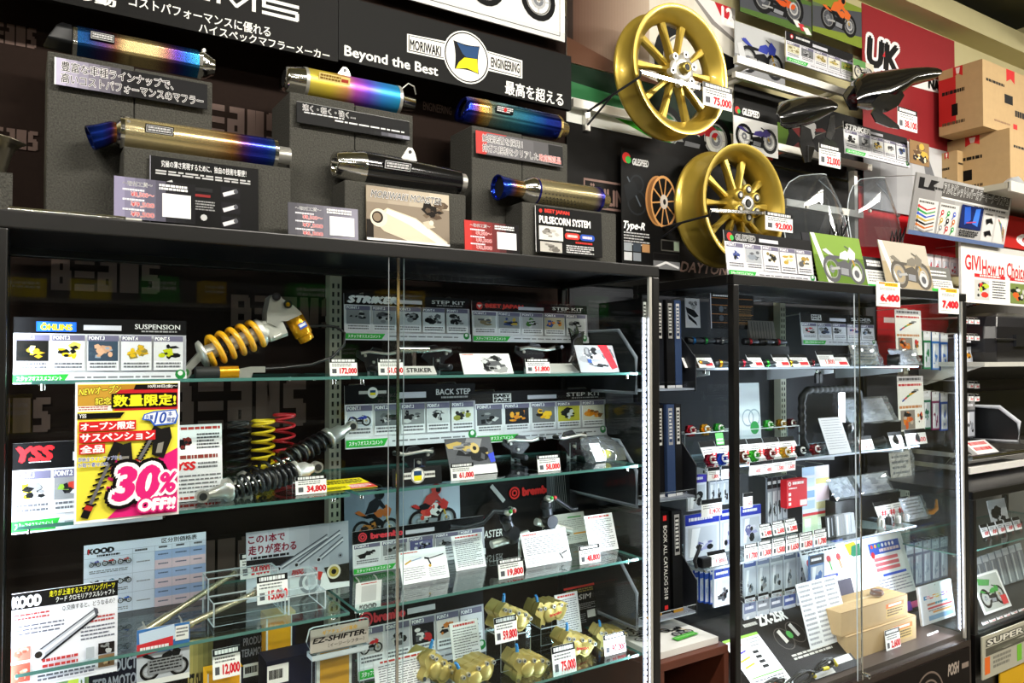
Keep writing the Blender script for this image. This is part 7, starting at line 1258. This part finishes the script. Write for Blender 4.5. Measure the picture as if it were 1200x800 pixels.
def d(p):
    p.R(0, 0, 100, 10, '#c9c7c2'); p.TL('GIVI', 1131, 298, 315, 1149, '#c8282c', b=.025); p.TL('How to Choice', 1151, 304, 322, 1202, '#c8282c', b=.02)
    for x in (12, 47): p.R(x, 50, x+30, 56, '#c8282c'); p.F(x+5, 51, x+25, 55, 1, '#f0d8d6', .8)
    p.R(12, 60, 26, 94, '#c9c9c4'); p.blob(12, 60, 26, 94, ['#26262a', '#d8382e', '#4a4a4c', '#b8c83a'], 7); p.F(29, 60, 42, 92, 7, '#55555a', .4); p.R(47, 60, 64, 96, '#7a8a4a'); p.blob(47, 60, 64, 96, ['#d8642a', '#26262a', '#c9c9c4', '#3a4a2a'], 7); p.F(67, 60, 82, 92, 7, '#55555a', .4)
card('guide_board', 'white guide board with red heading and small pictures at the right edge', 'sign', 1126, 283, 1240, 362, 2.0, d, '#ecebe6', 0, .012, hang=1)
for i in range(7): pack('small clear pack with red slanting stripes under the slanted lever board', 1086+i*9.2, 297+i*1.4, 1094+i*9.2, 318+i*1.3, 2.08, '#d8d2d6', ('#a82a3a', '#c23a4a', '#e0dcdc'), 'red striped packs on hooks', '#d8cfd2')
for i, c in enumerate(('#1b1b1f', '#2a2c34', '#7a1f24', '#c8861e')): pack(('black hanging wallet right of the showcase corner', 'dark grey hanging wallet right of the showcase corner', 'dark red hanging wallet right of the showcase corner', 'orange hanging wallet right of the showcase corner')[i], 1129+i*4, 320+i*.6, 1136+i*4, 360-i, 2.06-.0*i, c, (c, '#3a3a3c'), None, c)
for r, (y, l) in enumerate(((372, 'upper'), (391, 'second'), (447, 'third'), (462, 'lowest'))):
    for i in range(3): mini('white label on the %s row of hooks right of the showcase' % l, 1128+i*7, y+i*.4, 1134+i*7, y+7+i*.4, 2.0, HK, '%s hook row labels' % l, 0, '#')
pack('hanging black strap with orange core right of the showcase', 1129, 396, 1141, 430, 2.05, '#26262a', ('#c8861e', '#d8962a', '#1b1b1d'), None, '#1d1d20'); pack('hanging pack of grey cords right of the showcase, lower hooks', 1131, 470, 1143, 512, 2.05, '#8a8a8c', ('#8a8e98', '#55565c', '#3a3a3c'), None, '#4a4c52')
zsh = at(1170, 424, 1.95).z
t = thing('shelf_board', 'white bracketed shelf board under the black top case at the right edge', 'shelf', (4.1, 2.0, zsh-.03)); x0 = at(1141, 424, 1.95).x
MB().box((x0, 1.9, zsh-.022), (x0+1.4, WY, zsh), mat('#c9c8c0', .4)).build('board', t); MB().prism([(1.92, zsh-.022), (WY, zsh-.022), (WY, zsh-.12), (2.2, zsh-.12)], (x0+.02, 0, 0), (0, 1, 0), (0, 0, 1), .006, WHITE).build('bracket', t)
a = at(1150, 420, 2.0); t = thing('top_case', 'glossy black motorcycle top case standing on the white shelf board', 'top case', (a.x+.2, 2.05, zsh))
MB().loft([[V(a.x+x*sx+.26*(1-sx), 2.04+y*sx, zsh+z) for x, y in ((0, -.05), (.03, -.1), (.5, -.1), (.53, -.05), (.53, .1), (.5, .16), (.03, .16), (0, .1))] for z, sx in ((.0, .9), (.05, 1), (.12, 1.0), (.18, .95), (.235, .78), (.255, .5))], SATIN, smooth=False).build('shell', t, bevel=.006)
MB().tube([(a.x-.004, 1.93, zsh+.115), (a.x+.27, 1.93, zsh+.115), (a.x+.53, 1.93, zsh+.115)], .005, BLACK).build('seam', t); MB().box((a.x+.2, 1.925, zsh+.08), (a.x+.32, 1.945, zsh+.14), GUN).build('latch', t)
slab('trim_5', (4.41, 2.23, 0), (6.2, WY, 1.9), mat('#6f6d6a', .7, var=.06)); xa = at(1141, 480, 2.0).x
z0 = at(1150, 521, 1.95).z; z1 = at(1150, 450, 1.95).z
solo('display_backing', 'dark brown panel behind the grey cut cornered frame at the right edge', 'panel', MB().box((xa, 2.15, z0-.02), (xa+1.2, 2.2, z1+.01), mat('#1c1412', .5)).box((xa+.02, 2.12, z0), (xa+1.2, 2.15, z1-.05), mat('#0c0d10', .3)), (xa, 2.15, z0-.02))
p0, p1, p2, p3, p4 = [at(x, y, Yq) for x, y, Yq in ((1148, 476, 2.05), (1177, 477, 1.93), (1198, 493, 1.86), (1197, 518, 1.86), (1150, 516, 2.05))]
t = thing('stand_frame', 'grey cut cornered frame standing before the dark panel at the right edge', 'frame', p4); MB().tube([V(p4.x, y, z) for y, z in ((2.1, p0.z), (1.96, p0.z), (1.87, p0.z-.07), (1.87, p3.z), (2.1, p4.z))], .011, mat('#c2c5cc', .4), 8, True).build('edge_trim', t); MB().prism([(2.1, p0.z), (1.96, p0.z), (1.87, p0.z-.07), (1.87, p3.z), (2.1, p4.z)], (p4.x+.002, 0, 0), (0, 1, 0), (0, 0, 1), .003, mat('#08090b', .4)).build('panel', t)
for i, (y, h) in enumerate(((533, .02), (548, .03), (560, .02))): a = at(1137, y+4, 1.9); solo('wall_rail', ('round chrome rail above the small counter case', 'upper white rail above the small counter case', 'lower white rail above the small counter case')[i], 'rail', (MB().cyl((a.x, 1.9, a.z), (a.x+1.3, 1.9, a.z), .012, CHROME) if i == 0 else MB().box((a.x, 1.9, a.z-h/2), (a.x+1.3, 1.93, a.z+h/2), WHITE)).box((a.x+.05, 1.91, a.z-.01), (a.x+.07, WY, a.z+.01), STEEL).box((a.x+1.0, 1.91, a.z-.01), (a.x+1.02, WY, a.z+.01), STEEL), (a.x, 1.9, a.z-.02))
card('small_box', 'small white topped box with red print on the chrome rail at the right edge', 'box', 1146, 519, 1171, 529, 1.93, lambda p: p.F(10, 10, 90, 90, 2, '#c23a3a', .6), '#e4e2e0', .9, .02, hang=1)
# counter case
X0 = 3.42; zt3 = at(1140, 577, FY).z; zb3 = at(1150, 742, FY).z
cabinet('counter_showcase', 'low black framed counter case at the right edge holding small tagged goods', X0, X0+1.3, FY, 2.18, zb3, zt3, [(X0+.03, X0+1.26, 1.78, 2.14, at(1160, 640, 1.78).z)], X0+.7, [(X0+.04, FY+.04, zb3+.03, zt3-.04, 5, 1)])
zk = at(1160, 640, 1.78).z
for i in range(5): x = 1152+i*9.5; y = 628-i*2.2; mini('white tag in the upper row of the counter case at the right edge', x, y-12, x+8, y, 1.82, None, 'upper tags in the counter case', .3, '#'); small('brake_pad', 'little black part behind the upper tags in the counter case', 'parts', x+4, y-6, 1.9, zk, lambda t: (MB().box((-.02, -.01, 0), (.02, .01, .03), SATIN).build('pad', t, bevel=.004), MB().cyl((0, -.012, .015), (0, -.01, .015), .008, mat('#b02a34', .4)).build('mark', t)), 'little parts in the counter case')
card('photo_card', 'white card with black splatter picture standing in the counter case', 'picture', 1163, 588, 1184, 618, 1.95, lambda p: p.blob(8, 20, 92, 92, ['#1b1b1d', '#3a3a3c', '#26262a'], 8), '#e8e8ea', .2, .002, on=zk)
for i in range(7): x = 1152+i*8; y = 690-i*2.8; pack('long clear packet standing in a row in the counter case', x, y-34, x+7, y, 2.0, '#d8dce0', ('#9aa0a8', '#c2c6cc'), 'long clear packets in the counter case', '#b8bcc4', None, 0) if False else card('upright_pack', 'long clear packet standing in a row in the counter case', 'package', x, y-34, x+7, y, 1.98, lambda p: (p.R(0, 0, 100, 20, '#dfe2e8'), p.P([(20, 22), (44, 22), (30, 96), (10, 96)], '#e4e6ea')), '#9a9ea6', .25, .01, 'long clear packets in the counter case', zb3+.005)
card('photo_card', 'photo card of a green motorcycle leaning in the counter case', 'picture', 1154, 680, 1186, 722, 1.8, lambda p: (p.R(6, 6, 94, 94, '#a8aca4'), p.bike(8, 30, 92, 88, '#3a8a3a'), p.R(74, 66, 94, 90, '#c83238'), p.P([(20, 10), (60, 20), (50, 34), (16, 26)], '#4a8a4a')), '#e0e0dc', .4, .002, on=zb3+.005)
for i in range(6): x = 1152+i*8.5; y = 738-i*3; mini('white tag in the front row of the counter case at the right edge', x, y-9, x+7, y, 1.74, zb3+.004, 'front tags in the counter case', .4, '#')
def d(p):
    p.R(3, 8, 100, 27, '#8a8878'); p.T('SUPER BARGAIN', 5, 11, 99, 25, '#e2e0d2', b=.03, oc='#3a382f', ow=.05); p.R(3, 29, 100, 48, '#5a584c')
    for x, c in ((2, '#e8702a'), (34, '#7ac23a'), (62, '#c8286a')): p.R(x, 50, x+5, 90, c); p.F(x+8, 54, x+26, 86, 3, '#8a887c', .6)
    p.blob(2, 28, 98, 48, ['#8a887a', '#6a6a5c', '#b0ae9e'], 6)
card('bargain_board', 'grey board with outlined lettering and colour bars below the counter case', 'sign', 1151, 747, 1260, 749, FY-.02, d, '#b8b5a2', 0, .006)
card('yellow_board', 'plain yellow board low at the right edge below the grey bargain board', 'sign', 1172, 789, 1290, 790, FY-.015, None, '#d8a81e', 0, .006)

card('banner', 'red board on the wall seen through the right glass of the right case', 'banner', 1028, 330, 1112, 432, 2.225, lambda p: ([p.L(0, 12+i*14, 100, 12+i*14, .8, '#7a2a30') for i in range(7)], p.R(8, 40, 50, 46, '#b8a8a8')), '#a01c24', 0, .006)
for r, (y, cs, nm) in enumerate(((388, ('#1f7a4a', '#2a6ab8', '#2a5ab0'), 'upper'), (458, ('#1f6a52', '#7a2f5a', '#2a4a9a'), 'lower'))):
    for i in range(3): pack('%s hanging pack in the %s row seen through the right glass' % (('green', 'blue', 'dark blue')[i] if r == 0 else ('dark green', 'purple', 'deep blue')[i], nm), 1082+i*10, y+i, 1091+i*10, y+44+i, 2.12, '#d8d8dc', (cs[i], '#c9d0dc', cs[i]), None, cs[i])
for i in range(6): pack('long clear hanging pack low behind the right glass of the right case', 1052+i*10, 640-i*2, 1061+i*10, 690-i*3, 2.16, '#c9ccd4', ('#8a90a0', '#b8bcc8'), 'long packs behind the right glass', '#6a7288')
# ================================================================ ceiling tubes and the far side of the shop (seen as reflections in the glass)
for i, (x, y, w) in enumerate(TUBES):
    t = thing('ceiling_light', 'long white tube light under the dark ceiling, over the shop aisle', 'ceiling light', (x, y, 3.3), 'ceiling tube lights')
    MB().box((x-.75, y-.11, 3.29), (x+.75, y+.11, 3.34), WHITE).build('housing', t)
    MB().cyl((x-.7, y-.05, 3.27), (x+.7, y-.05, 3.27), .016, mat('#fff8ea', .4, emit=8)).cyl((x-.7, y+.05, 3.27), (x+.7, y+.05, 3.27), .016, mat('#fff8ea', .4, emit=8)).build('tube', t)
    area('tube_light', (0, 0, -.06), (.55 if y > 0 else 0, 0, 0), 1.4, .16, w, (1, .95, .86), t)

def backboard(label, px, w, cx, cz, Y, txt, bg, fg, grp=None):
    p = Panel(w, w*.26, bg, .01); p.T(txt, 6, 20, 94, 80, fg, b=.02); o = p.place('hanging_sign', (cx+w/2, Y, cz), 0, PI, 0, None, label, 'sign', grp)
    for k in (.1, .9): MB().tube([(w*k, .005, w*.26), (w*k, .005, 3.6-cz)], .003, STEEL, 6).build('cord', o, off=(0, 0, 0))
backboard('black hanging aisle sign with white katakana, mirrored in the case glass', 0, .8, 2.7, 2.0, -1.5, 'ヘッドライトバルブ', '#101010', '#ffffff')
t = thing('aisle_shelf', 'dark aisle shelving across the shop, mirrored in the case glass', 'shelving', (2, -2.8, 0))
MB().box((-1.6, -3.0, 0), (5.6, -2.96, 2.1), mat('#3a3a40', .6)).build('back_panel', t)
for z in (.1, .55, 1.0, 1.45, 1.9): MB().box((-1.6, -2.96, z-.03), (5.6, -2.55, z), mat('#8a8a88', .5)).build('shelf', t)
rn = random.Random(11)
for k, z in enumerate((.55, 1.0, 1.45, 1.9)):
    x = -1.4
    while x < 5.2:
        w = rn.uniform(.14, .4); h = rn.uniform(.1, .26); c = rn.choice(['#e0c81e', '#8a1f2a', '#2f9a3a', '#c9c9c4', '#26262a', '#d8b01e', '#6a2f3a', '#55606a', '#e8e8e4'])
        p = Panel(w, h, c, .2); p.F(10, 20, 90, 60, 2, '#f4f4f0' if c != '#e8e8e4' else '#3a3a3a', .6); p.place('goods_box', (x+w, -2.6, z), 0, PI, 0, None, 'goods box on the aisle shelving across the shop, mirrored in the glass', 'box', 'goods boxes across the aisle'); x += w+rn.uniform(.1, .7)
